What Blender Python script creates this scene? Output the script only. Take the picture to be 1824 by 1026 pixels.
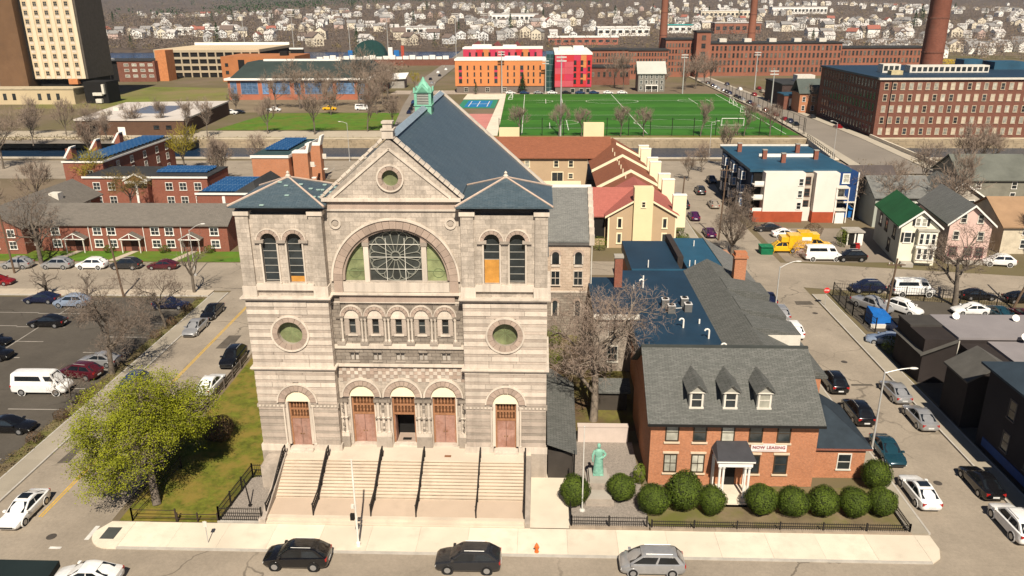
import bpy, bmesh, math, random
from mathutils import Vector, Matrix
from mathutils.geometry import tessellate_polygon
R = math.radians
for o in list(bpy.data.objects): bpy.data.objects.remove(o)
scene = bpy.context.scene
COL = scene.collection
# ------------------------------------------------------------------ camera
cam = bpy.data.cameras.new("camera"); cam.sensor_width = 36.0; cam.lens = 1400/1824*36
cam.clip_start = 1.0; cam.clip_end = 20000
camo = bpy.data.objects.new("camera", cam); COL.objects.link(camo); scene.camera = camo
def aim(pitch, yaw, roll, pos):
    cp, sp, cy, sy = math.cos(pitch), math.sin(pitch), math.cos(yaw), math.sin(yaw)
    f = Vector((-sy*cp, cy*cp, -sp)); r = Vector((cy, sy, 0)); u = r.cross(f)
    r2 = r*math.cos(roll)+u*math.sin(roll); u2 = u*math.cos(roll)-r*math.sin(roll)
    m = Matrix((r2, u2, -f)).transposed().to_4x4(); m.translation = pos
    return m
camo.matrix_world = aim(R(19.7), R(2.15), R(-0.34), (0, 0, 38))
# ------------------------------------------------------------------ light
SUN_EL, SUN_AZ = R(48), R(172.5)          # azimuth clockwise from +Y
world = bpy.data.worlds.new("World"); scene.world = world; world.use_nodes = True
wn = world.node_tree; sky = wn.nodes.new("ShaderNodeTexSky"); sky.sky_type = 'NISHITA'; sky.sun_disc = False
sky.sun_elevation = SUN_EL; sky.sun_rotation = SUN_AZ; sky.air_density = 0.55; sky.dust_density = 0.2
bg = wn.nodes["Background"]; bg.inputs[1].default_value = 0.05; wn.links.new(sky.outputs[0], bg.inputs[0])
sl = bpy.data.lights.new("sun", 'SUN'); sl.energy = 5.0; sl.angle = R(0.5); sl.color = (1.0, 0.9, 0.76)
so = bpy.data.objects.new("sun", sl); COL.objects.link(so)
sd = Vector((math.sin(SUN_AZ)*math.cos(SUN_EL), math.cos(SUN_AZ)*math.cos(SUN_EL), math.sin(SUN_EL)))
so.location = sd*200; so.rotation_euler = sd.to_track_quat('Z', 'Y').to_euler()
vs = scene.view_settings; vs.view_transform = 'Standard'; vs.look = 'None'; vs.gamma = 1; vs.exposure = 0.5; vs.use_curve_mapping = False
scene.render.engine = 'CYCLES'; scene.cycles.max_bounces = 5; scene.cycles.diffuse_bounces = 2; scene.cycles.glossy_bounces = 2
scene.cycles.transparent_max_bounces = 6; scene.render.resolution_x = 1024; scene.render.resolution_y = 576
# ------------------------------------------------------------------ materials
MATS = {}
def nodes(name):
    m = bpy.data.materials.new(name); m.use_nodes = True; nt = m.node_tree
    return m, nt, nt.nodes["Principled BSDF"]
def N(nt, t, **k):
    n = nt.nodes.new(t)
    for a, v in k.items():
        if a.startswith("i_"): n.inputs[a[2:].replace("_", " ")].default_value = v
        else: setattr(n, a, v)
    return n
def c4(c, k=1.0): return (min(1, c[0]*k), min(1, c[1]*k), min(1, c[2]*k), 1)
def mixc(nt, fac, a, b, blend='MIX'):
    n = nt.nodes.new("ShaderNodeMix"); n.data_type = 'RGBA'; n.blend_type = blend
    for s, v in ((0, fac), (6, a), (7, b)):
        if isinstance(v, (tuple, list, float, int)): n.inputs[s].default_value = v
        else: nt.links.new(v, n.inputs[s])
    return n.outputs[2]
def ramp(nt, src, p0, p1, c0=(0,0,0,1), c1=(1,1,1,1)):
    r = nt.nodes.new("ShaderNodeValToRGB"); e = r.color_ramp.elements
    e[0].position = p0; e[1].position = p1; e[0].color = c0; e[1].color = c1
    nt.links.new(src, r.inputs[0]); return r.outputs[0]
def noise(nt, vec, scale, detail=4, rough=.6):
    n = N(nt, "ShaderNodeTexNoise", i_Scale=scale, i_Detail=detail, i_Roughness=rough); nt.links.new(vec, n.inputs[0]); return n.outputs[0]
def setspec(b, rough, spec=.3, metal=0):
    b.inputs["Roughness"].default_value = rough; b.inputs["Specular IOR Level"].default_value = spec; b.inputs["Metallic"].default_value = metal
def bumpit(nt, b, h, strength, dist=.05):
    n = N(nt, "ShaderNodeBump"); n.inputs["Strength"].default_value = strength; n.inputs["Distance"].default_value = dist
    nt.links.new(h, n.inputs["Height"]); nt.links.new(n.outputs[0], b.inputs["Normal"])
def streaks(nt, pos, c, col, amount):
    """rain-washed soot: long vertical runs of dirt"""
    v = N(nt, "ShaderNodeVectorMath", operation='MULTIPLY'); v.inputs[1].default_value = (1.5, 1.5, .13); nt.links.new(pos, v.inputs[0])
    f = ramp(nt, noise(nt, v.outputs[0], 1.1, 6, .65), .47, .72, (0, 0, 0, 1), (amount,)*3+(1,))
    return mixc(nt, f, c, (.17, .145, .12, 1))
def M(name, col, rough=.85, var=.18, scale=.8, spec=.25, metal=0, bump=0, bscale=12, rand=0, stain=0, col2=None, streak=0):
    """plain surface: base colour, soft world-space variation, optional second colour in patches, per-object variation"""
    if name in MATS: return MATS[name]
    m, nt, b = nodes(name); setspec(b, rough, spec, metal)
    pos = N(nt, "ShaderNodeNewGeometry").outputs["Position"]
    n1 = noise(nt, pos, scale, 5, .65)
    c = mixc(nt, ramp(nt, n1, .3, .72), c4(col, 1-var), c4(col, 1+var))
    if col2:
        c = mixc(nt, ramp(nt, noise(nt, pos, scale*.33, 6, .7), .44, .6), c, c4(col2))
    if stain:
        c = mixc(nt, ramp(nt, noise(nt, pos, scale*.25, 7, .75), .48, .75, (0,0,0,1), (stain, stain, stain, 1)), c, c4(col, .45))
    if streak: c = streaks(nt, pos, c, col, streak)
    if rand:
        oi = N(nt, "ShaderNodeObjectInfo").outputs["Random"]
        c = mixc(nt, 1.0, c, ramp(nt, oi, 0, 1, (1-rand,)*3+(1,), (1+rand*.6,)*3+(1,)), 'MULTIPLY')
    nt.links.new(c, b.inputs["Base Color"])
    if bump: bumpit(nt, b, noise(nt, pos, bscale, 5, .7), bump, .06)
    MATS[name] = m; return m
def wallvec(nt, sx=1.0):
    """u = x + y, v = z: the courses run along any axis-aligned wall"""
    pos = N(nt, "ShaderNodeNewGeometry").outputs["Position"]
    s = N(nt, "ShaderNodeSeparateXYZ"); nt.links.new(pos, s.inputs[0])
    a = N(nt, "ShaderNodeMath", operation='ADD'); nt.links.new(s.outputs[0], a.inputs[0]); nt.links.new(s.outputs[1], a.inputs[1])
    c = N(nt, "ShaderNodeCombineXYZ"); nt.links.new(a.outputs[0], c.inputs[0]); nt.links.new(s.outputs[2], c.inputs[1])
    return pos, c.outputs[0]
def BR(name, c1, c2, mortar, bw=.22, bh=.075, ms=.012, rough=.9, bump=.4, stain=.35, bias=0, roof=False, streak=0):
    """coursed masonry or shingles: joints, piece to piece colour, weather stains"""
    if name in MATS: return MATS[name]
    m, nt, b = nodes(name); setspec(b, rough, .2)
    pos, v = wallvec(nt)
    if roof:
        s = N(nt, "ShaderNodeSeparateXYZ"); nt.links.new(pos, s.inputs[0])
        a = N(nt, "ShaderNodeMath", operation='ADD'); nt.links.new(s.outputs[1], a.inputs[0]); nt.links.new(s.outputs[2], a.inputs[1])
        c = N(nt, "ShaderNodeCombineXYZ"); nt.links.new(s.outputs[0], c.inputs[0]); nt.links.new(a.outputs[0], c.inputs[1]); v = c.outputs[0]
    t = N(nt, "ShaderNodeTexBrick"); nt.links.new(v, t.inputs["Vector"])
    t.inputs["Color1"].default_value = c4(c1); t.inputs["Color2"].default_value = c4(c2); t.inputs["Mortar"].default_value = c4(mortar)
    t.inputs["Scale"].default_value = 1; t.inputs["Mortar Size"].default_value = ms; t.inputs["Brick Width"].default_value = bw
    t.inputs["Row Height"].default_value = bh; t.inputs["Bias"].default_value = bias; t.inputs["Mortar Smooth"].default_value = .3
    c = t.outputs[0]
    n1 = noise(nt, pos, .5, 6, .7); n2 = noise(nt, pos, 6, 4, .6)
    c = mixc(nt, ramp(nt, n1, .42, .75, (0,0,0,1), (stain,)*3+(1,)), c, c4(c1, .4))
    c = mixc(nt, 1.0, c, ramp(nt, n2, .2, .8, (.78, .78, .78, 1), (1.22, 1.22, 1.22, 1)), 'MULTIPLY')
    if streak: c = streaks(nt, pos, c, c1, streak)
    nt.links.new(c, b.inputs["Base Color"])
    if bump: bumpit(nt, b, t.outputs[1], -bump, .02)
    MATS[name] = m; return m
def GLASS(name, col, rough=.08, spec=.6):
    if name in MATS: return MATS[name]
    m, nt, b = nodes(name); setspec(b, rough, spec)
    pos = N(nt, "ShaderNodeNewGeometry").outputs["Position"]
    oi = N(nt, "ShaderNodeObjectInfo").outputs["Random"]
    c = mixc(nt, ramp(nt, noise(nt, pos, .9, 3), .35, .7), c4(col, .6), c4(col, 1.3))
    c = mixc(nt, 1.0, c, ramp(nt, oi, 0, 1, (.6, .6, .6, 1), (1.5, 1.5, 1.5, 1)), 'MULTIPLY')
    nt.links.new(c, b.inputs["Base Color"]); MATS[name] = m; return m
def PAINT(name, col, rough=.25, metal=.0):
    if name in MATS: return MATS[name]
    m, nt, b = nodes(name); setspec(b, rough, .5, metal)
    pos = N(nt, "ShaderNodeNewGeometry").outputs["Position"]
    nt.links.new(mixc(nt, ramp(nt, noise(nt, pos, 2.5, 4), .3, .7), c4(col, .88), c4(col, 1.08)), b.inputs["Base Color"])
    b.inputs["Coat Weight"].default_value = .6; b.inputs["Coat Roughness"].default_value = .06
    MATS[name] = m; return m
def LEAF(name, c1, c2, rand=.3):
    if name in MATS: return MATS[name]
    m, nt, b = nodes(name); setspec(b, .7, .2)
    g = N(nt, "ShaderNodeNewGeometry")
    c = mixc(nt, g.outputs["Random Per Island"], c4(c1), c4(c2))
    c = mixc(nt, ramp(nt, noise(nt, g.outputs["Position"], .9, 3), .35, .65), c, c4(c1, .75))
    nt.links.new(c, b.inputs["Base Color"]); b.inputs["Subsurface Weight"].default_value = 0
    MATS[name] = m; return m
def CRACK(name, col):
    """worn asphalt: patches, oil, tar-sealed cracks"""
    m, nt, b = nodes(name); setspec(b, .95, .2)
    pos = N(nt, "ShaderNodeNewGeometry").outputs["Position"]
    c = mixc(nt, ramp(nt, noise(nt, pos, .16, 6, .7), .3, .7), c4(col, .8), c4(col, 1.18))
    c = mixc(nt, 1.0, c, ramp(nt, noise(nt, pos, 3.5, 5, .8), .25, .75, (.84, .84, .84, 1), (1.14, 1.14, 1.14, 1)), 'MULTIPLY')
    ad = N(nt, "ShaderNodeVectorMath", operation='ADD'); nt.links.new(pos, ad.inputs[0])
    wn_ = N(nt, "ShaderNodeTexNoise", i_Scale=.35, i_Detail=5.0); nt.links.new(pos, wn_.inputs[0])
    sc = N(nt, "ShaderNodeVectorMath", operation='SCALE'); sc.inputs["Scale"].default_value = 3.0; nt.links.new(wn_.outputs[1], sc.inputs[0]); nt.links.new(sc.outputs[0], ad.inputs[1])
    v = N(nt, "ShaderNodeTexVoronoi", feature='DISTANCE_TO_EDGE', i_Scale=.11); nt.links.new(ad.outputs[0], v.inputs[0])
    crk = ramp(nt, v.outputs[0], .004, .012, (.75, .75, .75, 1), (0, 0, 0, 1)); gate = ramp(nt, noise(nt, pos, .07, 2), .48, .6)
    c = mixc(nt, mixc(nt, 1.0, crk, gate, 'MULTIPLY'), c, c4(col, .35))
    c = mixc(nt, ramp(nt, noise(nt, pos, .55, 4, .6), .66, .78, (0, 0, 0, 1), (.6, .6, .6, 1)), c, c4(col, .42))
    nt.links.new(c, b.inputs["Base Color"]); bumpit(nt, b, noise(nt, pos, 28, 4), .15, .03); MATS[name] = m; return m
# ------------------------------------------------------------------ objects
def props(o, label=None, cat=None, group=None, kind=None):
    if label: o["label"] = label
    if cat: o["category"] = cat
    if group: o["group"] = group
    if kind: o["kind"] = kind
    return o
def link(name, me, parent=None, loc=(0,0,0), rot=None):
    o = bpy.data.objects.new(name, me); COL.objects.link(o); o.location = loc
    if rot: o.rotation_euler = rot
    if parent is not None: o.parent = parent
    return o
class MB:
    """collects faces with material slots; build() links ONE mesh object"""
    def __init__(s): s.v = []; s.f = []; s.m = []; s.mi = 0
    def slot(s, i): s.mi = i; return s
    def face(s, pts):
        n = len(s.v); s.v += [tuple(p) for p in pts]; s.f.append(tuple(range(n, n+len(pts)))); s.m.append(s.mi)
    def idx(s, pts, faces):
        n = len(s.v); s.v += [tuple(p) for p in pts]
        for f in faces: s.f.append(tuple(n+i for i in f)); s.m.append(s.mi)
    def box(s, x0, x1, y0, y1, z0, z1):
        s.idx([(x0,y0,z0),(x1,y0,z0),(x1,y1,z0),(x0,y1,z0),(x0,y0,z1),(x1,y0,z1),(x1,y1,z1),(x0,y1,z1)],
              [(0,3,2,1),(4,5,6,7),(0,1,5,4),(1,2,6,5),(2,3,7,6),(3,0,4,7)]); return s
    def hexa(s, p): s.idx(p, [(0,3,2,1),(4,5,6,7),(0,1,5,4),(1,2,6,5),(2,3,7,6),(3,0,4,7)]); return s
    def tube(s, a, b, r0, r1=None, n=6, cap=True):
        r1 = r0 if r1 is None else r1
        a = Vector(a); b = Vector(b); d = (b-a)
        if d.length < 1e-6: return s
        d.normalize(); u = d.orthogonal().normalized(); w = d.cross(u)
        P = []
        for c, r in ((a, r0), (b, r1)):
            for i in range(n):
                t = 2*math.pi*i/n; P.append(c+(u*math.cos(t)+w*math.sin(t))*r)
        F = [(i, (i+1) % n, n+(i+1) % n, n+i) for i in range(n)]
        if cap: F += [tuple(range(n-1, -1, -1)), tuple(range(n, 2*n))]
        s.idx(P, F); return s
    def lathe(s, prof, n=12, c=(0,0,0)):
        P = []; k = len(prof)
        for r, z in prof:
            for i in range(n):
                t = 2*math.pi*i/n; P.append((c[0]+r*math.cos(t), c[1]+r*math.sin(t), c[2]+z))
        F = [(j*n+i, j*n+(i+1) % n, (j+1)*n+(i+1) % n, (j+1)*n+i) for j in range(k-1) for i in range(n)]
        F += [tuple(range(n-1, -1, -1)), tuple(range((k-1)*n, k*n))]
        s.idx(P, F); return s
    def prism(s, poly, y0, y1, holes=()):
        """(x,z) outline extruded along y from y0 (front) to y1; holes are open right through"""
        loops = [list(poly)]+[list(h) for h in holes]
        tris = tessellate_polygon([[Vector((x, z, 0)) for x, z in l] for l in loops])
        flat = [p for l in loops for p in l]; n = len(flat)
        P = [(x, y0, z) for x, z in flat]+[(x, y1, z) for x, z in flat]; F = []
        for t in tris:
            a, b, c = [flat[i] for i in t]
            if (b[0]-a[0])*(c[1]-a[1])-(b[1]-a[1])*(c[0]-a[0]) < 0: t = (t[0], t[2], t[1])
            F.append((t[0], t[1], t[2])); F.append((t[2]+n, t[1]+n, t[0]+n))
        o = 0
        for l in loops:
            k = len(l)
            for i in range(k):
                j = (i+1) % k; F.append((o+j, o+i, n+o+i, n+o+j))
            o += k
        s.idx(P, F); return s
    def mesh(s, name, mats, smooth=False, fix=True):
        me = bpy.data.meshes.new(name); me.from_pydata(s.v, [], s.f)
        for m in (mats if isinstance(mats, (list, tuple)) else [mats]):
            if m: me.materials.append(m)
        if any(s.m): me.polygons.foreach_set("material_index", s.m)
        if fix:
            bm = bmesh.new(); bm.from_mesh(me); bmesh.ops.recalc_face_normals(bm, faces=bm.faces); bm.to_mesh(me); bm.free()
        if smooth: me.polygons.foreach_set("use_smooth", [True]*len(me.polygons))
        me.update(); return me
    def build(s, name, mats, parent=None, loc=(0,0,0), rot=None, smooth=False, fix=True):
        return link(name, s.mesh(name, mats, smooth, fix), parent, loc, rot)
CACHE = {}
def bxmesh(dx, dy, dz, mat):
    k = (round(dx, 3), round(dy, 3), round(dz, 3), mat.name)
    if k not in CACHE: CACHE[k] = MB().box(-dx/2, dx/2, -dy/2, dy/2, -dz/2, dz/2).mesh("block", mat, fix=False)
    return CACHE[k]
def box(name, parent, x0, x1, y0, y1, z0, z1, mat, kind=None):
    o = link(name, bxmesh(x1-x0, y1-y0, z1-z0, mat), parent, ((x0+x1)/2, (y0+y1)/2, (z0+z1)/2))
    if kind: o["kind"] = kind
    return o
def thing(name, label, cat, loc=(0,0,0), rz=0, group=None):
    o = bpy.data.objects.new(name, None); COL.objects.link(o); o.location = loc; o.rotation_euler = (0, 0, rz)
    o.empty_display_size = .3
    return props(o, label, cat, group)
def copytree(o, parent=None):
    c = o.copy(); COL.objects.link(c); c.parent = parent
    for ch in KIDS.get(o.name, ()): copytree(ch, c)
    return c
KIDS = {}
def index_kids(root):
    for o in [root]+list(root.children_recursive): KIDS[o.name] = list(o.children)
def arc(cx, cz, r, a0, a1, n): return [(cx+r*math.cos(R(a0+(a1-a0)*i/n)), cz+r*math.sin(R(a0+(a1-a0)*i/n))) for i in range(n+1)]
def circ(cx, cz, r, n=24): return arc(cx, cz, r, 0, 360, n)[:-1]
def archpoly(cx, z0, zs, hw, n=12): return [(cx-hw, z0), (cx+hw, z0)]+arc(cx, zs, hw, 0, 180, n)
def gable_roof(mb, x0, x1, y0, y1, ze, zr, axis='x', t=.18):
    """two slabs meeting in a ridge along axis; x0..y1 already include the overhang"""
    if axis == 'x':
        ym = (y0+y1)/2
        for ya in (y0, y1):
            mb.hexa([(x0,ya,ze-t),(x1,ya,ze-t),(x1,ym,zr-t),(x0,ym,zr-t),(x0,ya,ze),(x1,ya,ze),(x1,ym,zr),(x0,ym,zr)])
    else:
        xm = (x0+x1)/2
        for xa in (x0, x1):
            mb.hexa([(xa,y0,ze-t),(xa,y1,ze-t),(xm,y1,zr-t),(xm,y0,zr-t),(xa,y0,ze),(xa,y1,ze),(xm,y1,zr),(xm,y0,zr)])
    return mb
def hip_roof(mb, x0, x1, y0, y1, ze, zr, inset):
    w = min(x1-x0, y1-y0)/2; ym = (y0+y1)/2; xm = (x0+x1)/2
    a = (x0+inset, ym, zr) if x1-x0 >= y1-y0 else (xm, y0+inset, zr); b = (x1-inset, ym, zr) if x1-x0 >= y1-y0 else (xm, y1-inset, zr)
    p = [(x0,y0,ze),(x1,y0,ze),(x1,y1,ze),(x0,y1,ze), a, b]
    F = [(0,1,5,4),(1,2,5),(2,3,4,5),(3,0,4),(3,2,1,0)] if x1-x0 >= y1-y0 else [(0,1,4),(1,2,5,4),(2,3,5),(3,0,4,5),(3,2,1,0)]
    mb.idx(p, F); return mb
# window facing -y in its own frame: origin bottom centre on the wall face
WIN = {}
def window(parent, x, y, z, w, h, fm, gm, rz=0, nx=1, ny=2, fr=.09, sill=True, one=False, proud=.05, label=None):
    k = (round(w,2), round(h,2), fm.name, gm.name, nx, ny, fr, sill, one, proud)
    if k not in WIN:
        f = MB(); p = proud
        f.box(-w/2-fr, -w/2, -p, .02, 0, h); f.box(w/2, w/2+fr, -p, .02, 0, h); f.box(-w/2-fr, w/2+fr, -p-.003, .02, h, h+fr*1.3)
        f.box(-w/2-fr-(.06 if sill else 0), w/2+fr+(.06 if sill else 0), -p-(.07 if sill else .003), .02, -fr*1.2, 0)
        for i in range(1, nx): f.box(-w/2+w*i/nx-.025, -w/2+w*i/nx+.025, -p*.7, .02, 0, h)
        for i in range(1, ny): f.box(-w/2, w/2, -p*.75, .02, h*i/ny-.03, h*i/ny+.03)
        if one:
            f.slot(1).box(-w/2, w/2, -p*.3, .015, 0, h); WIN[k] = (f.mesh("window", [fm, gm], fix=False), None)
        else:
            WIN[k] = (f.mesh("window", fm, fix=False), MB().box(-w/2, w/2, -p*.3, .015, 0, h).mesh("pane", gm, fix=False))
    me, pa = WIN[k]
    o = link("window", me, parent, (x, y, z), (0, 0, rz))
    if pa: link("pane", pa, o)
    return o
def sheet(name, poly, z, mat, kind="structure", parent=None):
    mb = MB(); mb.face([(x, y, z) for x, y in poly]); o = mb.build(name, mat, parent, fix=False)
    me = o.data
    if me.polygons[0].normal.z < 0: me.flip_normals()
    if kind and parent is None: o["kind"] = kind
    return o
def rect(x0, x1, y0, y1): return [(x0, y0), (x1, y0), (x1, y1), (x0, y1)]
# ------------------------------------------------------------------ palette
asphalt = CRACK("asphalt_worn", (.29, .245, .19))
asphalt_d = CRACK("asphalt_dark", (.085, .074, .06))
concrete = M("concrete_pale", (.68, .6, .475), .9, .14, .7, rand=.1, stain=.4, bump=.1, bscale=20)
concrete_g = M("concrete_grey", (.36, .33, .28), .9, .15, .5, stain=.35)
kerbm = M("kerb_granite", (.42, .39, .34), .9, .15, 1.5)
paintw = M("road_paint_white", (.62, .6, .55), .8, .25, 2.0, stain=.4)
painty = M("road_paint_yellow", (.60, .36, .03), .8, .25, 2.0, stain=.35)
brick_o = BR("brick_orange", (.50, .185, .08), (.41, .145, .062), (.38, .26, .18), .24, .085, .012, stain=.22)
brick_r = BR("brick_red", (.27, .072, .038), (.21, .052, .03), (.26, .17, .13), .24, .085, .012, stain=.25)
brick_m = BR("brick_mill", (.205, .075, .048), (.155, .055, .036), (.2, .12, .09), .3, .1, .012, stain=.4)
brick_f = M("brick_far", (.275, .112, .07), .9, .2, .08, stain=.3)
white = M("white_paint", (.8, .77, .7), .6, .06, 1.2)
white_d = M("white_aged", (.62, .58, .5), .7, .12, 1.2)
shingle = BR("shingle_grey", (.105, .108, .098), (.15, .15, .138), (.055, .057, .052), .5, .17, .02, bump=.5, stain=.2, roof=True)
shingle_l = BR("shingle_pale", (.2, .2, .185), (.15, .15, .14), (.1, .1, .095), .5, .17, .02, bump=.4, stain=.2, roof=True)
shingle_b = BR("shingle_brown", (.145, .13, .11), (.18, .16, .135), (.09, .08, .07), .6, .2, .02, bump=.3, stain=.2, roof=True)
flat_navy = M("membrane_navy", (.012, .035, .062), .55, .25, .25, spec=.5, stain=.3)
flat_teal = M("membrane_blue", (.018, .075, .125), .55, .25, .25, spec=.5, stain=.3)
black_iron = M("black_iron", (.012, .01, .009), .6, .2, 2, spec=.4)
dark = M("dark_void", (.012, .011, .01), .9, .2, 2)
glass = GLASS("window_glass", (.03, .036, .038))
glass_l = GLASS("window_blind", (.34, .33, .27), .5, .3)
glass_b = GLASS("window_blue", (.12, .21, .36), .12, .7)
steel = M("galvanised_steel", (.5, .49, .46), .45, .1, 3, metal=.3, spec=.5)
woodpole = M("pole_wood", (.13, .085, .055), .9, .2, 2)
grass_m = M("grass_lawn", (.115, .125, .014), .95, .45, 1.3, col2=(.2, .15, .03), bump=.5, bscale=9)
grass_g = M("grass_green", (.075, .16, .012), .95, .3, .35, col2=(.12, .14, .02), bump=.4, bscale=6)
gravel_m = M("gravel_grey", (.27, .235, .2), .95, .35, 9, bump=.6, bscale=25)
dirt = M("bare_soil", (.17, .13, .075), .95, .3, .5, col2=(.12, .12, .03), bump=.3)
bark = M("bark_grey", (.14, .115, .09), .95, .3, 3, bump=.4)
twig = M("twig_brown", (.175, .135, .105), .95, .25, .6)
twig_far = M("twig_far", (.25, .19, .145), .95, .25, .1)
solar = None
def solar_mat():
    m, nt, b = nodes("solar_cells"); setspec(b, .18, .6)
    pos = N(nt, "ShaderNodeNewGeometry").outputs["Position"]
    t = N(nt, "ShaderNodeTexBrick"); nt.links.new(pos, t.inputs[0]); t.offset = 0
    t.inputs["Scale"].default_value = 1; t.inputs["Brick Width"].default_value = 1.0; t.inputs["Row Height"].default_value = 1.7
    t.inputs["Mortar Size"].default_value = .03; t.inputs["Color1"].default_value = (.014, .062, .16, 1); t.inputs["Color2"].default_value = (.02, .075, .185, 1)
    t.inputs["Mortar"].default_value = (.12, .2, .3, 1); nt.links.new(t.outputs[0], b.inputs["Base Color"]); return m
solar = solar_mat()
# ================================================================== GROUND
rnd = random.Random(7)
def hills(x, y):
    """height of the far country: flat by the river, then long wooded rises"""
    pts = [(0,0),(790,0),(1000,5),(1400,14),(2000,24),(2800,38),(3800,68),(5000,92),(9000,92)]
    for (a, ha), (b, hb) in zip(pts, pts[1:]):
        if a <= y <= b: h = ha+(hb-ha)*(y-a)/(b-a); break
    else: h = 0
    if y > 790:
        k = min(1, (y-790)/1500)
        h += k*(9*math.sin(x/430+1.3)+6*math.sin(x/190+y/600)+4*math.sin(x/900-y/450))
    return h
def terrain():
    ys = [-300, 0, 60, 120, 206.9, 207, 240, 240.1, 300, 400, 500, 628, 640, 768, 790, 850, 920, 1000, 1100, 1250, 1400, 1600, 1850, 2150, 2500, 2900, 3300, 3800, 4300, 5000, 6500, 9000]
    xs = [-6000, -4200, -3000] + list(range(-2400, 2401, 150)) + [3000, 4200, 6000]
    mb = MB(); P = []
    for y in ys:
        for x in xs:
            z = hills(x, y)
            if 207 <= y <= 240: z = -4
            if 640 <= y <= 768 and x <= 150: z = -6
            P.append((x, y, z))
    n = len(xs); F = [(j*n+i, j*n+i+1, (j+1)*n+i+1, (j+1)*n+i) for j in range(len(ys)-1) for i in range(n-1)]
    mb.idx(P, F)
    gm = M("ground_earth", (.165, .125, .082), .95, .25, .03, col2=(.12, .105, .045), stain=.3); wf = M("woodland_floor", (.095, .072, .055), .95, .2, .006, stain=.3)
    j0 = ys.index(768); mb.m = [1 if k//(n-1) >= j0 else 0 for k in range(len(F))]
    o = mb.build("ground", [gm, wf], smooth=False, fix=False); o["kind"] = "structure"
terrain()
def water(name, x0, x1, y0, y1, z, col, sc):
    m, nt, b = nodes(name+"_surface"); setspec(b, .22, .12)
    b.inputs["Base Color"].default_value = c4(col)
    pos = N(nt, "ShaderNodeNewGeometry").outputs["Position"]
    bumpit(nt, b, noise(nt, pos, sc, 3), .25, .15)
    o = sheet(name, rect(x0, x1, y0, y1), z, m); return o
water("canal_water", -700, 700, 206.9, 240.1, -2.5, (.012, .03, .06), .8)
water("river_water", -3000, 290, 630, 786, -2.2, (.014, .036, .085), .3)
stonewall = BR("canal_stone", (.36, .28, .18), (.28, .21, .13), (.12, .095, .06), 1.1, .45, .05, bump=1, stain=.5)
cw = thing("canal_wall", "long rough fieldstone retaining wall on the field side of the canal", "wall", (0, 239.9, 0))
rows = 5
for r_ in range(rows):
    mb = MB()
    x = -330 + (r_ % 2)*1.1
    while x < 330:
        w = rnd.uniform(1.4, 2.6); d = rnd.uniform(0, .14)
        mb.box(x+.03, x+w-.03, -.5-d, 0, -2.7+r_*.56+.02, -2.7+(r_+1)*.56-.02); x += w
    o = mb.build("stone_course", M("canal_stone_face", (.37, .29, .19), .95, .3, .35, stain=.5), cw, fix=False); o["kind"] = "stuff"
for xa, xb in ((-330, 79.5), (99.5, 330)): box("coping", cw, xa, xb, -.6, 1.1, .11, .36, M("canal_coping", (.5, .42, .3), .9, .15, .5))
cn = thing("quay_wall", "low grey quay wall on the street side of the canal", "wall", (0, 206.9, 0))
box("face", cn, -330, 330, 0, .5, -2.8, .1, concrete_g); [box("coping", cn, xa, xb, -.2, .6, .103, .5, M("quay_coping", (.45, .4, .32), .9, .15, .5)) for xa, xb in ((-330, 76.5), (98, 330))]
# roads
front = sheet("front_street", rect(-160, 160, 26, 47.6), .02, asphalt)
lst = sheet("side_street_west", rect(-44, -33.6, 47.6, 204), .024, asphalt)
sheet("corner_apron_west", rect(-34, -30.5, 47.55, 51.0), .022, asphalt); sheet("corner_apron_east", rect(28, 30.2, 47.55, 51.6), .022, asphalt)
sheet("back_street", [(-160, 104), (-33, 104), (-33, 117), (-160, 117)], .028, asphalt)
sheet("back_street_east", [(-33, 112), (29, 112), (38, 107), (75, 99), (140, 84), (140, 98), (80, 111), (40, 118.5), (-33, 119)], .028, asphalt)
sheet("side_street_east", [(29.8, 47.6), (37.8, 47.6), (37.6, 120), (37.2, 150), (40, 186), (27.6, 186), (27.6, 140), (29.8, 118)], .024, asphalt)
sheet("canal_street", rect(-300, 110, 181, 204.5), .032, asphalt)
sheet("mill_road", [(79, 187), (93.5, 187), (95.5, 240), (95, 300), (91, 470), (85, 470), (85, 300), (82.5, 240)], .31, M("asphalt_pale", (.23, .2, .165), .95, .15, .1, stain=.3))
for nm_, pl_ in (("mill_footway_field_side", [(76, 187), (78.9, 187), (82.4, 240), (84.9, 300), (84.9, 470), (83, 470), (83, 300), (80, 240)]), ("mill_footway_mill_side", [(93.6, 187), (96, 187), (99, 240), (97.6, 300), (93, 470), (91.1, 470), (95.1, 300), (95.6, 240)])): sheet(nm_, pl_, .4, M("footway_pale", (.42, .37, .29), .9, .12, .2, stain=.3))
sheet("bridge_road", [(-47, 243), (-38, 243), (-47, 323), (-56, 430), (-58, 630), (-66, 800), (-74, 800), (-70, 630), (-66, 430), (-56, 323)], .3, M("asphalt_pale", (.3, .27, .22)))
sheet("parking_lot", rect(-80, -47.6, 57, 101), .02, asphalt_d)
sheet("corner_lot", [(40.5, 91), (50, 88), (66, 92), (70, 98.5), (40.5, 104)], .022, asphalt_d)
sheet("rear_lot", rect(38.6, 62, 119, 139), .022, M("lot_sand", (.24, .2, .155), .95, .2, .2, stain=.4))
sheet("campus_lot", rect(-200, -105, 232, 258), .02, M("lot_grey", (.22, .19, .155), .95, .2, .1, stain=.4))
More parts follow.
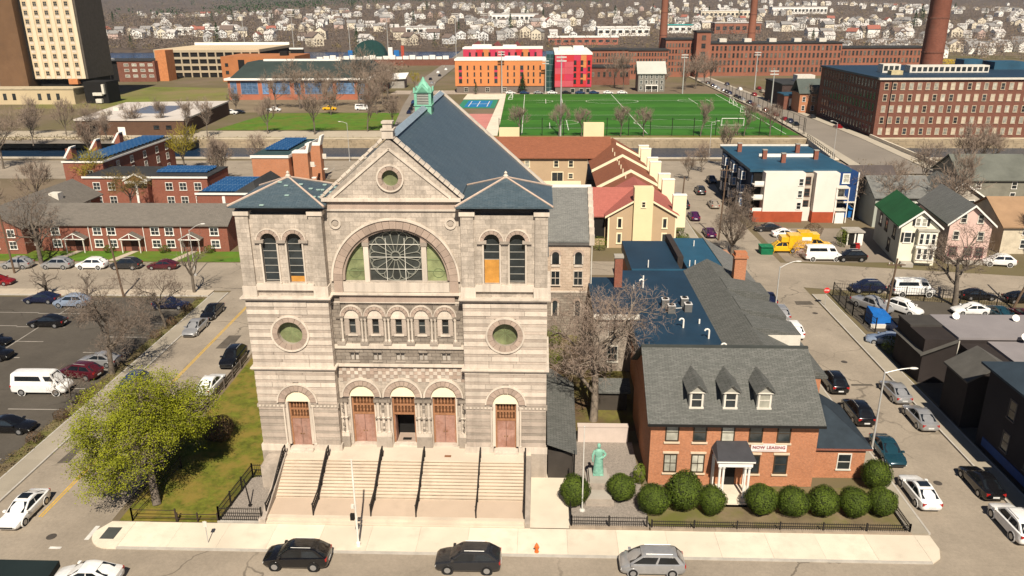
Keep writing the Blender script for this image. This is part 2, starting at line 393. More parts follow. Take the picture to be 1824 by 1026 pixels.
# pavements: kerb, slabs with open joints
def pavement(name, x0, x1, y0, y1, n, along='x', mat=concrete, z=.15, kerb=('y0',)):
    t = thing(name, None, None); t["kind"] = "structure"
    L = (x1-x0) if along == 'x' else (y1-y0)
    for i in range(n):
        a = L*i/n+.006; b = L*(i+1)/n-.006
        dz = ((i*37) % 7)*.0015
        if along == 'x': box("paving_slab", t, x0+a, x0+b, y0+.17, y1, 0, z+dz, mat)
        else: box("paving_slab", t, x0+.17, x1-.17, y0+a, y0+b, 0, z+dz, mat)
    if along == 'x': box("kerb", t, x0, x1, y0, y0+.16, 0, z+.012, kerbm)
    else:
        box("kerb", t, x0, x0+.16, y0, y1, 0, z+.012, kerbm)
        box("kerb", t, x1-.16, x1, y0, y1, 0, z+.012, kerbm)
    return t
pavement("front_pavement", -31.5, 28.4, 47.6, 50.75, 16)
# rounded corner of the front pavement
mb = MB(); pl = [(-31.51, 50.75), (-33.4, 50.75)]+[(-32.2+1.9*math.cos(R(a)), 49.5+1.9*math.sin(R(a))) for a in range(180, 271, 15)]+[(-31.51, 47.6)]
for a, b in zip(pl, pl[1:]+pl[:1]): mb.face([(a[0], a[1], 0), (b[0], b[1], 0), (b[0], b[1], .15), (a[0], a[1], .15)])
mb.face([(x, y, .15) for x, y in pl]); o = mb.build("corner_pavement", concrete); o["kind"] = "structure"
o = box("tactile_panel", None, -33.3, -32.2, 48.6, 50.0, .152, .162, M("tactile_dark", (.06, .065, .06), .8)); props(o, kind="structure")
mb = MB(); pl = [(28.41, 50.75), (29.6, 50.75), (29.6, 49.2), (29.2, 48.2), (28.41, 47.6)]
for a, b in zip(pl, pl[1:]+pl[:1]): mb.face([(a[0], a[1], 0), (b[0], b[1], 0), (b[0], b[1], .15), (a[0], a[1], .15)])
mb.face([(x, y, .15) for x, y in pl]); o = mb.build("corner_pavement", concrete); o["kind"] = "structure"
walk = M("walk_worn", (.33, .29, .225), .9, .15, .4, stain=.4, rand=.06)
pavement("west_pavement", -46.2, -44.0, 40, 103, 26, 'y', walk)
pavement("west_back_pavement", -46.2, -44.0, 118, 180, 16, 'y', walk)
pavement("east_pavement", 28.2, 29.8, 51, 111, 26, 'y', walk)
pavement("east_far_pavement", 37.8, 39.7, 47, 104, 24, 'y', walk)
pavement("lot_pavement", -95, -46.4, 101.6, 104, 16, 'x', M("walk_pale", (.45, .38, .29), .9, .12, .4, rand=.06))
pavement("upper_pavement", 24.6, 27.4, 122, 180, 16, 'y', walk)
# verges, lawns and beds
sheet("street_verge", rect(-47.6, -46.25, 50, 101), .012, dirt)
sheet("church_lawn", [(-33.0, 51.0), (-21.2, 51.0), (-21.2, 58), (-23.6, 62), (-23.6, 100), (-33.2, 100)], .035, grass_m)
sheet("row_lawn", rect(-95, -46.6, 117.4, 122.9), .035, grass_g)
sheet("gravel_court", [(-25.0, 51.2), (-21.0, 51.2), (-21.0, 57.9), (-23.5, 57.9), (-24.6, 57.0)], .075, gravel_m)
sheet("gravel_garden", rect(2.6, 8.6, 51.2, 63.9), .06, gravel_m)
sheet("side_path", rect(-0.9, 2.55, 50.9, 60.2), .11, concrete)
sheet("rectory_garden", rect(8.6, 29.0, 51.1, 57.0), .05, dirt)
sheet("courtyard_bed", rect(0.7, 9.5, 66, 89), .045, M("bed_moss", (.13, .115, .03), .95, .4, .6, col2=(.11, .07, .04), bump=.4))
sheet("townhouse_lawn", rect(22.6, 25.6, 120, 133), .05, grass_g)
sheet("park_lawn", [(-108, 259), (-47, 259), (-54, 303), (-80, 304), (-104, 302)], .05, grass_g)
sheet("park_path", [(-200, 243.5), (-40, 243.5), (-40, 257), (-200, 257)], .045, M("path_pale", (.42, .36, .27), .9, .12, .1, stain=.2))
sheet("canal_verge", rect(-330, 76, 240.9, 247), .04, M("verge_olive", (.15, .15, .03), .95, .3, .1, col2=(.24, .19, .09)))
sheet("campus_lawn", [(-215, 318), (-135, 318), (-142, 400), (-200, 410)], .03, M("campus_grass", (.14, .16, .03), .95, .3, .05, col2=(.2, .16, .07)))
sheet("gym_yard", [(-140, 305), (-62, 305), (-66, 349), (-140, 349)], .025, M("yard_brown", (.2, .155, .1), .95, .25, .08))
# road markings
mk = MB()
for dx in (-.16, .06):
    mk.box(-39.55+dx, -39.45+dx, 51.3, 103, .024, .03)
o = mk.build("centre_line_marking", painty, fix=False); o["kind"] = "structure"
mk = MB()
mk.box(-34.5, -34.15, 48.6, 50.3, .02, .03); mk.box(-36.6, -35.7, 47.5, 47.75, .02, .03)
o = mk.build("white_road_marking", paintw, fix=False); o["kind"] = "structure"
mk = MB()
for k in range(9):
    y = 59.5+k*4.6
    mk.box(-53.6, -48.2, y, y+.13, .02, .027)
    mk.box(-66.5, -60.2, y+3, y+3.13, .02, .027)
mk.box(-63.6, -63.45, 78, 97.5, .02, .0275)
for k in range(7): mk.box(-72, -66.6, 72+k*4.6, 72.13+k*4.6, .02, .027)
mk.box(-50.4, -46.6, 206, 206.1, .02, .03)
for k in range(4): mk.box(-62+k*5, -61.7+k*5, 190, 195, .032, .04)
mk.box(-64, -52, 197, 197.3, .032, .04)
o = mk.build("parking_bay_marking", M("lot_paint", (.34, .31, .27), .9, .35, 1.2, stain=.9), fix=False); o["kind"] = "structure"
mh = MB()
for x, y, r in ((-37.2, 48.9, .38), (-36.6, 62, .35), (33.6, 58, .35), (34.4, 82, .35), (36.0, 97, .35), (-20, 40.5, .4), (12, 41, .4)): mh.lathe([(r, 0), (r, .012), (r*.8, .013)], 14, (x, y, .024))
o = mh.build("manhole_cover", M("cast_iron", (.07, .06, .05), .7, .2, 4), fix=False); o["kind"] = "structure"
pt = MB()
for x0, x1, y0, y1 in ((27.3, 28.0, 47.9, 48.5), (-42.8, -41.8, 59, 62.5), (-26, -22, 43, 44.6), (3, 7, 44.2, 45.1), (15, 22, 43.4, 44.4), (33, 35.4, 76, 76.5), (-38.4, -36.6, 84, 88), (34.5, 36.9, 100, 101.5), (-3, -.6, 43, 43.5)): pt.face([(x0, y0, .0265), (x1, y0+.1, .0265), (x1-.1, y1, .0265), (x0+.15, y1-.05, .0265)])
o = pt.build("tar_patch", M("tar_patch", (.1, .085, .068), .95, .25, 1), fix=False); o["kind"] = "structure"
sheet("shaded_yard", [(39.75, 52), (66, 52), (66, 86), (44, 88.4), (40.4, 89.5)], .016, asphalt_d)  # yard shade put into the dark ground colour
# sports field
turf_m, nt, b = nodes("turf_artificial"); setspec(b, .9, .2)
pos = N(nt, "ShaderNodeNewGeometry").outputs["Position"]; s = N(nt, "ShaderNodeSeparateXYZ"); nt.links.new(pos, s.inputs[0])
w = N(nt, "ShaderNodeTexWave", wave_type='BANDS', bands_direction='Y', wave_profile='SIN'); w.inputs["Scale"].default_value = .013; w.inputs["Distortion"].default_value = 0; nt.links.new(pos, w.inputs[0])
c = mixc(nt, ramp(nt, w.outputs[1], .45, .55), (.03, .115, .012, 1), (.04, .142, .015, 1))
c = mixc(nt, 1.0, c, ramp(nt, noise(nt, pos, .15, 4), .3, .7, (.88,.88,.88,1), (1.1,1.1,1.1,1)), 'MULTIPLY'); nt.links.new(c, b.inputs["Base Color"])
sheet("playing_field", [(-13.5, 247.5), (80, 247.5), (82, 370), (-16, 370)], .06, turf_m)
fm = MB()
def strip(x0, y0, x1, y1, w=.17):
    d = Vector((x1-x0, y1-y0, 0)); d.normalize(); n = Vector((-d.y, d.x, 0))*w/2
    a = Vector((x0, y0, .075)); c = Vector((x1, y1, .075)); fm.face([a-n, c-n, c+n, a+n])
def ringline(cx, cy, rx, ry, a0=0, a1=360, w=.17):
    for i in range(28):
        t0 = R(a0+(a1-a0)*i/28); t1 = R(a0+(a1-a0)*(i+1)/28)
        strip(cx+rx*math.cos(t0), cy+ry*math.sin(t0), cx+rx*math.cos(t1), cy+ry*math.sin(t1), w)
strip(-6, 250, -7.5, 368); strip(33.5, 250, 32, 368); strip(76.5, 250, 79, 368)
strip(-7, 344, 79, 343); strip(-6, 296, 79, 296); strip(-6, 263, 70, 263)
ringline(30, 341, 11, 8); ringline(46, 275, 14, 9); ringline(5, 277, 8, 6, -90, 90); ringline(64, 343, 6, 5, 90, 270); ringline(-2, 341, 7, 5, -90, 90)
for x, y0, y1 in ((2, 333, 350), (3, 262, 276), (9, 335, 352), (9, 258, 282), (64, 330, 352), (71, 336, 348)): strip(x, y0, x, y1)
o = fm.build("field_marking", white, fix=False); o["kind"] = "structure"
sheet("sports_court", rect(-33.5, -18.5, 317, 348), .06, M("court_green", (.03, .2, .12), .85, .1, .2))
sheet("sports_court_inner", rect(-31, -20.5, 321, 344), .075, M("court_blue", (.015, .16, .36), .85, .1, .2))
o = sheet("court_key", rect(-30, -18, 262, 300), .06, M("court_red", (.5, .2, .17), .85, .1, .2))
mk = MB()
for x in (-29.5, -26, -22): mk.box(x, x+.25, 323, 342, .08, .085)
mk.box(-29.5, -21.75, 332, 332.4, .086, .09)
o = mk.build("court_marking", white, fix=False); o["kind"] = "structure"
sheet("field_apron", [(-18, 247), (-13.6, 247), (-16.1, 371), (-34, 371), (-34, 349), (-18, 349)], .05, concrete)
sheet("housing_plaza", rect(-70, 40, 371, 388), .045, M("plaza", (.36, .3, .24), .9, .2, .15))
# ================================================================== CHURCH
st_pale = M("granite_pale", (.59, .51, .425), .92, .16, 1.6, rand=.17, stain=.4, bump=.5, bscale=7, streak=.35)
st_rough = M("granite_grey", (.37, .315, .26), .95, .2, 1.4, rand=.16, stain=.5, bump=.8, bscale=6, streak=.4)
st_mid = M("granite_mid", (.45, .375, .31), .95, .18, 1.4, rand=.2, stain=.45, bump=.6, bscale=6, streak=.4)
st_smooth = M("granite_trim", (.61, .53, .44), .9, .12, 1.2, rand=.1, stain=.35, bump=.15, bscale=9, streak=.4)
st_pink = M("granite_pink", (.39, .3, .24), .9, .16, 1.4, rand=.16, stain=.4, bump=.3, bscale=9, streak=.3)
st_dark = BR("granite_dark_courses", (.22, .185, .15), (.33, .285, .235), (.14, .115, .095), .75, .32, .03, bump=.8, stain=.55, streak=.45)
st_wall = BR("granite_wall_courses", (.40, .345, .285), (.54, .465, .385), (.34, .29, .24), .8, .36, .02, bump=.6, stain=.6, streak=.45)
slate = BR("roof_slate", (.062, .092, .112), (.088, .118, .136), (.042, .06, .072), .42, .2, .015, rough=.42, bump=.3, stain=.3, roof=True)
copper = M("copper_patina", (.2, .47, .33), .6, .2, 1.5, stain=.3)
wood_door = M("door_timber", (.39, .22, .17), .8, .22, 2.5, col2=(.29, .145, .1), stain=.4, streak=.4)
wood_tr = M("transom_timber", (.31, .15, .075), .8, .25, 3)
cream = M("tympanum_cream", (.8, .69, .5), .8, .05, 1)
green_gl = GLASS("painted_green_glass", (.25, .28, .135), .35, .4)
lead_gl = GLASS("leaded_glass", (.05, .055, .05), .3, .5)
plywood = M("plywood_board", (.5, .24, .05), .8, .2, 2)
ch = thing("stone_church", "twin-towered grey granite church with rose window and blue slate roof", "church", (-11.45, 58, 0))
WEDGE = {}
def voussoirs(par, cx, cz, r0, r1, a0, a1, n, v0, v1, mat, name="voussoir", gap=.012):
    da = (a1-a0)/n; k = (round(r0,3), round(r1,3), round(da,3), round(v1-v0,3), mat.name)
    if k not in WEDGE:
        g = math.degrees(gap/((r0+r1)/2)); p = []
        sub = 3
        inn = [(r0*math.cos(R(g+(da-2*g)*i/sub)), r0*math.sin(R(g+(da-2*g)*i/sub))) for i in range(sub+1)]
        out = [(r1*math.cos(R(g+(da-2*g)*i/sub)), r1*math.sin(R(g+(da-2*g)*i/sub))) for i in range(sub+1)]
        WEDGE[k] = MB().prism(inn+out[::-1], 0, v1-v0).mesh("wedge", mat)
    for i in range(n):
        link(name, WEDGE[k], par, (cx, v0-(.015 if i % 2 else 0), cz), (0, -R(a0+da*i), 0))
def ringmesh(name, par, cx, cz, r0, r1, v0, v1, mat, a0=0, a1=360, n=32):
    if a1-a0 >= 360: mb = MB().prism(circ(cx, cz, r1, n), v0, v1, [circ(cx, cz, r0, n)])
    else: mb = MB().prism(arc(cx, cz, r1, a0, a1, n)+arc(cx, cz, r0, a1, a0, n), v0, v1)
    return mb.build(name, mat, par)
def door_unit(par, cx, v, w, z0, zt, is_open=False):
    """oak double door under a transom with two rows of turned spindles"""
    zs = z0+(zt-z0)*.6; h = w/2
    tr = MB(); tr.box(cx-h, cx+h, v, v+.1, zs, zs+.16); tr.box(cx-h, cx+h, v, v+.1, zt-.12, zt); tr.box(cx-h, cx+h, v, v+.1, (zs+zt)/2-.06, (zs+zt)/2+.08)
    tr.box(cx-h, cx-h+.14, v-.002, v+.1, z0, zt); tr.box(cx+h-.14, cx+h, v-.002, v+.1, z0, zt)
    t = tr.build("transom", wood_tr, par, fix=False)
    for r_, (a, b) in enumerate(((zs+.16, (zs+zt)/2-.06), ((zs+zt)/2+.08, zt-.12))):
        n = 6 if r_ == 0 else 6
        for i in range(1, n):
            x = cx-h+.14+(w-.28)*i/n
            link("spindle", CACHE.setdefault(("sp", round(b-a, 2)), MB().lathe([(.05,0),(.05,.08),(.09,(b-a)*.35),(.05,(b-a)*.6),(.075,(b-a)*.85),(.06,b-a)], 6).mesh("spindle", wood_tr)), t, (x, v+.05, a))
    box("transom_back", t, cx-h+.1, cx+h-.1, v+.11, v+.16, zs, zt, M("transom_shadow", (.1, .045, .02), .9))
    if not is_open:
        for s in (-1, 1):
            lf = MB(); x0, x1 = (cx-h+.14, cx-.015) if s < 0 else (cx+.015, cx+h-.14)
            lf.box(x0, x1, v+.05, v+.12, z0, zs); ww = x1-x0
            for (pa, pb, qa, qb) in ((.1, .45, .06, .62), (.55, .9, .06, .62), (.1, .9, .68, .94)):
                lf.box(x0+ww*pa, x0+ww*pb, v+.03, v+.051, z0+(zs-z0)*qa, z0+(zs-z0)*qb)
            d = lf.build("door", wood_door, par, fix=False)
            k = MB().tube((cx+s*.12, v-.03, z0+1.1), (cx+s*.12, v+.04, z0+1.1), .045).build("handle", M("brass_dull", (.3, .2, .06), .4, metal=.8), d)
    else:
        for s in (-1, 1):
            lf = MB(); lf.box(cx+s*(h-.14)-.04, cx+s*(h-.14)+.04, v+.15, v+1.05, z0, zs); d = lf.build("door", wood_door, par, fix=False)
        box("doorway_dark", par, cx-h+.2, cx+h-.2, v+1.6, v+1.65, z0, zs, dark)
        box("porch_floor", par, cx-h+.2, cx+h-.2, v+.1, v+1.6, z0-.1, z0+.012, st_pink)
        box("door_mat", par, cx-.35, cx+.4, v+.35, v+.75, z0+.013, z0+.03, dark)
# ---- towers
STONE_Z = []
def lay_courses(par, cx, hw, z0, z1, blocked, rng, first=0):
    z = z0; k = first
    while z < z1-.1:
        h = .40 if k % 2 == 0 else .26
        if z+h > z1-.12: h = z1-z
        bz = blocked(z, z+h); runs = [(-hw, hw)] if bz is None else [(-hw, -bz), (bz, hw)]
        for a, b in runs:
            n = max(1, round((b-a)/(2.05 if k % 2 == 0 else 2.5))); cuts = [a]
            for i in range(1, n):
                cuts.append(round(a+(b-a)*(i+(.25 if k % 4 < 2 else -.25)*(1 if n > 1 else 0)*rng.choice((.6, 1)))/n, 2) if False else round(a+(b-a)*(i+rng.choice((-.2, -.1, 0, .1, .2)))/n, 2))
            cuts.append(b)
            for p, q in zip(cuts, cuts[1:]):
                d = .02+rng.choice((0, .02, .035)) if k % 2 == 0 else .0
                box("stone_block", par, cx+p+.012, cx+q-.012, -.06-d, .3, z+.012, z+h-.012, (st_pale if z > 6.6 else st_mid) if k % 2 == 0 else (st_mid if z > 6.6 else st_rough))
        z += h; k += 1
def tower(cx, side, rng):
    hw = 3.35; D = 6.7
    # shell with openings
    hl = [circ(cx, 13.2, 1.02, 28), archpoly(cx, 2.6, 7.0, 1.05, 14)]
    MB().prism([(cx-hw+.05, 0), (cx+hw-.05, 0), (cx+hw-.05, 16.2), (cx-hw+.05, 16.2)], .1, .75, hl).build("front_wall", st_rough, ch)
    box("tower_core", ch, cx-hw+.05, cx+hw-.05, .9, D, 0, 23.5, st_wall)
    mb = MB(); mb.box(cx-hw, cx-hw+.3, .31, D, 0, 16.2); mb.box(cx+hw-.3, cx+hw, .31, D, 0, 16.2); mb.build("side_wall", st_wall, ch, fix=False)
    def lowblk(a, b):
        if a >= 7.0: d = max(0, a-7.0); return math.sqrt(1.42**2-d*d) if d < 1.42 else None
        return 1.1
    def upblk(a, b):
        d = 0 if a <= 13.2 <= b else min(abs(a-13.2), abs(b-13.2))
        return math.sqrt(1.32**2-d*d) if d < 1.32 else None
    lay_courses(ch, cx, hw, 3.0, 6.5, lowblk, rng, 0); lay_courses(ch, cx, hw, 6.82, 10.0, lowblk, rng, 1); lay_courses(ch, cx, hw, 10.24, 16.15, upblk, rng, 0)
    # plinth, impost band with dentils, string courses
    for a, b in ((-hw-.12, -1.05), (1.05, hw+.12)):
        box("plinth", ch, cx+a, cx+b, -.22, .3, 2.4, 2.99, st_smooth)
        box("impost_band", ch, cx+a*.99, cx+b*.99, -.14, .3, 6.51, 6.8, st_rough)
    for i in range(22):
        x = -3.2+i*.305
        if abs(x) > 1.15: box("dentil", ch, cx+x-.08, cx+x+.08, -.2, -.135, 6.6, 6.74, st_smooth)
    box("plinth_below", ch, cx-hw-.1, cx+hw+.1, -.2, .5, 0, 2.39, st_rough)
    for z, p in ((10.0, .2), (16.15, .28)):
        mb = MB(); mb.box(cx-hw-p*.6, cx+hw+p*.6, -p-.06, D*.99, z, z+.12); mb.box(cx-hw-p, cx+hw+p, -p-.16, D, z+.121, z+.24); mb.build("string_course", st_smooth, ch, fix=False)
    # round window
    voussoirs(ch, cx, 13.2, 1.02, 1.42, 0, 360, 16, -.16, .3, st_pink, "ring_stone"); ringmesh("ring_moulding", ch, cx, 13.2, 1.43, 1.58, -.2, .2, st_smooth)
    w = MB().prism(circ(cx, 13.2, 1.03, 28), .42, .46).build("round_window", green_gl, ch)
    fr = MB()
    for i in range(8): fr.tube((cx+.12*math.cos(i*math.pi/4), .41, 13.2+.12*math.sin(i*math.pi/4)), (cx+1.0*math.cos(i*math.pi/4), .41, 13.2+1.0*math.sin(i*math.pi/4)), .018, n=4)
    fr.build("glazing_bar", M("glazing_olive", (.2, .25, .12), .6), w)
    # door arch
    voussoirs(ch, cx, 7.0, 1.07, 1.6, 0, 180, 11, -.17, .3, st_pink); ringmesh("hood_mould", ch, cx, 7.0, 1.605, 1.72, -.24, .1, st_smooth, 0, 180, 20)
    MB().prism([(cx-1.05, 7.0), (cx+1.05, 7.0)]+arc(cx, 7.0, 1.05, 0, 180, 14), .02, .3).build("tympanum", cream, ch)
    for s in (-1, 1):
        box("jamb", ch, cx+s*.99-.12, cx+s*.99+.12, -.05, .38, 2.99, 6.99, st_smooth)
        MB().lathe([(.11,0),(.11,.1),(.075,.15),(.075,3.5),(.12,3.65),(.13,3.8)], 8, (cx+s*1.22, -.14, 3.0)).build("colonnette", st_smooth, ch)
    door_unit(ch, cx, .3, 1.78, 2.7, 7.0)
    for i in range(2): box("door_step", ch, cx-1.0, cx+1.0, -.55+i*.3, .5, 2.44, 2.56+i*.13, st_smooth)
    # belfry stage
    wz0, ws, wx, hw2 = 17.5, 20.95, 1.0, .6
    hl = [archpoly(cx+s*wx, wz0, ws, hw2, 10) for s in (-1, 1)]
    MB().prism([(cx-hw+.6, 16.4), (cx+hw-.6, 16.4), (cx+hw-.6, 23.0), (cx-hw+.6, 23.0)], .2, .7, hl).build("belfry_wall", st_wall, ch)
    for s in (-1, 1):
        mb = MB(); x = cx+s*(hw-.5)
        mb.box(x-.5, x+.5, -.02, .9, 17.25, 23.0); mb.build("pilaster", st_wall, ch, fix=False)
        box("pilaster_base", ch, x-.58, x+.58, -.14, .9, 16.4, 17.245, st_smooth); box("pilaster_cap", ch, x-.6, x+.6, -.12, .9, 23.005, 23.32, st_smooth)
        mb = MB(); mb.box(cx+s*hw-.12 if s > 0 else cx-hw, cx+hw if s > 0 else cx-hw+.12, .92, D, 16.4, 23.4); mb.build("belfry_side", st_wall, ch, fix=False)
    box("belfry_sill", ch, cx-2.3, cx+2.3, -.05, .25, 16.9, 17.4, st_smooth)
    box("belfry_frieze", ch, cx-hw+.1, cx+hw-.1, .62, D, 23.01, 23.62, M("frieze_shade", (.09, .075, .065), .95))  # dark colour stands in for the soffit shadow on the frieze
    for s in (-1, 1):
        voussoirs(ch, cx+s*wx, ws, .61, .9, 0, 180, 7, .06, .3, st_pink); ringmesh("hood_mould", ch, cx+s*wx, ws, .905, .99, .02, .22, st_smooth, 0, 180, 14)
        g = MB().prism(archpoly(cx+s*wx, wz0, ws, hw2, 10), .5, .54).build("louvre_window", glass, ch)
        for i in range(6): box("glazing_bar", g, cx+s*wx-hw2, cx+s*wx+hw2, .46, .499, wz0+.1+i*.6, wz0+.15+i*.6, M("bar_grey", (.3, .29, .26), .7))
        if side > 0 and s < 0: box("plywood_board", g, cx+s*wx-hw2+.02, cx+s*wx+hw2-.02, .43, .455, wz0, wz0+1.9, plywood)
        if side < 0 and s > 0: box("plywood_board", g, cx+s*wx-hw2+.02, cx+s*wx+hw2-.02, .43, .455, wz0, wz0+.45, plywood)
        box("window_sill", ch, cx+s*wx-.75, cx+s*wx+.75, -.02, .3, wz0-.18, wz0, st_smooth)
        mb = MB(); mb.box(cx+s*wx-hw2-.12, cx+s*wx-hw2, .08, .3, wz0, ws-.18); mb.box(cx+s*wx+hw2, cx+s*wx+hw2+.12, .08, .3, wz0, ws-.18); mb.build("jamb", st_smooth, ch, fix=False)
    for x in (-1.75, 0, 1.75): box("capital", ch, cx+x-.36, cx+x+.36, .0, .3, ws-.17, ws+.06, st_rough)
    # eaves and hipped roof
    box("eaves_shadow", ch, cx-hw-.2, cx+hw+.2, -.22, D+.2, 23.62, 23.78, M("eaves_shade_dark", (.05, .045, .04), .8))  # dark board carries the shadow under the eaves in its colour
    mb = MB(); e = .36; ap = (cx, 3.4, 25.3); z = 23.79
    P = [(cx-hw-e, -e, z), (cx+hw+e, -e, z), (cx+hw+e, D+e, z), (cx-hw-e, D+e, z)]
    mb.idx([(x, y, q-.12) for x, y, q in P]+P+[ap], [(3,2,1,0), (0,1,5,4), (1,2,6,5), (2,3,7,6), (3,0,4,7), (4,5,8), (5,6,8), (6,7,8), (7,4,8)])
    rf = mb.build("tower_roof", slate, ch)
    for p in P:
        MB().tube((p[0], p[1], z+.02), (ap[0], ap[1], ap[2]+.03), .09, .08, 6).build("hip_ridge", M("ridge_terracotta", (.5, .38, .3), .85, .15, 2), rf)
    MB().lathe([(.2,-.05),(.22,.12),(.1,.25),(.14,.36),(.02,.5)], 8, ap).build("finial", st_smooth, rf)
    rr = random.Random(int(cx*10))
    if side < 0:
        for i in range(16):
            a, b = rr.random(), rr.random()
            if a+b > 1: a, b = 1-a, 1-b
            p = Vector(P[1])*(1-a-b)+Vector(P[2])*a+Vector(ap)*b
            if i > 11: p = Vector(P[0])*(1-a-b)+Vector(P[1])*a+Vector(ap)*b
            MB().box(p.x-.16, p.x+.16, p.y-.1, p.y+.1, p.z+.02, p.z+.1).build("roof_patch", M("lichen_pale", (.3, .42, .38), .9), rf)
tower(-8.7, -1, random.Random(3)); tower(8.7, 1, random.Random(5))
# ---- central bay (face at v = .8)
CV = .8; cw_ = 5.35
hl = [archpoly(x, 2.5, 7.2, 1.06, 14) for x in (-3.45, 0, 3.45)]
MB().prism([(-cw_, 0), (cw_, 0), (cw_, 10.1), (-cw_, 10.1)], CV, CV+.7, hl).build("porch_wall", st_wall, ch)
hl = [archpoly(-3.8+1.9*i, 12.85, 14.0, .24, 6)[:2]+[(-3.8+1.9*i+.24, 14.2), (-3.8+1.9*i-.24, 14.2)] for i in range(5)]
hl2 = []
for i in range(5):
    for s in (-1, 1): hl2.append([(-3.8+1.9*i+s*.19+q*.15, z) for q, z in ((-1, 10.5), (1, 10.5), (1, 11.25), (-1, 11.25))])
MB().prism([(-cw_, 10.12), (cw_, 10.12), (cw_, 11.6), (-cw_, 11.6)], CV-.04, CV+.6, hl2).build("blind_storey_wall", st_dark, ch)
MB().prism([(-cw_, 11.62), (cw_, 11.62), (cw_, 16.3), (-cw_, 16.3)], CV+.08, CV+.7, hl).build("arcade_wall", st_dark, ch)
Rw = 4.28
win = [(-Rw, 17.35), (Rw, 17.35)]+arc(0, 17.5, Rw, 0, 180, 36)
MB().prism([(-cw_, 16.3), (cw_, 16.3), (cw_, 24.0), (-cw_, 24.0)], CV, CV+.7, [win]).build("upper_wall", st_wall, ch)
MB().prism([(-cw_, 24.0), (cw_, 24.0), (0, 28.75)], CV, CV+.6, [circ(0, 25.75, .64, 24)]).build("gable_wall", st_wall, ch)
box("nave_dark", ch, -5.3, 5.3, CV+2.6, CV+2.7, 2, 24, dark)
# gable dressing
box("gable_cornice", ch, -cw_-.02, cw_+.02, CV-.32, CV+.3, 23.98, 24.2, st_smooth)
box("gable_frieze", ch, -cw_, cw_, CV-.06, CV+.1, 23.35, 23.97, st_pink); box("frieze_mould", ch, -cw_, cw_, CV-.14, CV+.1, 23.2, 23.345, st_smooth)
voussoirs(ch, 0, 25.75, .64, .93, 0, 360, 10, CV-.12, CV+.3, st_pink, "ring_stone"); ringmesh("ring_moulding", ch, 0, 25.75, .935, 1.06, CV-.16, CV+.2, st_smooth)
MB().prism(circ(0, 25.75, .65, 24), CV+.3, CV+.33).build("round_window", green_gl, ch)
for s in (-1, 1):
    for i in range(15):                       # coping stones stepping up the rake
        t0, t1 = i/15, (i+1)/15-.006
        a = Vector((s*(cw_+.12)*(1-t0), 0, 24.12+4.86*t0)); b = Vector((s*(cw_+.12)*(1-t1), 0, 24.12+4.86*t1)); up = Vector((s*.67, 0, .74))*.3
        y0, y1 = CV+.01, CV+.62; u2 = up*(.62+.1*(i % 2))
        MB().hexa([(a.x,y0,a.z),(b.x,y0,b.z),(b.x,y1,b.z),(a.x,y1,a.z),(a.x+u2.x,y0,a.z+u2.z),(b.x+u2.x,y0,b.z+u2.z),(b.x+u2.x,y1,b.z+u2.z),(a.x+u2.x,y1,a.z+u2.z)]).build("coping_stone", st_smooth, ch)
    a = Vector((s*4.6, 0, 24.22)); b = Vector((0, 0, 28.0)); d = (b-a).normalized(); n = Vector((-d.z, 0, d.x))*.09
    MB().hexa([(a-n).to_tuple()[:1]+(CV-.1, (a-n).z), (b.x-n.x, CV-.1, b.z-n.z), (b.x-n.x, CV+.1, b.z-n.z), (a.x-n.x, CV+.1, a.z-n.z), (a.x+n.x, CV-.1, a.z+n.z), (b.x+n.x, CV-.1, b.z+n.z), (b.x+n.x, CV+.1, b.z+n.z), (a.x+n.x, CV+.1, a.z+n.z)]).build("gable_moulding", st_smooth, ch)
mb = MB(); mb.box(-.42, .42, CV-.12, CV+.72, 28.75, 29.35); mb.box(-.5, .5, CV-.2, CV+.8, 29.36, 29.48); mb.box(-.34, .34, CV-.04, CV+.64, 29.49, 29.85); mb.box(-.42, .42, CV-.12, CV+.72, 29.86, 30.02)
mb.build("gable_pedestal", st_smooth, ch, fix=False)
for s in (-1, 1):
    ringmesh("roundel", ch, s*4.5, 22.2, .3, .46, CV-.1, CV+.1, st_smooth, n=20); MB().prism(circ(s*4.5, 22.2, .22, 12), CV-.06, CV+.1).build("roundel_boss", st_rough, ch)
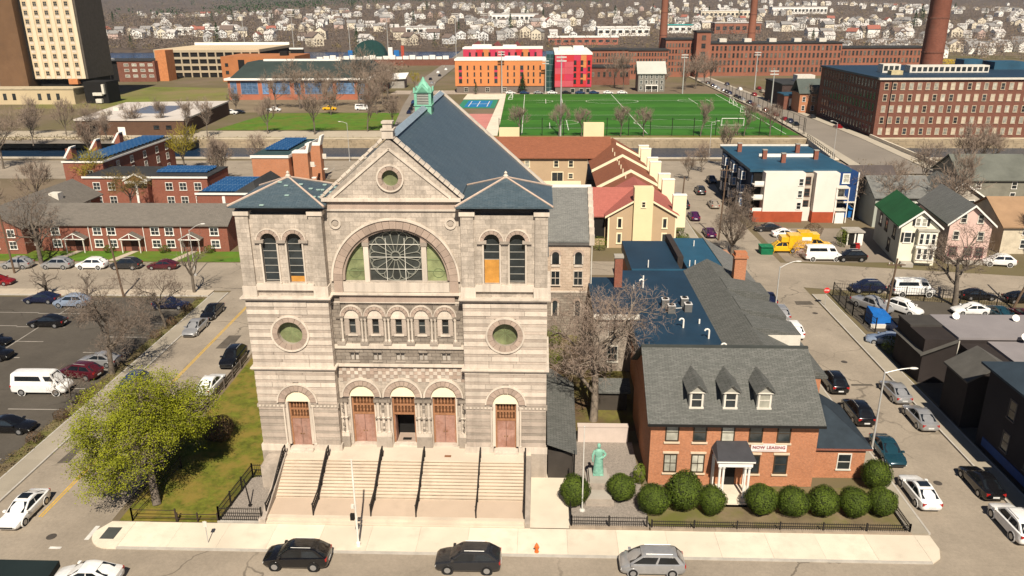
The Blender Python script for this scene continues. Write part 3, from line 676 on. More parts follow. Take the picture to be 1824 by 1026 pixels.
# great arch and rose window
voussoirs(ch, 0, 17.5, 4.3, 4.98, 0, 180, 27, CV-.12, CV+.35, st_pink); ringmesh("hood_mould", ch, 0, 17.5, 4.985, 5.14, CV-.22, CV+.1, st_smooth, 0, 180, 48)
ringmesh("inner_moulding", ch, 0, 17.5, 4.1, 4.285, CV+.05, CV+.6, st_pink, 0, 180, 48)
for s in (-1, 1):
    box("arch_springer", ch, s*4.64-.34, s*4.64+.34, CV-.12, CV+.35, 16.45, 17.49, st_pink)
box("window_sill", ch, -4.25, 4.25, CV-.1, CV+.5, 16.55, 17.3, st_smooth)
for x0, x1 in ((-4.3, -2.45), (2.45, 4.3)):
    zz = 17.3
    pts = [(x, 17.5+math.sqrt(max(0, 4.15**2-x*x))) for x in [x0+(x1-x0)*i/8 for i in range(9)]]
    g = MB().prism([(x0, zz), (x1, zz)]+pts[::-1], CV+.48, CV+.52).build("side_light", green_gl, ch)
    for z in (18.15, 19.1, 20.05):
        xa = math.sqrt(max(0, 4.1**2-(z-17.5)**2)); lo, hi = (max(x0, -xa), x1) if x0 < 0 else (x0, min(x1, xa))
        if hi > lo: box("glazing_bar", g, lo, hi, CV+.44, CV+.479, z, z+.05, M("glazing_olive", (.2, .25, .12), .6))
    rs = MB(); cx = (x0+x1)/2
    for i in range(10): rs.tube((cx+.45*math.cos(i*.628), CV+.46, 18.0+.38*math.sin(i*.628)), (cx+.45*math.cos((i+1)*.628), CV+.46, 18.0+.38*math.sin((i+1)*.628)), .02, n=4)
    rs.build("tracery_motif", M("tracery_olive", (.15, .19, .09), .7), g)
for s in (-1, 1):
    mb = MB(); mb.box(s*2.3-.2, s*2.3+.2, CV+.12, CV+.6, 16.9, 20.3); mb.build("mullion_pier", st_smooth, ch, fix=False); box("pier_capital", ch, s*2.3-.27, s*2.3+.27, CV+.06, CV+.6, 20.31, 20.6, st_rough)
    mb = MB(); mb.box(s*2.3-.25, s*2.3+.25, CV+.1, CV+.6, 20.61, 21.05); mb.build("pier_block", st_pink, ch, fix=False)
pts = [(x, 17.5+math.sqrt(4.15**2-x*x)) for x in [-2.1+4.2*i/12 for i in range(13)]]
rose = MB().prism([(-2.1, 17.3), (2.1, 17.3)]+pts[::-1], CV+.5, CV+.54).build("rose_window", lead_gl, ch)
tr = MB(); rc = (0, 19.42); y = CV+.44
def ln(r0, a0, r1, a1, r=.045): tr.tube((rc[0]+r0*math.cos(a0), y, rc[1]+r0*math.sin(a0)), (rc[0]+r1*math.cos(a1), y, rc[1]+r1*math.sin(a1)), r, n=5)
NS = 16
for i in range(NS):
    a = 2*math.pi*(i+.5)/NS; ln(.36, a, 1.62, a, .04)
    b = 2*math.pi*(i+1.5)/NS; am = (a+b)/2
    for k in range(6):                        # petal heads
        t0, t1 = math.pi*k/6, math.pi*(k+1)/6
        f = lambda t: (1.62+.42*math.sin(t), am-(b-a)/2*math.cos(t))
        ln(*f(t0), *f(t1), .04)
for i in range(24):
    a, b = 2*math.pi*i/24, 2*math.pi*(i+1)/24
    ln(.36, a, .36, b, .07); ln(2.08, a, 2.08, b, .045)
tr.build("tracery", M("tracery_stone", (.21, .21, .175), .8, .1), rose)
tr = MB()
for z in (18.3, 19.3, 20.35): tr.box(-2.08, 2.08, CV+.38, CV+.42, z, z+.05)
for x in (-.75, .75): tr.box(x-.025, x+.025, CV+.37, CV+.41, 17.3, 20.9)
tr.build("storm_glazing_bar", M("bar_pale", (.55, .53, .46), .6), rose, fix=False)
# cornice, frieze, arcade
mb = MB(); mb.box(-cw_-.02, cw_+.02, CV-.3, CV+.3, 16.33, 16.5); mb.build("cornice", st_smooth, ch, fix=False)
box("arcade_frieze", ch, -cw_+.7, cw_-.7, CV-.06, CV+.2, 15.68, 16.25, st_pink); box("frieze_mould", ch, -cw_, cw_, CV-.1, CV+.2, 15.6, 15.675, st_smooth)
for s in (-1, 1): box("corner_pier", ch, s*5.0-.34, s*5.0+.34, CV-.1, CV+.3, 11.65, 15.59, st_dark)
for i in range(5):
    x = -3.8+1.9*i
    voussoirs(ch, x, 14.45, .58, .86, 0, 180, 7, CV-.12, CV+.2, st_pink); ringmesh("hood_mould", ch, x, 14.45, .865, .94, CV-.16, CV+.1, st_smooth, 0, 180, 14)
    MB().prism([(x-.57, 14.45), (x+.57, 14.45)]+arc(x, 14.45, .57, 0, 180, 10), CV+.02, CV+.15).build("tympanum", st_smooth, ch)
    box("lintel", ch, x-.62, x+.62, CV-.06, CV+.15, 14.22, 14.44, st_smooth)
    g = box("arcade_window", ch, x-.24, x+.24, CV+.3, CV+.33, 12.85, 14.2, glass); box("glazing_bar", g, -.24, .24, -.05, -.016, -.03, .03, M("bar_grey", (.3, .29, .26)))
    box("window_sill", ch, x-.4, x+.4, CV-.04, CV+.3, 12.68, 12.845, st_smooth)
    for s in (-1, 1): box("panel", ch, x+s*.45-.18, x+s*.45+.18, CV, CV+.12, 12.7, 14.21, st_mid)
    for s in (-1, 1):
        g = box("blind_window", ch, x+s*.19-.15, x+s*.19+.15, CV+.2, CV+.23, 10.5, 11.25, M("blind_pale", (.42, .38, .33)))
    box("blind_hood", ch, x-.45, x+.45, CV-.14, CV, 11.26, 11.38, st_dark)
    box("blind_sill", ch, x-.42, x+.42, CV-.1, CV, 10.36, 10.49, st_rough)
for i in range(6):
    x = -4.75+1.9*i
    for s in ((-1, 1) if 0 < i < 5 else ((1,) if i == 0 else (-1,))):
        MB().lathe([(.13,0),(.13,.12),(.085,.2),(.08,1.75),(.14,1.95),(.15,2.1)], 8, (x+s*.14, CV-.12, 12.25)).build("colonnette", st_smooth, ch)
    box("capital", ch, x-.32, x+.32, CV-.26, CV+.05, 14.3, 14.46, st_dark); box("column_base", ch, x-.34, x+.34, CV-.28, CV+.05, 11.98, 12.24, st_rough)
mb = MB(); mb.box(-cw_, cw_, CV-.2, CV+.1, 11.62, 11.97); mb.build("arcade_sill", st_smooth, ch, fix=False)
for z in (10.02,): box("string_course", ch, -cw_-.02, cw_+.02, CV-.26, CV+.2, z, z+.2, st_smooth)
# chequer band of alternating stones above the porch arches
rr = random.Random(11)
for r_ in range(4):
    for i in range(32):
        x = -5.1+i*.33; z = 8.72+r_*.32
        if any(math.hypot(x-q, z-7.2) < 1.85 for q in (-3.45, 0, 3.45)): continue
        if (i+r_) % 2 == 0: box("chequer_stone", ch, x-.155, x+.155, CV-.05-rr.random()*.03, CV+.05, z-.15, z+.15, st_pale if rr.random() < .8 else st_pink)
        else: box("chequer_stone", ch, x-.155, x+.155, CV-.02, CV+.05, z-.15, z+.15, st_pink)
for q in (-3.45, 0, 3.45):
    voussoirs(ch, q, 7.2, 1.07, 1.55, 0, 180, 11, CV-.2, CV+.3, st_pink); ringmesh("hood_mould", ch, q, 7.2, 1.555, 1.69, CV-.28, CV+.1, st_smooth, 0, 180, 20)
    MB().prism([(q-1.05, 7.15), (q+1.05, 7.15)]+arc(q, 7.2, 1.05, 0, 180, 14), CV+.02, CV+.29).build("tympanum", cream, ch)
    door_unit(ch, q, CV+.3, 1.98, 2.62, 7.1, q == 0)
    box("door_step", ch, q-1.1, q+1.1, CV-.1, CV+.5, 2.44, 2.6, st_smooth)
    for s in (-1, 1): box("jamb", ch, q+s*1.03-.05, q+s*1.03+.05, CV-.02, CV+.35, 2.62, 7.15, st_smooth)
for q in (-5.1, -1.725, 1.725, 5.1):
    ww = .68 if abs(q) < 3 else .42
    box("pier_base", ch, q-ww, q+ww, CV-.35, CV+.2, 2.44, 3.45, st_rough); box("pier_plinth", ch, q-ww+.03, q+ww-.03, CV-.3, CV+.2, 3.46, 3.75, st_smooth)
    for dx in ((-.42, 0, .42) if abs(q) < 3 else (-.12, .2)):
        MB().lathe([(.17,0),(.17,.12),(.13,.2),(.125,1.3),(.17,1.36),(.17,1.5),(.125,1.56),(.125,2.7),(.19,2.95)], 8, (q+dx, CV-.12, 3.76)).build("column", st_smooth if dx else st_pale, ch)
    for z in (4.0, 4.5, 5.8, 6.2): box("pier_ornament", ch, q-.1, q+.1, CV-.3, CV-.1, z, z+.25, st_dark)
    box("pier_band", ch, q-ww, q+ww, CV-.28, CV+.1, 5.14, 5.25, st_dark); box("pier_capital", ch, q-ww-.05, q+ww+.05, CV-.32, CV+.1, 6.72, 7.02, st_dark)
# ---- nave and roof
NV0, NV1 = 1.9, 33.4
box("nave_wall", ch, -12.0, 12.0, 6.75, NV1-.4, 0, 17.6, st_wall)
mb = MB()
for s in (-1, 1):
    za = 28.85-.9023*5.3; zb = 28.85-.9023*12.2
    mb.idx([(0,NV0,28.85),(s*5.3,NV0,za),(s*5.3,7.0,za),(s*12.2,7.0,zb),(s*12.2,NV1,zb),(0,NV1,28.85),(0,NV0,28.55),(s*5.3,NV0,za-.3),(s*5.3,7.0,za-.3),(s*12.2,7.0,zb-.3),(s*12.2,NV1,zb-.3),(0,NV1,28.55)],
           [(0,1,2,5),(2,3,4,5),(0,6,7,1),(1,7,8,2),(2,8,9,3),(3,9,10,4),(4,10,11,5),(11,8,7,6),(11,10,9,8)])
nr = mb.build("nave_roof", slate, ch)
MB().prism([(-12.0, 17.61), (12.0, 17.61), (0, 28.5)], NV1-1.0, NV1-.5).build("rear_gable", st_wall, ch)
MB().prism([(-5.3, 24.0), (5.3, 24.0), (0, 28.5)], 1.5, 2.4).build("front_gable_back", st_wall, ch)
for s in (-1, 1):
    a = Vector((0, 0, 28.9)); b = Vector((s*12.4, 0, 17.7)); n = Vector((s*.67, 0, .74))*.22
    MB().hexa([(a.x,NV1-.05,a.z),(b.x,NV1-.05,b.z),(b.x,NV1+.5,b.z),(a.x,NV1+.5,a.z),(a.x+n.x,NV1-.05,a.z+n.z),(b.x+n.x,NV1-.05,b.z+n.z),(b.x+n.x,NV1+.5,b.z+n.z),(a.x+n.x,NV1+.5,a.z+n.z)]).build("rear_coping", st_smooth, nr)
MB().hexa([(-.45,NV0+.4,28.72),(.45,NV0+.4,28.72),(.45,NV1,28.72),(-.45,NV1,28.72),(-.05,NV0+.4,29.02),(.05,NV0+.4,29.02),(.05,NV1,29.02),(-.05,NV1,29.02)]).build("ridge_cap", M("ridge_lead", (.24, .3, .35), .5, .15, 1, spec=.5), nr)
# copper ventilator on the ridge
cy = 20.2
mb = MB(); mb.box(-.8, .8, cy-.8, cy+.8, 27.9, 28.95); cb = mb.build("copper_cupola", copper, ch, fix=False)
mb = MB(); mb.box(-.88, .88, cy-.88, cy+.88, 28.96, 29.08)
for sx in (-1, 1):
    for sy in (-1, 1): mb.box(sx*.7-.13, sx*.7+.13, cy+sy*.7-.13, cy+sy*.7+.13, 29.09, 30.3); mb.box(sx*.8-.08, sx*.8+.08, cy+sy*.8-.08, cy+sy*.8+.08, 30.31, 30.7)
mb.box(-.9, .9, cy-.9, cy+.9, 30.2, 30.3)
mb.build("cupola_frame", copper, cb, fix=False)
box("cupola_core", cb, -.58, .58, cy-.58, cy+.58, 29.09, 30.25, M("louvre_dark", (.1, .13, .12), .8))
for i in range(7):
    z = 29.12+i*.155; MB().hexa([(-.56,cy-.8,z),(.56,cy-.8,z),(.56,cy-.6,z+.1),(-.56,cy-.6,z+.1),(-.56,cy-.8,z+.04),(.56,cy-.8,z+.04),(.56,cy-.6,z+.14),(-.56,cy-.6,z+.14)]).build("louvre", M("louvre_grey", (.36, .37, .33), .7), cb)
MB().prism([(-.75, 30.25), (.75, 30.25), (0, 31.05)], cy-.92, cy+.92).build("cupola_gable", copper, cb)
MB().prism([(-.48, 30.3), (.48, 30.3), (0, 30.8)], cy-.96, cy-.925).build("cupola_tympanum", M("copper_dark", (.12, .3, .2), .6), cb)
MB().lathe([(.82, 30.3), (.76, 30.6), (.52, 30.85), (.42, 31.05), (.26, 31.2), (.17, 31.4), (.04, 31.65)], 8, (0, cy, 0)).build("cupola_dome", copper, cb)
# ---- steps
stp = thing("entrance_steps", "broad flight of pale granite steps rising to the church doors", "steps", (-11.45, 50.75, 0))
xl, xr = -9.75, 10.4
step_m = M("step_granite", (.60, .51, .40), .92, .16, .8, rand=.08, stain=.5, bump=.1, bscale=15)
for i in range(2): box("step", stp, xl, xr, .02+i*.38, 3.2, .15 if i == 0 else .15+i*.17-.005, .32+i*.17, step_m)
MB().hexa([(xl,.78,.4),(xr,.78,.4),(xr,2.7,.4),(xl,2.7,.4),(xl,.78,.5),(xr,.78,.5),(xr,2.7,.76),(xl,2.7,.76)]).build("ramp_slab", M("ramp_pink", (.47, .37, .28), .92, .12, .5, stain=.3), stp)
z = .76
for i in range(12):
    h = (2.44-.76)/12; box("step", stp, xl, xr, 2.62+i*.262, 6.3, z, z+h-.004, step_m); 
    box("step_nosing", stp, xl, xr, 2.60+i*.262, 2.66+i*.262, z+h-.04, z+h+.003, M("nosing_dirty", (.36, .27, .19), .95, .5, .9, stain=.8)); z += h
box("landing", stp, xl-.4, xr+.4, 5.78, 8.6, 2.2, 2.446, M("landing_pale", (.58, .5, .4), .92, .12, .5, stain=.35))
box("landing_grate", stp, 3.55, 4.1, 6.3, 6.6, 2.447, 2.46, M("rust", (.22, .1, .05), .9))
for x in (xl-.42, xr+.02):
    MB().hexa([(x,0,0),(x+.4,0,0),(x+.4,6.8,0),(x,6.8,0),(x,0,.55),(x+.4,0,.55),(x+.4,6.2,2.75),(x,6.2,2.75)]).build("cheek_wall", st_rough, stp)
box("base_block", stp, xl-1.9, xl-.43, 5.0, 7.0, 0, 2.15, st_rough)
for i, (X, lab) in enumerate(((-21.35, "black iron handrail beside the gravel court at the end of the church steps"), (-17.65, "black iron handrail below the church tower door with the boarded window foot"), (-13.1, "black iron handrail on the church steps behind the white signal pole"), (-9.55, "black iron handrail on the church steps below the open doorway"), (-4.85, "black iron handrail on the church steps by the rusty grate"), (-1.1, "black iron handrail along the church steps beside the concrete side path"))):
    h = thing("handrail", lab, "handrail", (X, 50.75, 0), 0, "handrails on the church steps")
    pts = [(.75, .5), (2.5, .74), (3.6, 1.35), (4.6, 1.86), (5.7, 2.44), (6.3, 2.446)]
    for k, (yy, zz) in enumerate(pts): MB().tube((0, yy, zz-.05), (0, yy, zz+.98), .06, n=6).build("post", black_iron, h)
    for hh in (.95, .55):
        mb = MB()
        for (ya, za), (yb, zb) in zip(pts, pts[1:]): mb.tube((0, ya, za+hh), (0, yb, zb+hh), .055, n=6)
        mb.build("rail", black_iron, h)
    mb = MB()
    for k in range(26):
        yy = .9+k*.205; 
        for (ya, za), (yb, zb) in zip(pts, pts[1:]):
            if ya <= yy <= yb: zz = za+(zb-za)*(yy-ya)/(yb-ya); mb.tube((0, yy, zz+.1), (0, yy, zz+.95), .022, n=4)
    o = mb.build("balusters", black_iron, h, fix=False); o["kind"] = "stuff"
    MB().lathe([(.05,0),(.09,.06),(.05,.14),(.01,.2)], 6, (0, .75, 1.45)).build("post_cap", black_iron, h)
# ---- side wing of the church
wg = thing("church_wing", "narrow granite sacristy wing with arched windows and pale grey roof beside the nave", "building", (3.4, 89, 0))
hx = 2.55
box("wall", wg, -hx, hx, 0, 9, 0, 11.55, BR("wing_granite", (.47, .36, .27), (.54, .43, .33), (.36, .28, .21), .7, .33, .02, bump=.5, stain=.4))
box("wall_band", wg, -hx-.02, hx+.02, -.06, .2, 5.6, 5.8, st_smooth); box("lower_wall", wg, -hx-.03, hx+.03, -.05, .3, 0, 5.59, st_dark)
for x in (-1.55, 1.15):
    for z0, zs, hw in ((9.2, 10.3, .42), (2.6, 4.3, .3)):
        MB().prism(archpoly(x, z0, zs, hw, 10), -.1, .05).build("arched_window", glass, wg)
        ringmesh("arch_surround", wg, x, zs, hw, hw+.26, -.16, .02, st_pink, 0, 180, 14)
        for s in (-1, 1): box("jamb", wg, x+s*(hw+.08)-.08, x+s*(hw+.08)+.08, -.13, .02, z0, zs-.002, st_smooth)
    window(wg, x, -.04, 6.6, .95, 1.7, st_smooth, glass, nx=2, ny=2, proud=.12)
    box("apron", wg, x-.5, x+.5, -.1, .02, 8.85, 9.1, st_smooth)
box("cornice", wg, -hx-.1, hx+.1, -.25, .3, 11.56, 12.0, M("cornice_dark", (.12, .11, .1), .8))
MB().hexa([(-hx-.1,-.3,11.9),(hx-.2,-.3,11.9),(hx-.2,6.5,16.8),(-hx-.1,6.5,16.8),(-hx-.1,-.3,12.1),(hx-.2,-.3,12.1),(hx-.2,6.5,17.0),(-hx-.1,6.5,17.0)]).build("roof", shingle_l, wg)
box("ridge_parapet", wg, -hx-.1, hx+.3, 6.52, 7.0, 11.5, 17.25, white)
for i in range(8):
    t = i/8; y = -.3+t*6.8; z = 12.1+t*4.9
    box("parapet_stone", wg, hx-.18, hx+.42, y, y+.84, 11.57, z+.72, st_smooth)
MB().tube((hx+.15, -.2, 0), (hx+.15, -.2, 11.5), .06).build("downpipe", white_d, wg)
# low shed roof between church and statue garden
sh = thing("lean_to_shed", "low lean-to with dark grey shingled roof against the church tower", "shed", (1.8, 57.2, 0))
box("wall", sh, -1.0, 1.1, .6, 15, 0, 2.6, M("shed_wall", (.05, .042, .035), .9))
MB().hexa([(-1.1,.3,3.5),(1.4,0,2.75),(1.6,13.0,2.75),(-1.1,15.4,3.5),(-1.1,.3,3.65),(1.4,0,2.9),(1.6,13.0,2.9),(-1.1,15.4,3.65)]).build("roof", shingle, sh)
box("post", sh, 1.1, 1.25, .1, .25, 0, 2.7, dark)
# ================================================================== RECTORY
rc_ = thing("brick_rectory", "orange brick house with three roof dormers, white porch and leasing banner", "house", (16, 57.2, 0))
box("wall", rc_, -6.8, 6.8, 0, 11.6, 0, 5.9, brick_o)
MB().prism([(-6.75, 5.9), (6.75, 5.9), (6.75, 6.0), (-6.75, 6.0)], .02, 11.5).build("wall_top", brick_o, rc_)
# gable ends run along y: build directly
for s in (-6.78, 6.5):
    mb = MB(); mb.idx([(s,.02,5.9),(s,11.58,5.9),(s,5.8,9.8),(s+.28,.02,5.9),(s+.28,11.58,5.9),(s+.28,5.8,9.8)], [(0,1,2),(5,4,3),(0,3,4,1),(1,4,5,2),(2,5,3,0)]); mb.build("gable_wall", brick_o, rc_)
rf = gable_roof(MB(), -7.15, 7.15, -.5, 12.1, 6.08, 10.2).build("roof", shingle, rc_)
box("ridge_cap", rf, -7.15, 7.15, 5.65, 5.95, 10.1, 10.26, M("ridge_dark", (.05, .055, .05), .9))
box("gutter", rf, -7.15, 7.15, -.62, -.5, 5.85, 6.02, dark)
sash = M("sash_bronze", (.05, .035, .022), .6); lint = M("lintel_stone", (.62, .5, .36), .85, .1, 2)
for i in range(5):
    x = -5.05+i*2.27
    window(rc_, x, 0, 4.3, .92, 1.5, sash, glass_l if i in (0, 2) else glass, nx=1, ny=2, fr=.1, sill=False, proud=.06); box("sill", rc_, x-.65, x+.65, -.14, .02, 4.02, 4.17, lint)
    if i != 2:
        window(rc_, x, 0, 1.35, .92, 1.55, sash, glass_b if False else (glass_l if i < 2 else glass), nx=2 if i < 2 else 1, ny=2, fr=.1, sill=False, proud=.06)
        box("sill", rc_, x-.65, x+.65, -.14, .02, 1.08, 1.22, lint); box("lintel", rc_, x-.65, x+.65, -.09, .02, 3.05, 3.22, lint)
for x in (-3.1, -.35, 2.4):
    d = box("dormer", rc_, x-.62, x+.62, .8, 4.5, 6.6, 8.45, M("dormer_grey", (.2, .2, .185), .85, .15, 2))
    window(d, 0, -1.86, -.55, .78, 1.32, white_d, glass if x < 2 else glass_l, ny=2, fr=.15, sill=True, proud=.06)
    gable_roof(MB(), -.85, .85, -2.2, 2.6, .86, 1.62, 'y', .1).build("dormer_roof", shingle, d)
    MB().prism([(-.7, .84), (.7, .84), (0, 1.42)], -1.95, -1.75).build("dormer_pediment", M("dormer_trim", (.3, .29, .25), .8), d)
    mb = MB(); mb.box(-.75, .75, -2.05, -1.86, .76, .84); mb.build("dormer_cornice", white_d, d, fix=False)
pb = MB(); pb.box(-1.55, 1.2, -2.0, 0, 3.05, 3.5); pb.box(-1.7, 1.35, -2.15, 0, 3.51, 3.68); porch = pb.build("porch", white, rc_, fix=False)
MB().hexa([(-1.75,-2.2,3.69),(1.4,-2.2,3.69),(1.4,0,3.69),(-1.75,0,3.69),(-1.65,-2.1,3.75),(1.3,-2.1,3.75),(1.1,0,4.3),(-1.4,0,4.3)]).build("porch_roof", M("porch_lead", (.05, .05, .055), .7, .2), porch)
for x in (-1.35, -1.05, .7, 1.0): MB().lathe([(.15,0),(.15,.12),(.11,.2),(.1,2.6),(.16,2.75),(.17,2.9)], 10, (x, -1.8, .15)).build("column", white, porch)
for x in (-1.5, 1.15): box("pilaster", porch, x-.12, x+.12, -.14, 0, .1, 3.04, white)
box("porch_floor", porch, -1.7, 1.35, -2.2, 0, 0, .15, concrete); box("door", porch, -.6, .35, -.09, .01, .15, 2.5, dark); box("transom_light", porch, -.6, .35, -.07, .01, 2.52, 2.95, glass)
for i in range(3): box("step", porch, -1.1, .8, -3.1+i*.3, -2.21, 0, .05+i*.05, concrete)
sg = thing("leasing_banner", "white NOW LEASING banner on the brick rectory wall", "banner", (18.9, 57.1, 3.75))
box("board", sg, -1.45, 1.45, -.03, .03, -.36, .36, M("banner_white", (.75, .7, .66), .7, .03))
def text(body, par, loc, size, mat, name="lettering", ext=.006):
    c = bpy.data.curves.new(name, 'FONT'); c.body = body; c.size = size; c.align_x = 'CENTER'; c.align_y = 'CENTER'; c.extrude = ext; c.offset = size*.03
    c.space_character = 1.08; o = bpy.data.objects.new(name, c); COL.objects.link(o); bpy.context.view_layer.update()
    me = bpy.data.meshes.new_from_object(o.evaluated_get(bpy.context.evaluated_depsgraph_get())); bpy.data.objects.remove(o); me.materials.clear(); me.materials.append(mat)
    return link(name, me, par, loc, (R(90), 0, 0))
tm = M("banner_maroon", (.22, .02, .03), .7)
t = text("NOW LEASING", sg, (0, -.045, .02), .37, tm)
mb = MB(); mb.box(-.9, .9, -.036, -.031, -.23, -.2); mb.box(-1.2, 1.2, -.036, -.031, -.3, -.28); mb.box(-.7, .7, -.036, -.031, .26, .29); mb.build("banner_small_print", M("banner_red", (.55, .25, .22), .7), sg, fix=False)
# annex with dark hipped roof
an = thing("brick_annex", "single-storey orange brick annex with dark hipped roof beside the rectory", "house", (25.2, 58.6, 0))
box("wall", an, -2.3, 2.3, 0, 7, 0, 3.0, brick_o)
mb = MB(); mb.idx([(-2.4,-.35,3.05),(2.7,-.35,3.05),(2.7,7.3,3.05),(-2.4,7.3,3.05),(-2.4,2.2,5.6),(-.6,2.6,5.6),(-.6,5.2,5.6),(-2.4,5.2,5.6)], [(0,1,5,4),(1,2,6,5),(2,3,7,6),(4,5,6,7),(3,2,1,0),(0,4,7,3)])
mb.build("roof", M("roof_navy_shingle", (.022, .032, .042), .85, .25, 1.0), an)
window(an, .6, 0, .9, 1.0, 1.4, white_d, glass, ny=2); box("fascia", an, -2.4, 2.7, -.33, -.25, 2.85, 3.04, brick_r)
# rear wings: flat navy roof, shingled mansard side, chimneys, ridges
rw = thing("rectory_rear_wing", "long brick rear wing with flat navy roof and grey shingled slope", "building", (18, 69, 0))
box("wall", rw, -8.0, 9.0, 0, 27, 0, 4.6, brick_o)
mb = MB(); mb.box(-8.2, .3, 0, 27, 4.6, 6.1); fr = mb.build("flat_roof", flat_navy, rw, fix=False)
mb = MB(); mb.idx([(.31,-.1,6.1),(3.2,-.1,7.7),(9.6,-.1,4.5),(.31,27.1,6.1),(3.2,27.1,7.7),(9.6,27.1,4.5),(.31,-.1,4.4),(9.6,-.1,4.3),(.31,27.1,4.4),(9.6,27.1,4.3)], [(0,1,4,3),(1,2,5,4),(6,7,2,1,0),(3,4,5,9,8),(7,9,5,2),(6,0,3,8),(6,8,9,7)])
mb.build("shingle_roof", shingle, rw)
for y0, ln_ in ((9.5, 4.0), (4.5, 3.5), (16, 4.2)):
    b_ = MB(); b_.idx([(3.3,y0,7.72),(8.2,y0,6.9),(3.3,y0+ln_,7.72),(8.2,y0+ln_,6.9),(8.2,y0,5.2),(8.2,y0+ln_,5.2),(3.3,y0,7.4),(3.3,y0+ln_,7.4)], [(0,1,3,2),(1,4,5,3),(0,6,4,1),(2,3,5,7),(6,7,5,4),(0,2,7,6)])
    b_.build("shed_dormer", shingle, rw)
box("white_gable", rw, 4.6, 8.15, 4.38, 4.49, 5.6, 6.85, white_d)
for k, (x, y) in enumerate(((-5.6, 20.5), (-2.9, 8.0), (-.8, 5.2), (.1, 1.6), (-5.2, 23.5), (-1.0, 9.2), (-6.8, 20))):
    hook = k in (0, 1, 2, 3)
    mb = MB(); mb.tube((x, y, 6.1), (x, y, 6.95 if hook else 6.6), .09, n=6)
    if hook:
        for a in range(5): mb.tube((x-.22+.22*math.cos(R(a*36)), y, 6.95+.2*math.sin(R(a*36))), (x-.22+.22*math.cos(R((a+1)*36)), y, 6.95+.2*math.sin(R((a+1)*36))), .09, n=6)
    mb.build("roof_vent", white, fr)
for dx, dy in ((-3.9, 14.2), (-3.5, 12.3), (-1.7, 14.6), (-1.6, 12.8)):
    a = box("condenser_unit", fr, dx-.4, dx+.4, dy-.4, dy+.4, 6.12, 7.0, M("condenser_grey", (.12, .12, .115), .6))
    box("condenser_lid", a, -.42, .42, -.42, .42, .445, .5, M("condenser_rim", (.6, .58, .55), .5)); MB().lathe([(.3,0),(.3,.05),(.1,.06)], 12, (0, 0, .5)).build("fan_guard", dark, a)
MB().tube((-3.9, 13.2, 6.2), (-1.7, 13.6, 6.2), .06).build("conduit", steel, fr)
ck = MB(); ck.box(5.6, 7.0, 22.5, 23.6, 4.5, 9.2); ck.box(5.45, 7.15, 22.35, 23.75, 9.21, 9.45); ck.box(5.6, 7.0, 22.5, 23.6, 9.46, 9.9); c_ = ck.build("chimney", brick_o, rw, fix=False)
box("chimney_flashing", c_, 5.4, 7.2, 22.3, 23.8, 5.4, 6.0, steel)
rw2 = thing("rectory_back_block", "far brick block with flat blue roof and grey slope behind the rectory wing", "building", (18.5, 96.4, 0))
box("wall", rw2, -6.5, 8.6, 0, 14, 0, 4.6, brick_o)
box("flat_roof", rw2, -6.7, 1.6-2, .2, 13.5, 4.6, 6.0, flat_navy); box("upper_flat_roof", rw2, .4, 5.0, 0, 14, 4.6, 6.3, flat_teal)
box("parapet", rw2, -.38, .38, 3, 14, 4.6, 6.9, M("parapet_dark", (.04, .032, .028), .9)); box("front_ledge", rw2, -6.7, 5.0, -.1, .19, 4.6, 6.15, flat_teal)
mb = MB(); mb.idx([(5.01,-.3,6.4),(9.4,-.3,4.3),(5.01,14.2,6.4),(9.4,10.2,4.3),(5.01,-.3,4.3),(5.01,14.2,4.3)], [(0,1,3,2),(0,4,1),(2,3,5),(1,4,5,3)]); mb.build("shingle_slope", shingle_l, rw2)
for x, y in ((3, 10), (3.1, 1.2), (1.5, .9), (.8, .9), (-4.5, .9)): MB().tube((x, y, 6.1), (x, y, 7.1), .07, n=6).build("roof_vent", white, rw2)
bc = thing("brick_chimney_stack", "slim red brick chimney standing among bare branches behind the sacristy", "chimney", (9.2, 88, 0))
mb = MB(); mb.box(-.45, .45, -.45, .45, 0, 10.4); mb.build("stack", brick_r, bc, fix=False); box("cap", bc, -.55, .55, -.55, .55, 10.41, 10.65, concrete_g)
lb = thing("link_block", "low dark-roofed link building behind the bare tree", "building", (9, 79, 0))
box("wall", lb, -3, 1.8, 0, 12, 0, 6.5, st_rough); box("roof", lb, -3.2, 1.8, -.2, 12.2, 6.5, 6.8, flat_navy); box("cornice", lb, -3.3, 1.7, -.4, -.21, 6.3, 6.85, white_d)
for z in (1.2, 3.9): window(lb, -1.0, 0, z, 1.0, 1.8, white_d, glass)
# garden wall and gate hut behind the statue
gw = thing("garden_wall", "pale rendered low wall closing the statue garden", "wall", (5.9, 63.8, 0))
box("face", gw, -2.3, 2.3, 0, .5, 0, 1.65, M("render_pink", (.55, .46, .4), .9, .08, .6)); box("coping", gw, -2.35, 2.35, -.05, .55, 1.651, 1.75, M("render_pink", (.55, .46, .4)))
gh = thing("garden_hut", "small dark shed with grey roof in the shaded courtyard", "shed", (7.2, 70, 0))
box("wall", gh, -1.5, 1.5, 0, 2.4, 0, 2.2, M("hut_dark", (.06, .05, .04), .9)); gable_roof(MB(), -1.8, 1.8, -.3, 2.7, 2.2, 3.0).build("roof", shingle, gh)
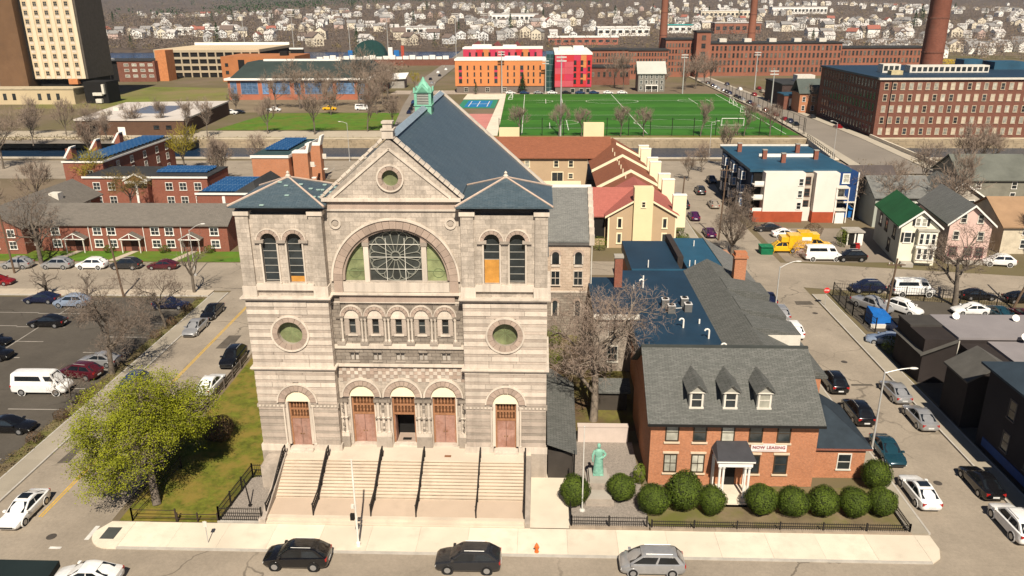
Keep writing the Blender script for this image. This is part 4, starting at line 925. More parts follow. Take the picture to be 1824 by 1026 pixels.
# ================================================================== STATUE
ped = thing("statue_pedestal", "stepped grey stone pedestal in the gravel garden", "pedestal", (4.95, 56.3, 0))
for i, (hx_, y0, y1, z0, z1) in enumerate(((1.15, -2.4, 1.6, 0, .3), (1.0, -1.8, 1.5, .3, .6), (.85, -.9, 1.4, .6, 1.0), (.75, -.6, 1.2, 1.0, 1.35))): box("tier", ped, -hx_, hx_, y0, y1, z0, z1-.003, concrete_g if i % 2 else st_rough)
patina = M("statue_verdigris", (.23, .45, .34), .65, .25, 2.5, col2=(.15, .33, .25))
def loft(rings, n=14):
    mb = MB(); P = []
    for cx, cy, cz, rx, ry in rings:
        for i in range(n): a = 2*math.pi*i/n; P.append((cx+rx*math.cos(a), cy+ry*math.sin(a), cz))
    k = len(rings); F = [(j*n+i, j*n+(i+1) % n, (j+1)*n+(i+1) % n, (j+1)*n+i) for j in range(k-1) for i in range(n)]
    F += [tuple(range(n-1, -1, -1)), tuple(range((k-1)*n, k*n))]; mb.idx(P, F); return mb
def chain(mb, pts, n=8):
    for (a, ra), (b, rb) in zip(pts, pts[1:]):
        mb.tube(a, b, ra, rb, n); 
def blob(mb, c, r, sz=1.0, n=8):
    mb.lathe([(r*math.sin(math.pi*(i+.05)/(n+.1)), -r*sz*math.cos(math.pi*(i+.05)/(n+.1))) for i in range(n+1)], 10, c)
st = MB(); H = 2.7/1.85
body = loft([(0,0,0,.30,.25),(0,0,.12,.31,.26),(0,0,.5,.27,.22),(.01,0,.9,.24,.19),(.01,0,1.1,.21,.16),(0,0,1.3,.24,.16),(0,0,1.45,.25,.15),(0,0,1.53,.17,.12),(0,0,1.58,.075,.08),(0,-.01,1.63,.068,.075)])
for k in range(9):                                            # robe folds
    a = 2*math.pi*k/9; body.tube((.29*math.cos(a), .24*math.sin(a), .02), (.2*math.cos(a+.1), .16*math.sin(a+.1), 1.05), .035, .015, 5)
blob(body, (0, -.02, 1.74), .105, 1.22); body.tube((0,-.12,1.73),(0,-.145,1.70),.022,.028,5); blob(body, (0, .03, 1.8), .108, .9)
chain(body, [((-.22,0,1.44),.085),((-.33,-.02,1.17),.07),((-.34,-.1,.93),.052),((-.33,-.12,.86),.045)])
chain(body, [((.22,0,1.44),.085),((.40,.02,1.2),.07),((.25,-.12,1.08),.055),((.19,-.16,1.06),.048)])
for f in range(4): body.tube((-.36+.022*f, -.14, .86), (-.355+.022*f, -.15, .78-.01*(f in (1, 2))), .014, .011, 5)
body.tube((-.31,-.13,.88), (-.285,-.16,.82), .016, .012, 5)
for f in range(4): body.tube((.2, -.17, 1.08-.022*f), (.1, -.17, 1.06-.02*f), .014, .011, 5)
body.box(-.3, .3, -.26, .26, -.06, .0)
stt = thing("bronze_statue", "verdigris bronze robed figure standing with one hand on its hip", "statue", (4.95, 56.6, 1.35))
so_ = body.build("figure", patina, stt, smooth=True); so_.scale = (H, H, H); so_.location = (0, 0, .06*H)
md = so_.modifiers.new("remesh", 'REMESH'); md.mode = 'VOXEL'; md.voxel_size = .022; md.use_smooth_shade = True
# ================================================================== FENCES
def iron_fence(name, label, pts, h=1.1, gap=.16, post=2.4, z=.1, group=None, mat=black_iron, rails=(.15, .62, .95), stub=.07):
    t = thing(name, label, "fence", (pts[0][0], pts[0][1], 0), 0, group); ox, oy = pts[0]
    pk = MB(); rl = []
    for (xa, ya), (xb, yb) in zip(pts, pts[1:]):
        L = math.hypot(xb-xa, yb-ya); n = max(1, round(L/post)); m = int(L/gap) if gap else 0
        for i in range(n+1):
            q = i/n; MB().box(-.05, .05, -.05, .05, z, z+h+.12).build("post", mat, t, (xa-ox+(xb-xa)*q, ya-oy+(yb-ya)*q, 0), fix=False)
        for k in rails:
            MB().tube((xa-ox, ya-oy, z+h*k), (xb-ox, yb-oy, z+h*k), .03, n=4).build("rail", mat, t)
        if gap:
            for i in range(m):
                q = (i+.5)/m; x, y = xa-ox+(xb-xa)*q, ya-oy+(yb-ya)*q; pk.box(x-.014, x+.014, y-.014, y+.014, z+.03, z+h+stub)
    if pk.v: o = pk.build("pickets", mat, t, fix=False); o["kind"] = "stuff"
    return t
iron_fence("iron_fence", "black picket fence round the small gravel court by the church steps", [(-21.6, 51.05), (-25.0, 51.05), (-24.5, 57.2), (-23.2, 57.2)], 1.25)
kb = thing("court_kerb", "grey granite kerb under the picket fence of the gravel court", "kerb", (-25, 51, 0)); box("stone", kb, -.1, 3.6, -.12, .12, 0, .12+.08, kerbm); box("end_block", kb, 3.2, 3.75, -.15, .4, 0, .5, st_pale)
iron_fence("rail_fence", "dark two-rail corner fence at the foot of the leafy green tree", [(-28.4, 51.0), (-31.9, 51.0), (-31.3, 58.5)], 1.05, 0, 3.6, .05, None, M("rail_brown", (.04, .028, .02), .8), (.35, .97))
iron_fence("low_rail_fence", "low dark rail between the lawn and the front pavement", [(-28.3, 51.0), (-25.1, 51.05)], .7, 0, 1.6, .05, None, M("rail_brown", (.04, .028, .02), .8), (.4, .95))
iron_fence("garden_fence", "black picket fence before the statue garden", [(2.55, 57.5), (2.55, 51.05), (8.35, 51.05)], 1.0)
iron_fence("garden_fence", "black picket fence before the clipped hedges of the rectory", [(8.7, 51.0), (28.2, 51.0), (28.2, 56.5)], .75, post=3.2)
for nm, lab, x0, x1 in (("fence_kerb", "stone kerb under the statue garden fence", 2.4, 8.5), ("fence_kerb", "long stone kerb under the rectory hedge fence", 8.6, 28.3)):
    k_ = thing(nm, lab, "kerb", (x0, 51, 0)); n = int((x1-x0)/1.6)
    for i in range(n): box("kerb_stone", k_, (x1-x0)*i/n+.01, (x1-x0)*(i+1)/n-.01, -.22, .12, 0, .28, M("kerb_brown", (.3, .24, .18), .92, .2, 1.2, rand=.1))
bw = thing("timber_barrier", "weathered board barrier between the church lawn and the side street", "fence", (-33.35, 57, 0))
for i in range(10):
    y = i*2.4; box("post", bw, -.07, .07, y, y+.14, 0, 1.1, M("barrier_post", (.1, .08, .065), .9))
    for k, z in enumerate((.25, .62)): box("board", bw, -.12, -.075, y+.02, y+2.38, z, z+.28, M("barrier_board", (.17, .135, .11), .9, .2, 2, rand=.15))
iron_fence("chain_fence", "black fence along the kerb beside the rectory wing", [(28.0, 76), (28.0, 96)], 1.3, .35, 2.2)
iron_fence("lot_fence", "dark mesh fence curving round the corner lot with blue bins", [(41.2, 90.6), (40.4, 96), (40.6, 103.8), (52, 101.6), (63, 99.6)], 1.8, .3, 2.4)
# ================================================================== POLES, LAMPS, SMALL STREET FURNITURE
def lamp(label, x, y, h, ax, ay, rise=.9, r=.1):
    t = thing("street_lamp", label, "street lamp", (x, y, 0), 0, "cobra-head street lamps")
    MB().lathe([(.2,0),(.2,.25),(r,.35),(r*.7,h)], 10).build("pole", steel, t)
    m_ = MB(); P = [(ax*t_, ay*t_, h-.15+rise*math.sin(t_*1.35)) for t_ in (0, .2, .4, .6, .8, 1)]
    for a, b in zip(P, P[1:]): m_.tube(a, b, r*.55, r*.5, 6)
    m_.build("arm", steel, t); e = P[-1]; d = Vector((ax, ay, 0)).normalized()
    hd = MB(); hd.lathe([(.02,-.08),(.13,-.07),(.16,0),(.1,.07),(.02,.09)], 10); o = hd.build("lamp_head", M("lamp_grey", (.62, .6, .55), .5), t, (e[0]+d.x*.3, e[1]+d.y*.3, e[2])); o.scale = (1+abs(d.x)*1.6, 1+abs(d.y)*1.6, 1)
    return t
lamp("tall grey street lamp curving over the street by the brick annex", 30.1, 63.1, 7.9, 2.1, 0, .5)
lamp("grey street lamp beside the silver and white cars by the rectory wing", 29.9, 94.2, 7.3, 1.9, 0, .9)
lamp("pale street lamp rising before the brick row house", -51.9, 110.5, 7.2, 1.6, .6, .9, .08)
lamp("thin street lamp on the canal quay beyond the gable", -50, 203.5, 10, -1.6, 0, .5, .09)
lamp("thin street lamp on the canal street near the blue apartment house", 43.5, 204.3, 10, 1.4, 0, .5, .08)
lamp("twin-height street lamp on the canal quay by the bridge", 75, 204, 10, -1.2, 0, .5, .08)
def upole(label, x, y, h, lean=0, arms=True):
    t = thing("utility_pole", label, "utility pole", (x, y, 0), 0, "wooden utility poles")
    MB().tube((0, 0, 0), (lean, 0, h), .16, .11, 8).build("pole", woodpole, t)
    if arms: MB().box(lean-1.1, lean+1.1, -.06, .06, h-.9, h-.75).build("crossarm", woodpole, t, fix=False)
    mb = MB()
    for dx in (-.9, -.4, .5, 1.0): mb.lathe([(.05,0),(.07,.1),(.03,.2)], 6, (lean+dx, 0, h-.74))
    if arms: mb.build("insulator", white_d, t)
    return t
upole("wooden utility pole at the edge of the parking lot among bare trees", -58.2, 101.2, 9, -.6, False)
upole("wooden utility pole leaning before the end of the row house", -80.3, 111.2, 10, -.3, False)
upole("slim wooden pole at the kerb by the townhouse shrubs", 26.0, 143, 8.6, .3, False)
upole("tall wooden pole on the street corner by the purple car", 30.6, 131, 13, .4)
upole("dark wooden pole inside the corner lot by the blue tarp", 44.2, 95.0, 8.2, .3)
upole("tall slanting wooden pole on the street by the pink house", 62.4, 99, 11, 3.2, False)
sp = thing("signal_pole", "white pole with small signal boxes before the church steps", "pole", (-13.4, 48.35, .15))
MB().lathe([(.17,0),(.17,.3),(.085,.4),(.065,7.4)], 10).build("pole", M("pole_white", (.72, .68, .6), .5), sp); box("signal_box", sp, -.42, -.12, -.12, .12, 2.3, 2.8, dark); box("signal_box", sp, -.3, -.09, -.1, .1, 3.3, 3.6, white_d)
fp = thing("flagpole", "thin bare flagpole in the statue garden beside a clipped hedge", "flagpole", (3.5, 53.3, 0)); MB().lathe([(.25,0),(.22,.15),(.06,.2),(.035,7.6)], 8).build("pole", M("flagpole_white", (.6, .58, .52), .5), fp); blob_ = MB(); blob(blob_, (0, 0, 7.65), .07); blob_.build("finial", steel, fp)
def signpost(label, x, y, h, w, hh, col, name="street_sign", txt=None):
    t = thing(name, label, "sign", (x, y, 0)); MB().tube((0, 0, 0), (0, 0, h), .035, n=6).build("post", steel, t)
    b = box("sign_plate", t, -w/2, w/2, -.06, -.04, h-hh-.05, h, col); return t, b
signpost("thin grey sign post on the pavement by the gravel court", -24.8, 48.35, 2.1, .3, .45, white_d)
gp = thing("court_post", "bare dark post standing in the gravel court", "post", (-23.3, 53.2, .07)); MB().tube((0, 0, 0), (-.25, 0, 2.5), .06, .05, 6).build("pole", black_iron, gp); MB().tube((0,0,0),(.02,0,.05),.2,.2,8).build("foot", black_iron, gp)
t, b = signpost("red stop sign at the corner of the mesh-fenced lot", 36.9+1.2, 99.6, 2.5, .02, .02, steel)
bpy.data.objects.remove(b)
o = MB().prism([(.42*math.cos(R(22.5+45*k)), .42*math.sin(R(22.5+45*k))) for k in range(8)], -.07, -.045).build("sign_plate", M("sign_red", (.55, .03, .03), .5), t, (0, 0, 2.3)); text("STOP", o, (0, -.075, 0), .24, white)
hy = thing("fire_hydrant", "orange fire hydrant at the kerb before the side path", "hydrant", (-.1, 48.0, .15))
hm = M("hydrant_orange", (.55, .13, .03), .6); MB().lathe([(.17,0),(.17,.06),(.12,.08),(.12,.5),(.15,.52),(.15,.58),(.12,.62),(.06,.74),(.03,.8)], 10).build("barrel", hm, hy)
for s in (-1, 1): MB().tube((s*.1, 0, .42), (s*.2, 0, .42), .06, n=8).build("nozzle", hm, hy)
# ================================================================== HEDGES
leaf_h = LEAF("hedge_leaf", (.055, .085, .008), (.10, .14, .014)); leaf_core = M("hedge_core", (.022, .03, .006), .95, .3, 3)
def leafball(rx, ry, rz, n, size, seed, squash=.0, mat=None, core=True):
    r = random.Random(seed); mb = MB(); c = MB()
    k1, k2 = r.uniform(0, 6), r.uniform(0, 6)
    def rad(d): return 1+.05*math.sin(d.x*5+k1)+.05*math.sin(d.y*5+k2+d.z*4)
    if core:
        nn = 12; P = []; 
        for j in range(7):
            ph = math.pi*(j+.5)/7
            for i in range(nn):
                a = 2*math.pi*i/nn; d = Vector((math.sin(ph)*math.cos(a), math.sin(ph)*math.sin(a), math.cos(ph))); q = .93*rad(d); P.append((d.x*rx*q, d.y*ry*q, rz+d.z*rz*q))
        c.idx(P, [(j*nn+i, j*nn+(i+1) % nn, (j+1)*nn+(i+1) % nn, (j+1)*nn+i) for j in range(6) for i in range(nn)]+[tuple(range(nn)), tuple(range(6*nn, 7*nn))])
    for _ in range(n):
        d = Vector((r.gauss(0, 1), r.gauss(0, 1), r.gauss(0, 1))).normalized(); q = rad(d)*r.uniform(.93, 1.03)
        p = Vector((d.x*rx*q, d.y*ry*q, rz+d.z*rz*q))
        if p.z < .03: continue
        u = d.orthogonal().normalized(); u.rotate(Matrix.Rotation(r.uniform(0, 6.3), 3, d)); w = d.cross(u); u = (u+d*r.uniform(-.6, .6)).normalized(); s = size*r.uniform(.6, 1.3)
        mb.face([p-u*s, p+w*s*.6, p+u*s, p-w*s*.6])
    return mb, c
HB = []
for k in range(4):
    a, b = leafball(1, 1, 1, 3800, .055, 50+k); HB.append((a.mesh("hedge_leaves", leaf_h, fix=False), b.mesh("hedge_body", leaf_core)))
def hedge(label, x, y, r, h, k, group="clipped round hedges"):
    t = thing("clipped_hedge", label, "hedge", (x, y, 0), 0, group)
    for nm, me in (("foliage", HB[k][0]), ("inner_growth", HB[k][1])):
        o = link(nm, me, t, (0, 0, .12), (0, 0, k*1.3)); o.scale = (r, r*.97, h/2); 
    MB().tube((0, 0, 0), (0, 0, .5), .09, .07, 6).build("stem", bark, t); return t
for i, (lab, x, y, r, h) in enumerate((("round clipped hedge beside the concrete side path and flagpole", 2.9, 54.2, 1.22, 2.5), ("round clipped hedge on the rectory side of the statue", 6.75, 54.9, 1.2, 2.2), ("round clipped hedge at the corner where the two picket fences meet", 9.1, 53.3, 1.28, 2.3),
    ("tall bulging clipped hedge under the second rectory window", 11.6, 53.9, 1.5, 3.1), ("clipped hedge just before the rectory porch", 13.7, 53.3, 1.1, 2.3), ("clipped hedge on the far side of the porch steps", 17.6, 53.4, 1.3, 2.4), ("clipped hedge below the NOW LEASING banner", 20.0, 53.3, 1.25, 2.3), ("clipped hedge below the last rectory window", 22.4, 53.4, 1.25, 2.3), ("clipped hedge before the brick annex wall", 24.8, 53.4, 1.25, 2.2), ("clipped hedge at the street end of the fence", 27.0, 53.5, 1.2, 2.2), ("clipped hedge at the outer corner of the annex beside the street", 28.0, 57.2, 1.2, 2.4))):
    hedge(lab, x, y, r, h, i % 4)
leaf_y = LEAF("shrub_leaf", (.10, .14, .012), (.17, .2, .02)); leaf_br = LEAF("shrub_brown", (.09, .055, .03), (.15, .09, .05))
def shrub(label, x, y, rx, h, mat, seed, n=900, size=.07, group=None):
    t = thing("shrub", label, "shrub", (x, y, 0), 0, group); a, b = leafball(rx, rx, h/2, n, size, seed); a.build("foliage", mat, t, fix=False)
    m_ = MB(); r = random.Random(seed)
    for k in range(5): m_.tube((0, 0, 0), (r.uniform(-.6, .6)*rx, r.uniform(-.6, .6)*rx, h*.7), .04, .015, 5)
    m_.build("stem", bark, t)
shrub("loose pale green shrub at the rectory corner by the statue", 8.5, 57.3, .55, 1.9, leaf_y, 1)
shrub("brown leafless round shrub in the shade of the green tree", -29.9, 63.5, 1.5, 2.4, leaf_br, 2, 2600, .08)
shrub("yellow-green shrub at the foot of the sacristy wall", 1.7, 85.5, 1.0, 2.6, leaf_y, 3, 1400); shrub("yellowish shrub in front of the sacristy below the tower string course", 2.0, 80.5, 1.1, 2.0, leaf_y, 4, 1400)
shrub("pinkish-brown bare bush in the courtyard by the tall bare tree", 4.2, 79.5, 1.7, 3.2, leaf_br, 5, 2600, .07); shrub("green shrub beside the pale wall of the tan townhouse", 9.8, 124.8, 1.2, 2.4, leaf_y, 6); shrub("green shrub at the townhouse garden corner", 22.2, 123.5, 1.4, 2.0, leaf_y, 7)
for k, (y, r) in enumerate(((128, 1.2), (131, 1.0), (136, 1.1), (139, 1.0), (142, .9), (146, .9))): shrub("small round shrub in the strip beside the townhouse and upper street", 24.6, y, r, 1.3, leaf_h, 20+k, 500, .09, "shrubs along the townhouse strip")
shrub("dark green shrub by the driveway of the shaded house", 40.8, 84.6, 1.3, 2.0, leaf_h, 30); shrub("conical green bush by the white shed in the rear lot", 50.2, 127.5, 1.0, 3.2, leaf_y, 31)
shrub("brown bramble bush at the end of the brick-red wall", 47.4, 133.5, 1.6, 2.4, leaf_br, 32, 1800); shrub("pale blossom shrub before the yellow trucks", 42.2, 121.6, 1.9, 2.8, LEAF("blossom", (.45, .3, .27), (.6, .45, .4)), 33, 2200, .06)
for k, (x, y) in enumerate(((-46.9, 62.5), (-46.9, 66.8), (-46.8, 70.5), (-46.9, 87), (-46.8, 91), (-46.9, 96))): shrub("scrubby brown bush in the strip between lot and pavement", x, y, .75, 1.1, leaf_br, 40+k, 420, .07, "bushes in the lot verge")
for k, (x, y) in enumerate(((-71.3, 122.2), (-62, 122.2), (-54.5, 122.3))): shrub("round evergreen shrub by a row house doorway", x, y, .9, 1.3, leaf_h, 60+k, 500, .09, "evergreen shrubs before the row house")
# ================================================================== TREES
def grow_tree(seed, H, spread, trunk=.3, r0=.3, nl=(6, 5, 5, 6, 3), lens=(.34, .5, .55, .55, .5), upness=.5, tw=.03, lean=(0, 0), tips=None, droop=0):
    """tapered trunk and limbs as tubes, the finest two orders as thin blades"""
    r = random.Random(seed); wood = MB(); fine = MB()
    def seg(a, b, ra, rb, lv):
        if lv <= 2: wood.tube(a, b, ra, rb, 7 if lv == 0 else 5 if lv == 1 else 4, cap=False)
        else:
            d = (b-a); u = d.orthogonal().normalized(); u.rotate(Matrix.Rotation(r.uniform(0, 6.3), 3, d.normalized()))
            w = max(tw*(1.5 if lv == 3 else 1.0), ra); fine.face([a-u*w/2, a+u*w/2, b+u*w*.25, b-u*w*.25])
    def grow(p, d, L, ra, lv):
        n = 4 if lv < 2 else 3 if lv < 4 else 1; pts = [(p, ra)]; q = p.copy(); dd = d.copy()
        for i in range(n):
            j = .16 if lv else .05
            dd = (dd+Vector((r.gauss(0, j), r.gauss(0, j), r.gauss(0, j)+(.06*upness if lv else 0)-droop*.05*lv))).normalized()
            q2 = q+dd*L/n; rb = ra*(1-(i+1)/n*.55); seg(q, q2, pts[-1][1], rb, lv); q = q2; pts.append((q.copy(), rb))
        if tips is not None and lv >= 3: tips.append((q.copy(), dd.copy()))
        if lv >= len(nl): return
        k = nl[lv]
        for i in range(k):
            t = r.uniform(.35, 1) if lv else r.uniform(trunk, 1.0); f = t*n; i0 = min(n-1, int(f)); a = pts[i0][0].lerp(pts[i0+1][0], f-i0); rb = pts[i0][1]
            az = 2*math.pi*(i+r.random()*.7)/k; side = dd.orthogonal().normalized(); side.rotate(Matrix.Rotation(az, 3, dd))
            sp = spread*(r.uniform(.75, 1.2)); nd = (dd*(1-.45*sp)+side*sp+Vector((0, 0, .25*upness))).normalized()
            grow(a, nd, L*lens[min(lv, len(lens)-1)]*r.uniform(.8, 1.25)*(1.75 if lv == 0 else 1), rb*.62, lv+1)
    grow(Vector((0, 0, 0)), Vector((lean[0], lean[1], 1)).normalized(), H*.52, r0, 0)
    return wood, fine
def bare(name, label, x, y, H, spread, seed, group=None, mats=(bark, twig), **k):
    w, f = grow_tree(seed, H, spread, **k); t = thing(name, label, "tree", (x, y, 0), 0, group)
    w.build("trunk", mats[0], t, fix=False, smooth=True); f.build("crown", mats[1], t, fix=False); return t
bare("bare_tree", "broad bare tree at the lot verge beside the white passenger van", -47.2, 77.1, 12, .95, 4, r0=.32, nl=(7, 6, 6, 6, 3), tw=.028)
bare("bare_tree", "bare tree arching over the parked cars at the lot corner", -47.1, 90, 9.5, .95, 5, r0=.22, nl=(6, 6, 5, 5, 3), tw=.03)
bare("bare_tree", "thin knotty leafless tree by the corner hedge", -48.9, 103.0, 9.5, .55, 6, r0=.24, nl=(7, 3, 3, 3), tw=.035, trunk=.45)
bare("bare_tree", "short pollarded tree on the lot pavement before the silver cars", -69.1, 101.2, 6, .75, 7, r0=.28, nl=(6, 3, 3, 3), tw=.035)
bare("bare_tree", "small crooked tree on the lot pavement before the white car", -63.4, 101.2, 5.5, .85, 8, r0=.17, nl=(5, 3, 3, 3), tw=.035)
bare("bare_sapling", "low bare sapling in the verge behind the white van", -47.2, 69.2, 5.5, .9, 9, r0=.1, nl=(6, 5, 4, 3), tw=.025)
bare("courtyard_tree", "tall bare grey tree in the courtyard between church and rectory", 5.3, 67.9, 16.5, .8, 21, r0=.42, nl=(9, 7, 6, 6, 3), tw=.03, droop=.35, trunk=.3, mats=(M("bark_pale", (.22, .18, .14), .95, .3, 3, bump=.4), M("twig_pale", (.25, .19, .15), .95, .25, .6)))
bare("bare_tree", "multi-stemmed bare tree on the street corner behind the rectory wing", 31.0, 122.6, 11, .75, 12, r0=.26, nl=(8, 6, 5, 5, 3), tw=.035, trunk=.08, upness=1.0)
bare("bare_tree", "wide bare tree in front of the pink house", 55.4, 100.1, 12.5, .9, 13, r0=.38, nl=(7, 6, 5, 5, 3), tw=.035, trunk=.25)
bare("bare_tree", "bushy bare tree before the blue apartment house", 36.2, 142.5, 8, .9, 14, r0=.16, nl=(8, 6, 5, 4, 2), tw=.04, trunk=.15)
bare("bare_tree", "dark bare tree at the end of the row house", -79.2, 116.2, 13, .8, 15, r0=.35, nl=(7, 6, 5, 5, 2), tw=.04)
bare("bare_tree", "bare tree before the two-storey brick flats with white gable", -77, 142, 10.5, .75, 16, r0=.22, nl=(7, 6, 5, 5, 2), tw=.045, mats=(bark, M("twig_olive", (.17, .12, .035), .95, .25, .6)))
# leafy spring tree on the church lawn
tips = []
w, f = grow_tree(31, 12.6, 1.0, r0=.36, nl=(8, 7, 6, 5, 3), tw=.03, lean=(-.28, .4), tips=tips, trunk=.22)
gt = thing("leafy_tree", "yellow-green leafing tree on the church corner lawn", "tree", (-31.0, 53.2, 0))
w.build("trunk", bark, gt, fix=False, smooth=True); f.build("branches", twig, gt, fix=False)
lf = MB(); rr = random.Random(8)
for p, d in tips:
    dens = .5+.5*math.sin(p.x*.9+1)*math.sin(p.y*.8)+.35*math.sin(p.z*1.7+p.x)
    if p.x < -5.0 and p.z < 4.5 and rr.random() < .8: continue
    for _ in range(int(rr.uniform(4, 28)*max(.15, dens+.3))):
        c = p+Vector((rr.gauss(0, .24), rr.gauss(0, .24), rr.gauss(0, .2))); u = Vector((rr.gauss(0, 1), rr.gauss(0, 1), rr.gauss(0, .6))).normalized(); v = u.orthogonal().normalized(); s = rr.uniform(.035, .085)
        lf.face([c-u*s, c+v*s*.6, c+u*s, c-v*s*.6])
lf.build("foliage", LEAF("spring_leaf", (.16, .18, .006), (.3, .31, .014)), gt, fix=False)
# park and street trees further off: six grown forms, copied one by one
FORMS = []
for k in range(6):
    w, f = grow_tree(70+k, 10, (.62, .5, .72, .66, .46, .8)[k], r0=.2, nl=(8, 6, 6, 4), lens=(.4, .55, .6, .6), tw=.05, trunk=.3, upness=1.3)
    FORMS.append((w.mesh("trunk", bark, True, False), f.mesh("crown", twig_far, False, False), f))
yl = M("twig_spring", (.30, .25, .03), .95, .3, .4); FY = [FORMS[k][2].mesh("crown", yl, False, False) for k in (0, 2)]
rr = random.Random(5)
def fartree(label, x, y, s, group, k=None, z=0, crown=None):
    k = rr.randrange(6) if k is None else k
    t = thing("bare_tree", label, "tree", (x, y, z), rr.uniform(0, 6.28), group)
    for nm, me in (("trunk", FORMS[k][0]), ("crown", crown or FORMS[k][1])):
        o = link(nm, me, t); o.scale = (s, s, s*rr.uniform(.9, 1.15))
    return t
for x, y, s in ((-87.5, 251, 1.1), (-71.9, 249.5, 1.35), (-56.3, 256, 1.3), (-49.4, 263, 1.1), (-104, 243.6, 1.0)): fartree("bare tree on the canal side of the green park lawn", x, y, s, "trees along the park path")
for x, y, s in ((-130, 249.3, 1.0), (-151, 247, 1.0), (-163, 249, 1.1), (-120, 251, .9), (-142, 246, .9), (-112, 247, .95), (-175, 243, 1.2)): fartree("bare tree before the low flat-roofed brick building", x, y, s, "trees before the flat-roofed building")
for x, y, s in ((-107, 320, 1.5), (-96, 316, 1.8), (-83, 323, 1.3), (-73, 320, 1.9), (-65, 327, 1.6), (-71, 372, 1.4), (-78.7, 297, 1.1), (-118, 306, .9), (-66, 345, 1.7), (-62, 300, 1.3), (-69, 312, 1.5), (-90, 330, 1.5)): fartree("tall bare tree between the park lawn and the blue-windowed hall", x, y, s, "trees before the long hall")
for x, y in ((-6.8, 245.5), (5.6, 245.6), (12.5, 245.2), (24.6, 245.3), (31.6, 245.2), (49.1, 245.5), (62.4, 245.6), (70.2, 245.5)): fartree("small bare tree in the row along the near edge of the playing field", x, y, .95, "trees along the playing field", rr.choice((1, 4)))
for x, y, s in ((39.4, 389, 1.3), (36, 398, 1.5), (68.8, 389, 1.2), (75, 395, 1.6), (86.5, 417, 1.4), (81, 405, 1.2), (100, 300, 1), (60, 396, 1.1)): fartree("bare tree between the playing field and the brick mills", x, y, s, "trees before the mills")
for x, y, s in ((97.5, 182, 1.25), (105, 190, 1.1), (115, 180, 1.3), (84.7, 174, 1.0), (112, 198, .8), (120, 172, 1.3), (80, 150, .9), (74, 164, .8), (112, 146, 1.3)): fartree("bare tree among the back yards near the canal bridge", x, y, s, "yard trees near the bridge")
for x, y, s in ((-136, 193, 1.4), (-100, 150, 1.0), (-96, 128, 1.2), (-75, 178, 1.0), (-70, 172, .9), (-120, 205, 1.2), (-105, 135, 1.3), (-110, 115, 1.2), (-95, 118, 1.1), (-73, 200, .8), (-150, 228, 1.0), (-132, 236, 1.0), (-118, 152, 1.1)): fartree("bare tree among the brick flats near the canal", x, y, s, "trees among the brick flats")
for x, y, s in ((46, 196, .9), (39, 190, .7), (34, 180, .6), (59, 147, .9), (64, 142, 1.0), (72, 138, 1.1), (80, 120, 1.2)): fartree("slight bare tree behind the blue apartment house", x, y, s, "yard trees by the blue house")
fartree("yellow-green budding tree behind the solar-roofed flats", -88, 190, 1.25, None, 0, 0, FY[0]); fartree("olive budding tree close to the solar-roofed brick wing", -93.5, 160, 1.05, None, 2, 0, FY[1])
fartree("small yellow flowering tree by the road behind the cupola", -62, 395, .7, None, 2, 0, FY[1])

# every tree of a row says which one it is
ORD = "first second third fourth fifth sixth seventh eighth ninth tenth eleventh twelfth thirteenth".split()
for g, tail in (("trees along the park path", "bare tree from the office tower end along the park lawn path"), ("trees before the flat-roofed building", "bare tree from the tower end before the low flat-roofed building"), ("trees before the long hall", "tall bare tree from the flat-roofed building before the long hall"), ("trees along the playing field", "small bare tree from the sports court end along the playing field"), ("trees before the mills", "bare tree from the housing end between field and mills"), ("yard trees near the bridge", "bare yard tree from the bridge road near the canal"), ("trees among the brick flats", "bare tree from the picture edge among the brick flats"), ("yard trees by the blue house", "slight bare tree from the townhouses around the blue apartment house")):
    L = sorted([o for o in bpy.data.objects if o.get("group") == g], key=lambda o: o.location.x/max(1, o.location.y))
    for i, o in enumerate(L): o["label"] = ORD[min(i, 12)]+" "+tail
# ================================================================== VEHICLES
tyre_m = M("tyre_rubber", (.012, .012, .012), .9); rim_m = M("alloy_rim", (.45, .45, .45), .35, .1, 3, metal=.7); cglass = GLASS("car_glass", (.012, .016, .02), .05, .8)
hl_m = M("headlamp", (.75, .75, .72), .2, .05, 3, spec=.7); tl_m = M("taillamp", (.35, .012, .01), .3, .1, 3, spec=.6); trim_m = M("car_trim", (.02, .02, .02), .7)
plate_m = M("number_plate", (.6, .6, .58), .5)
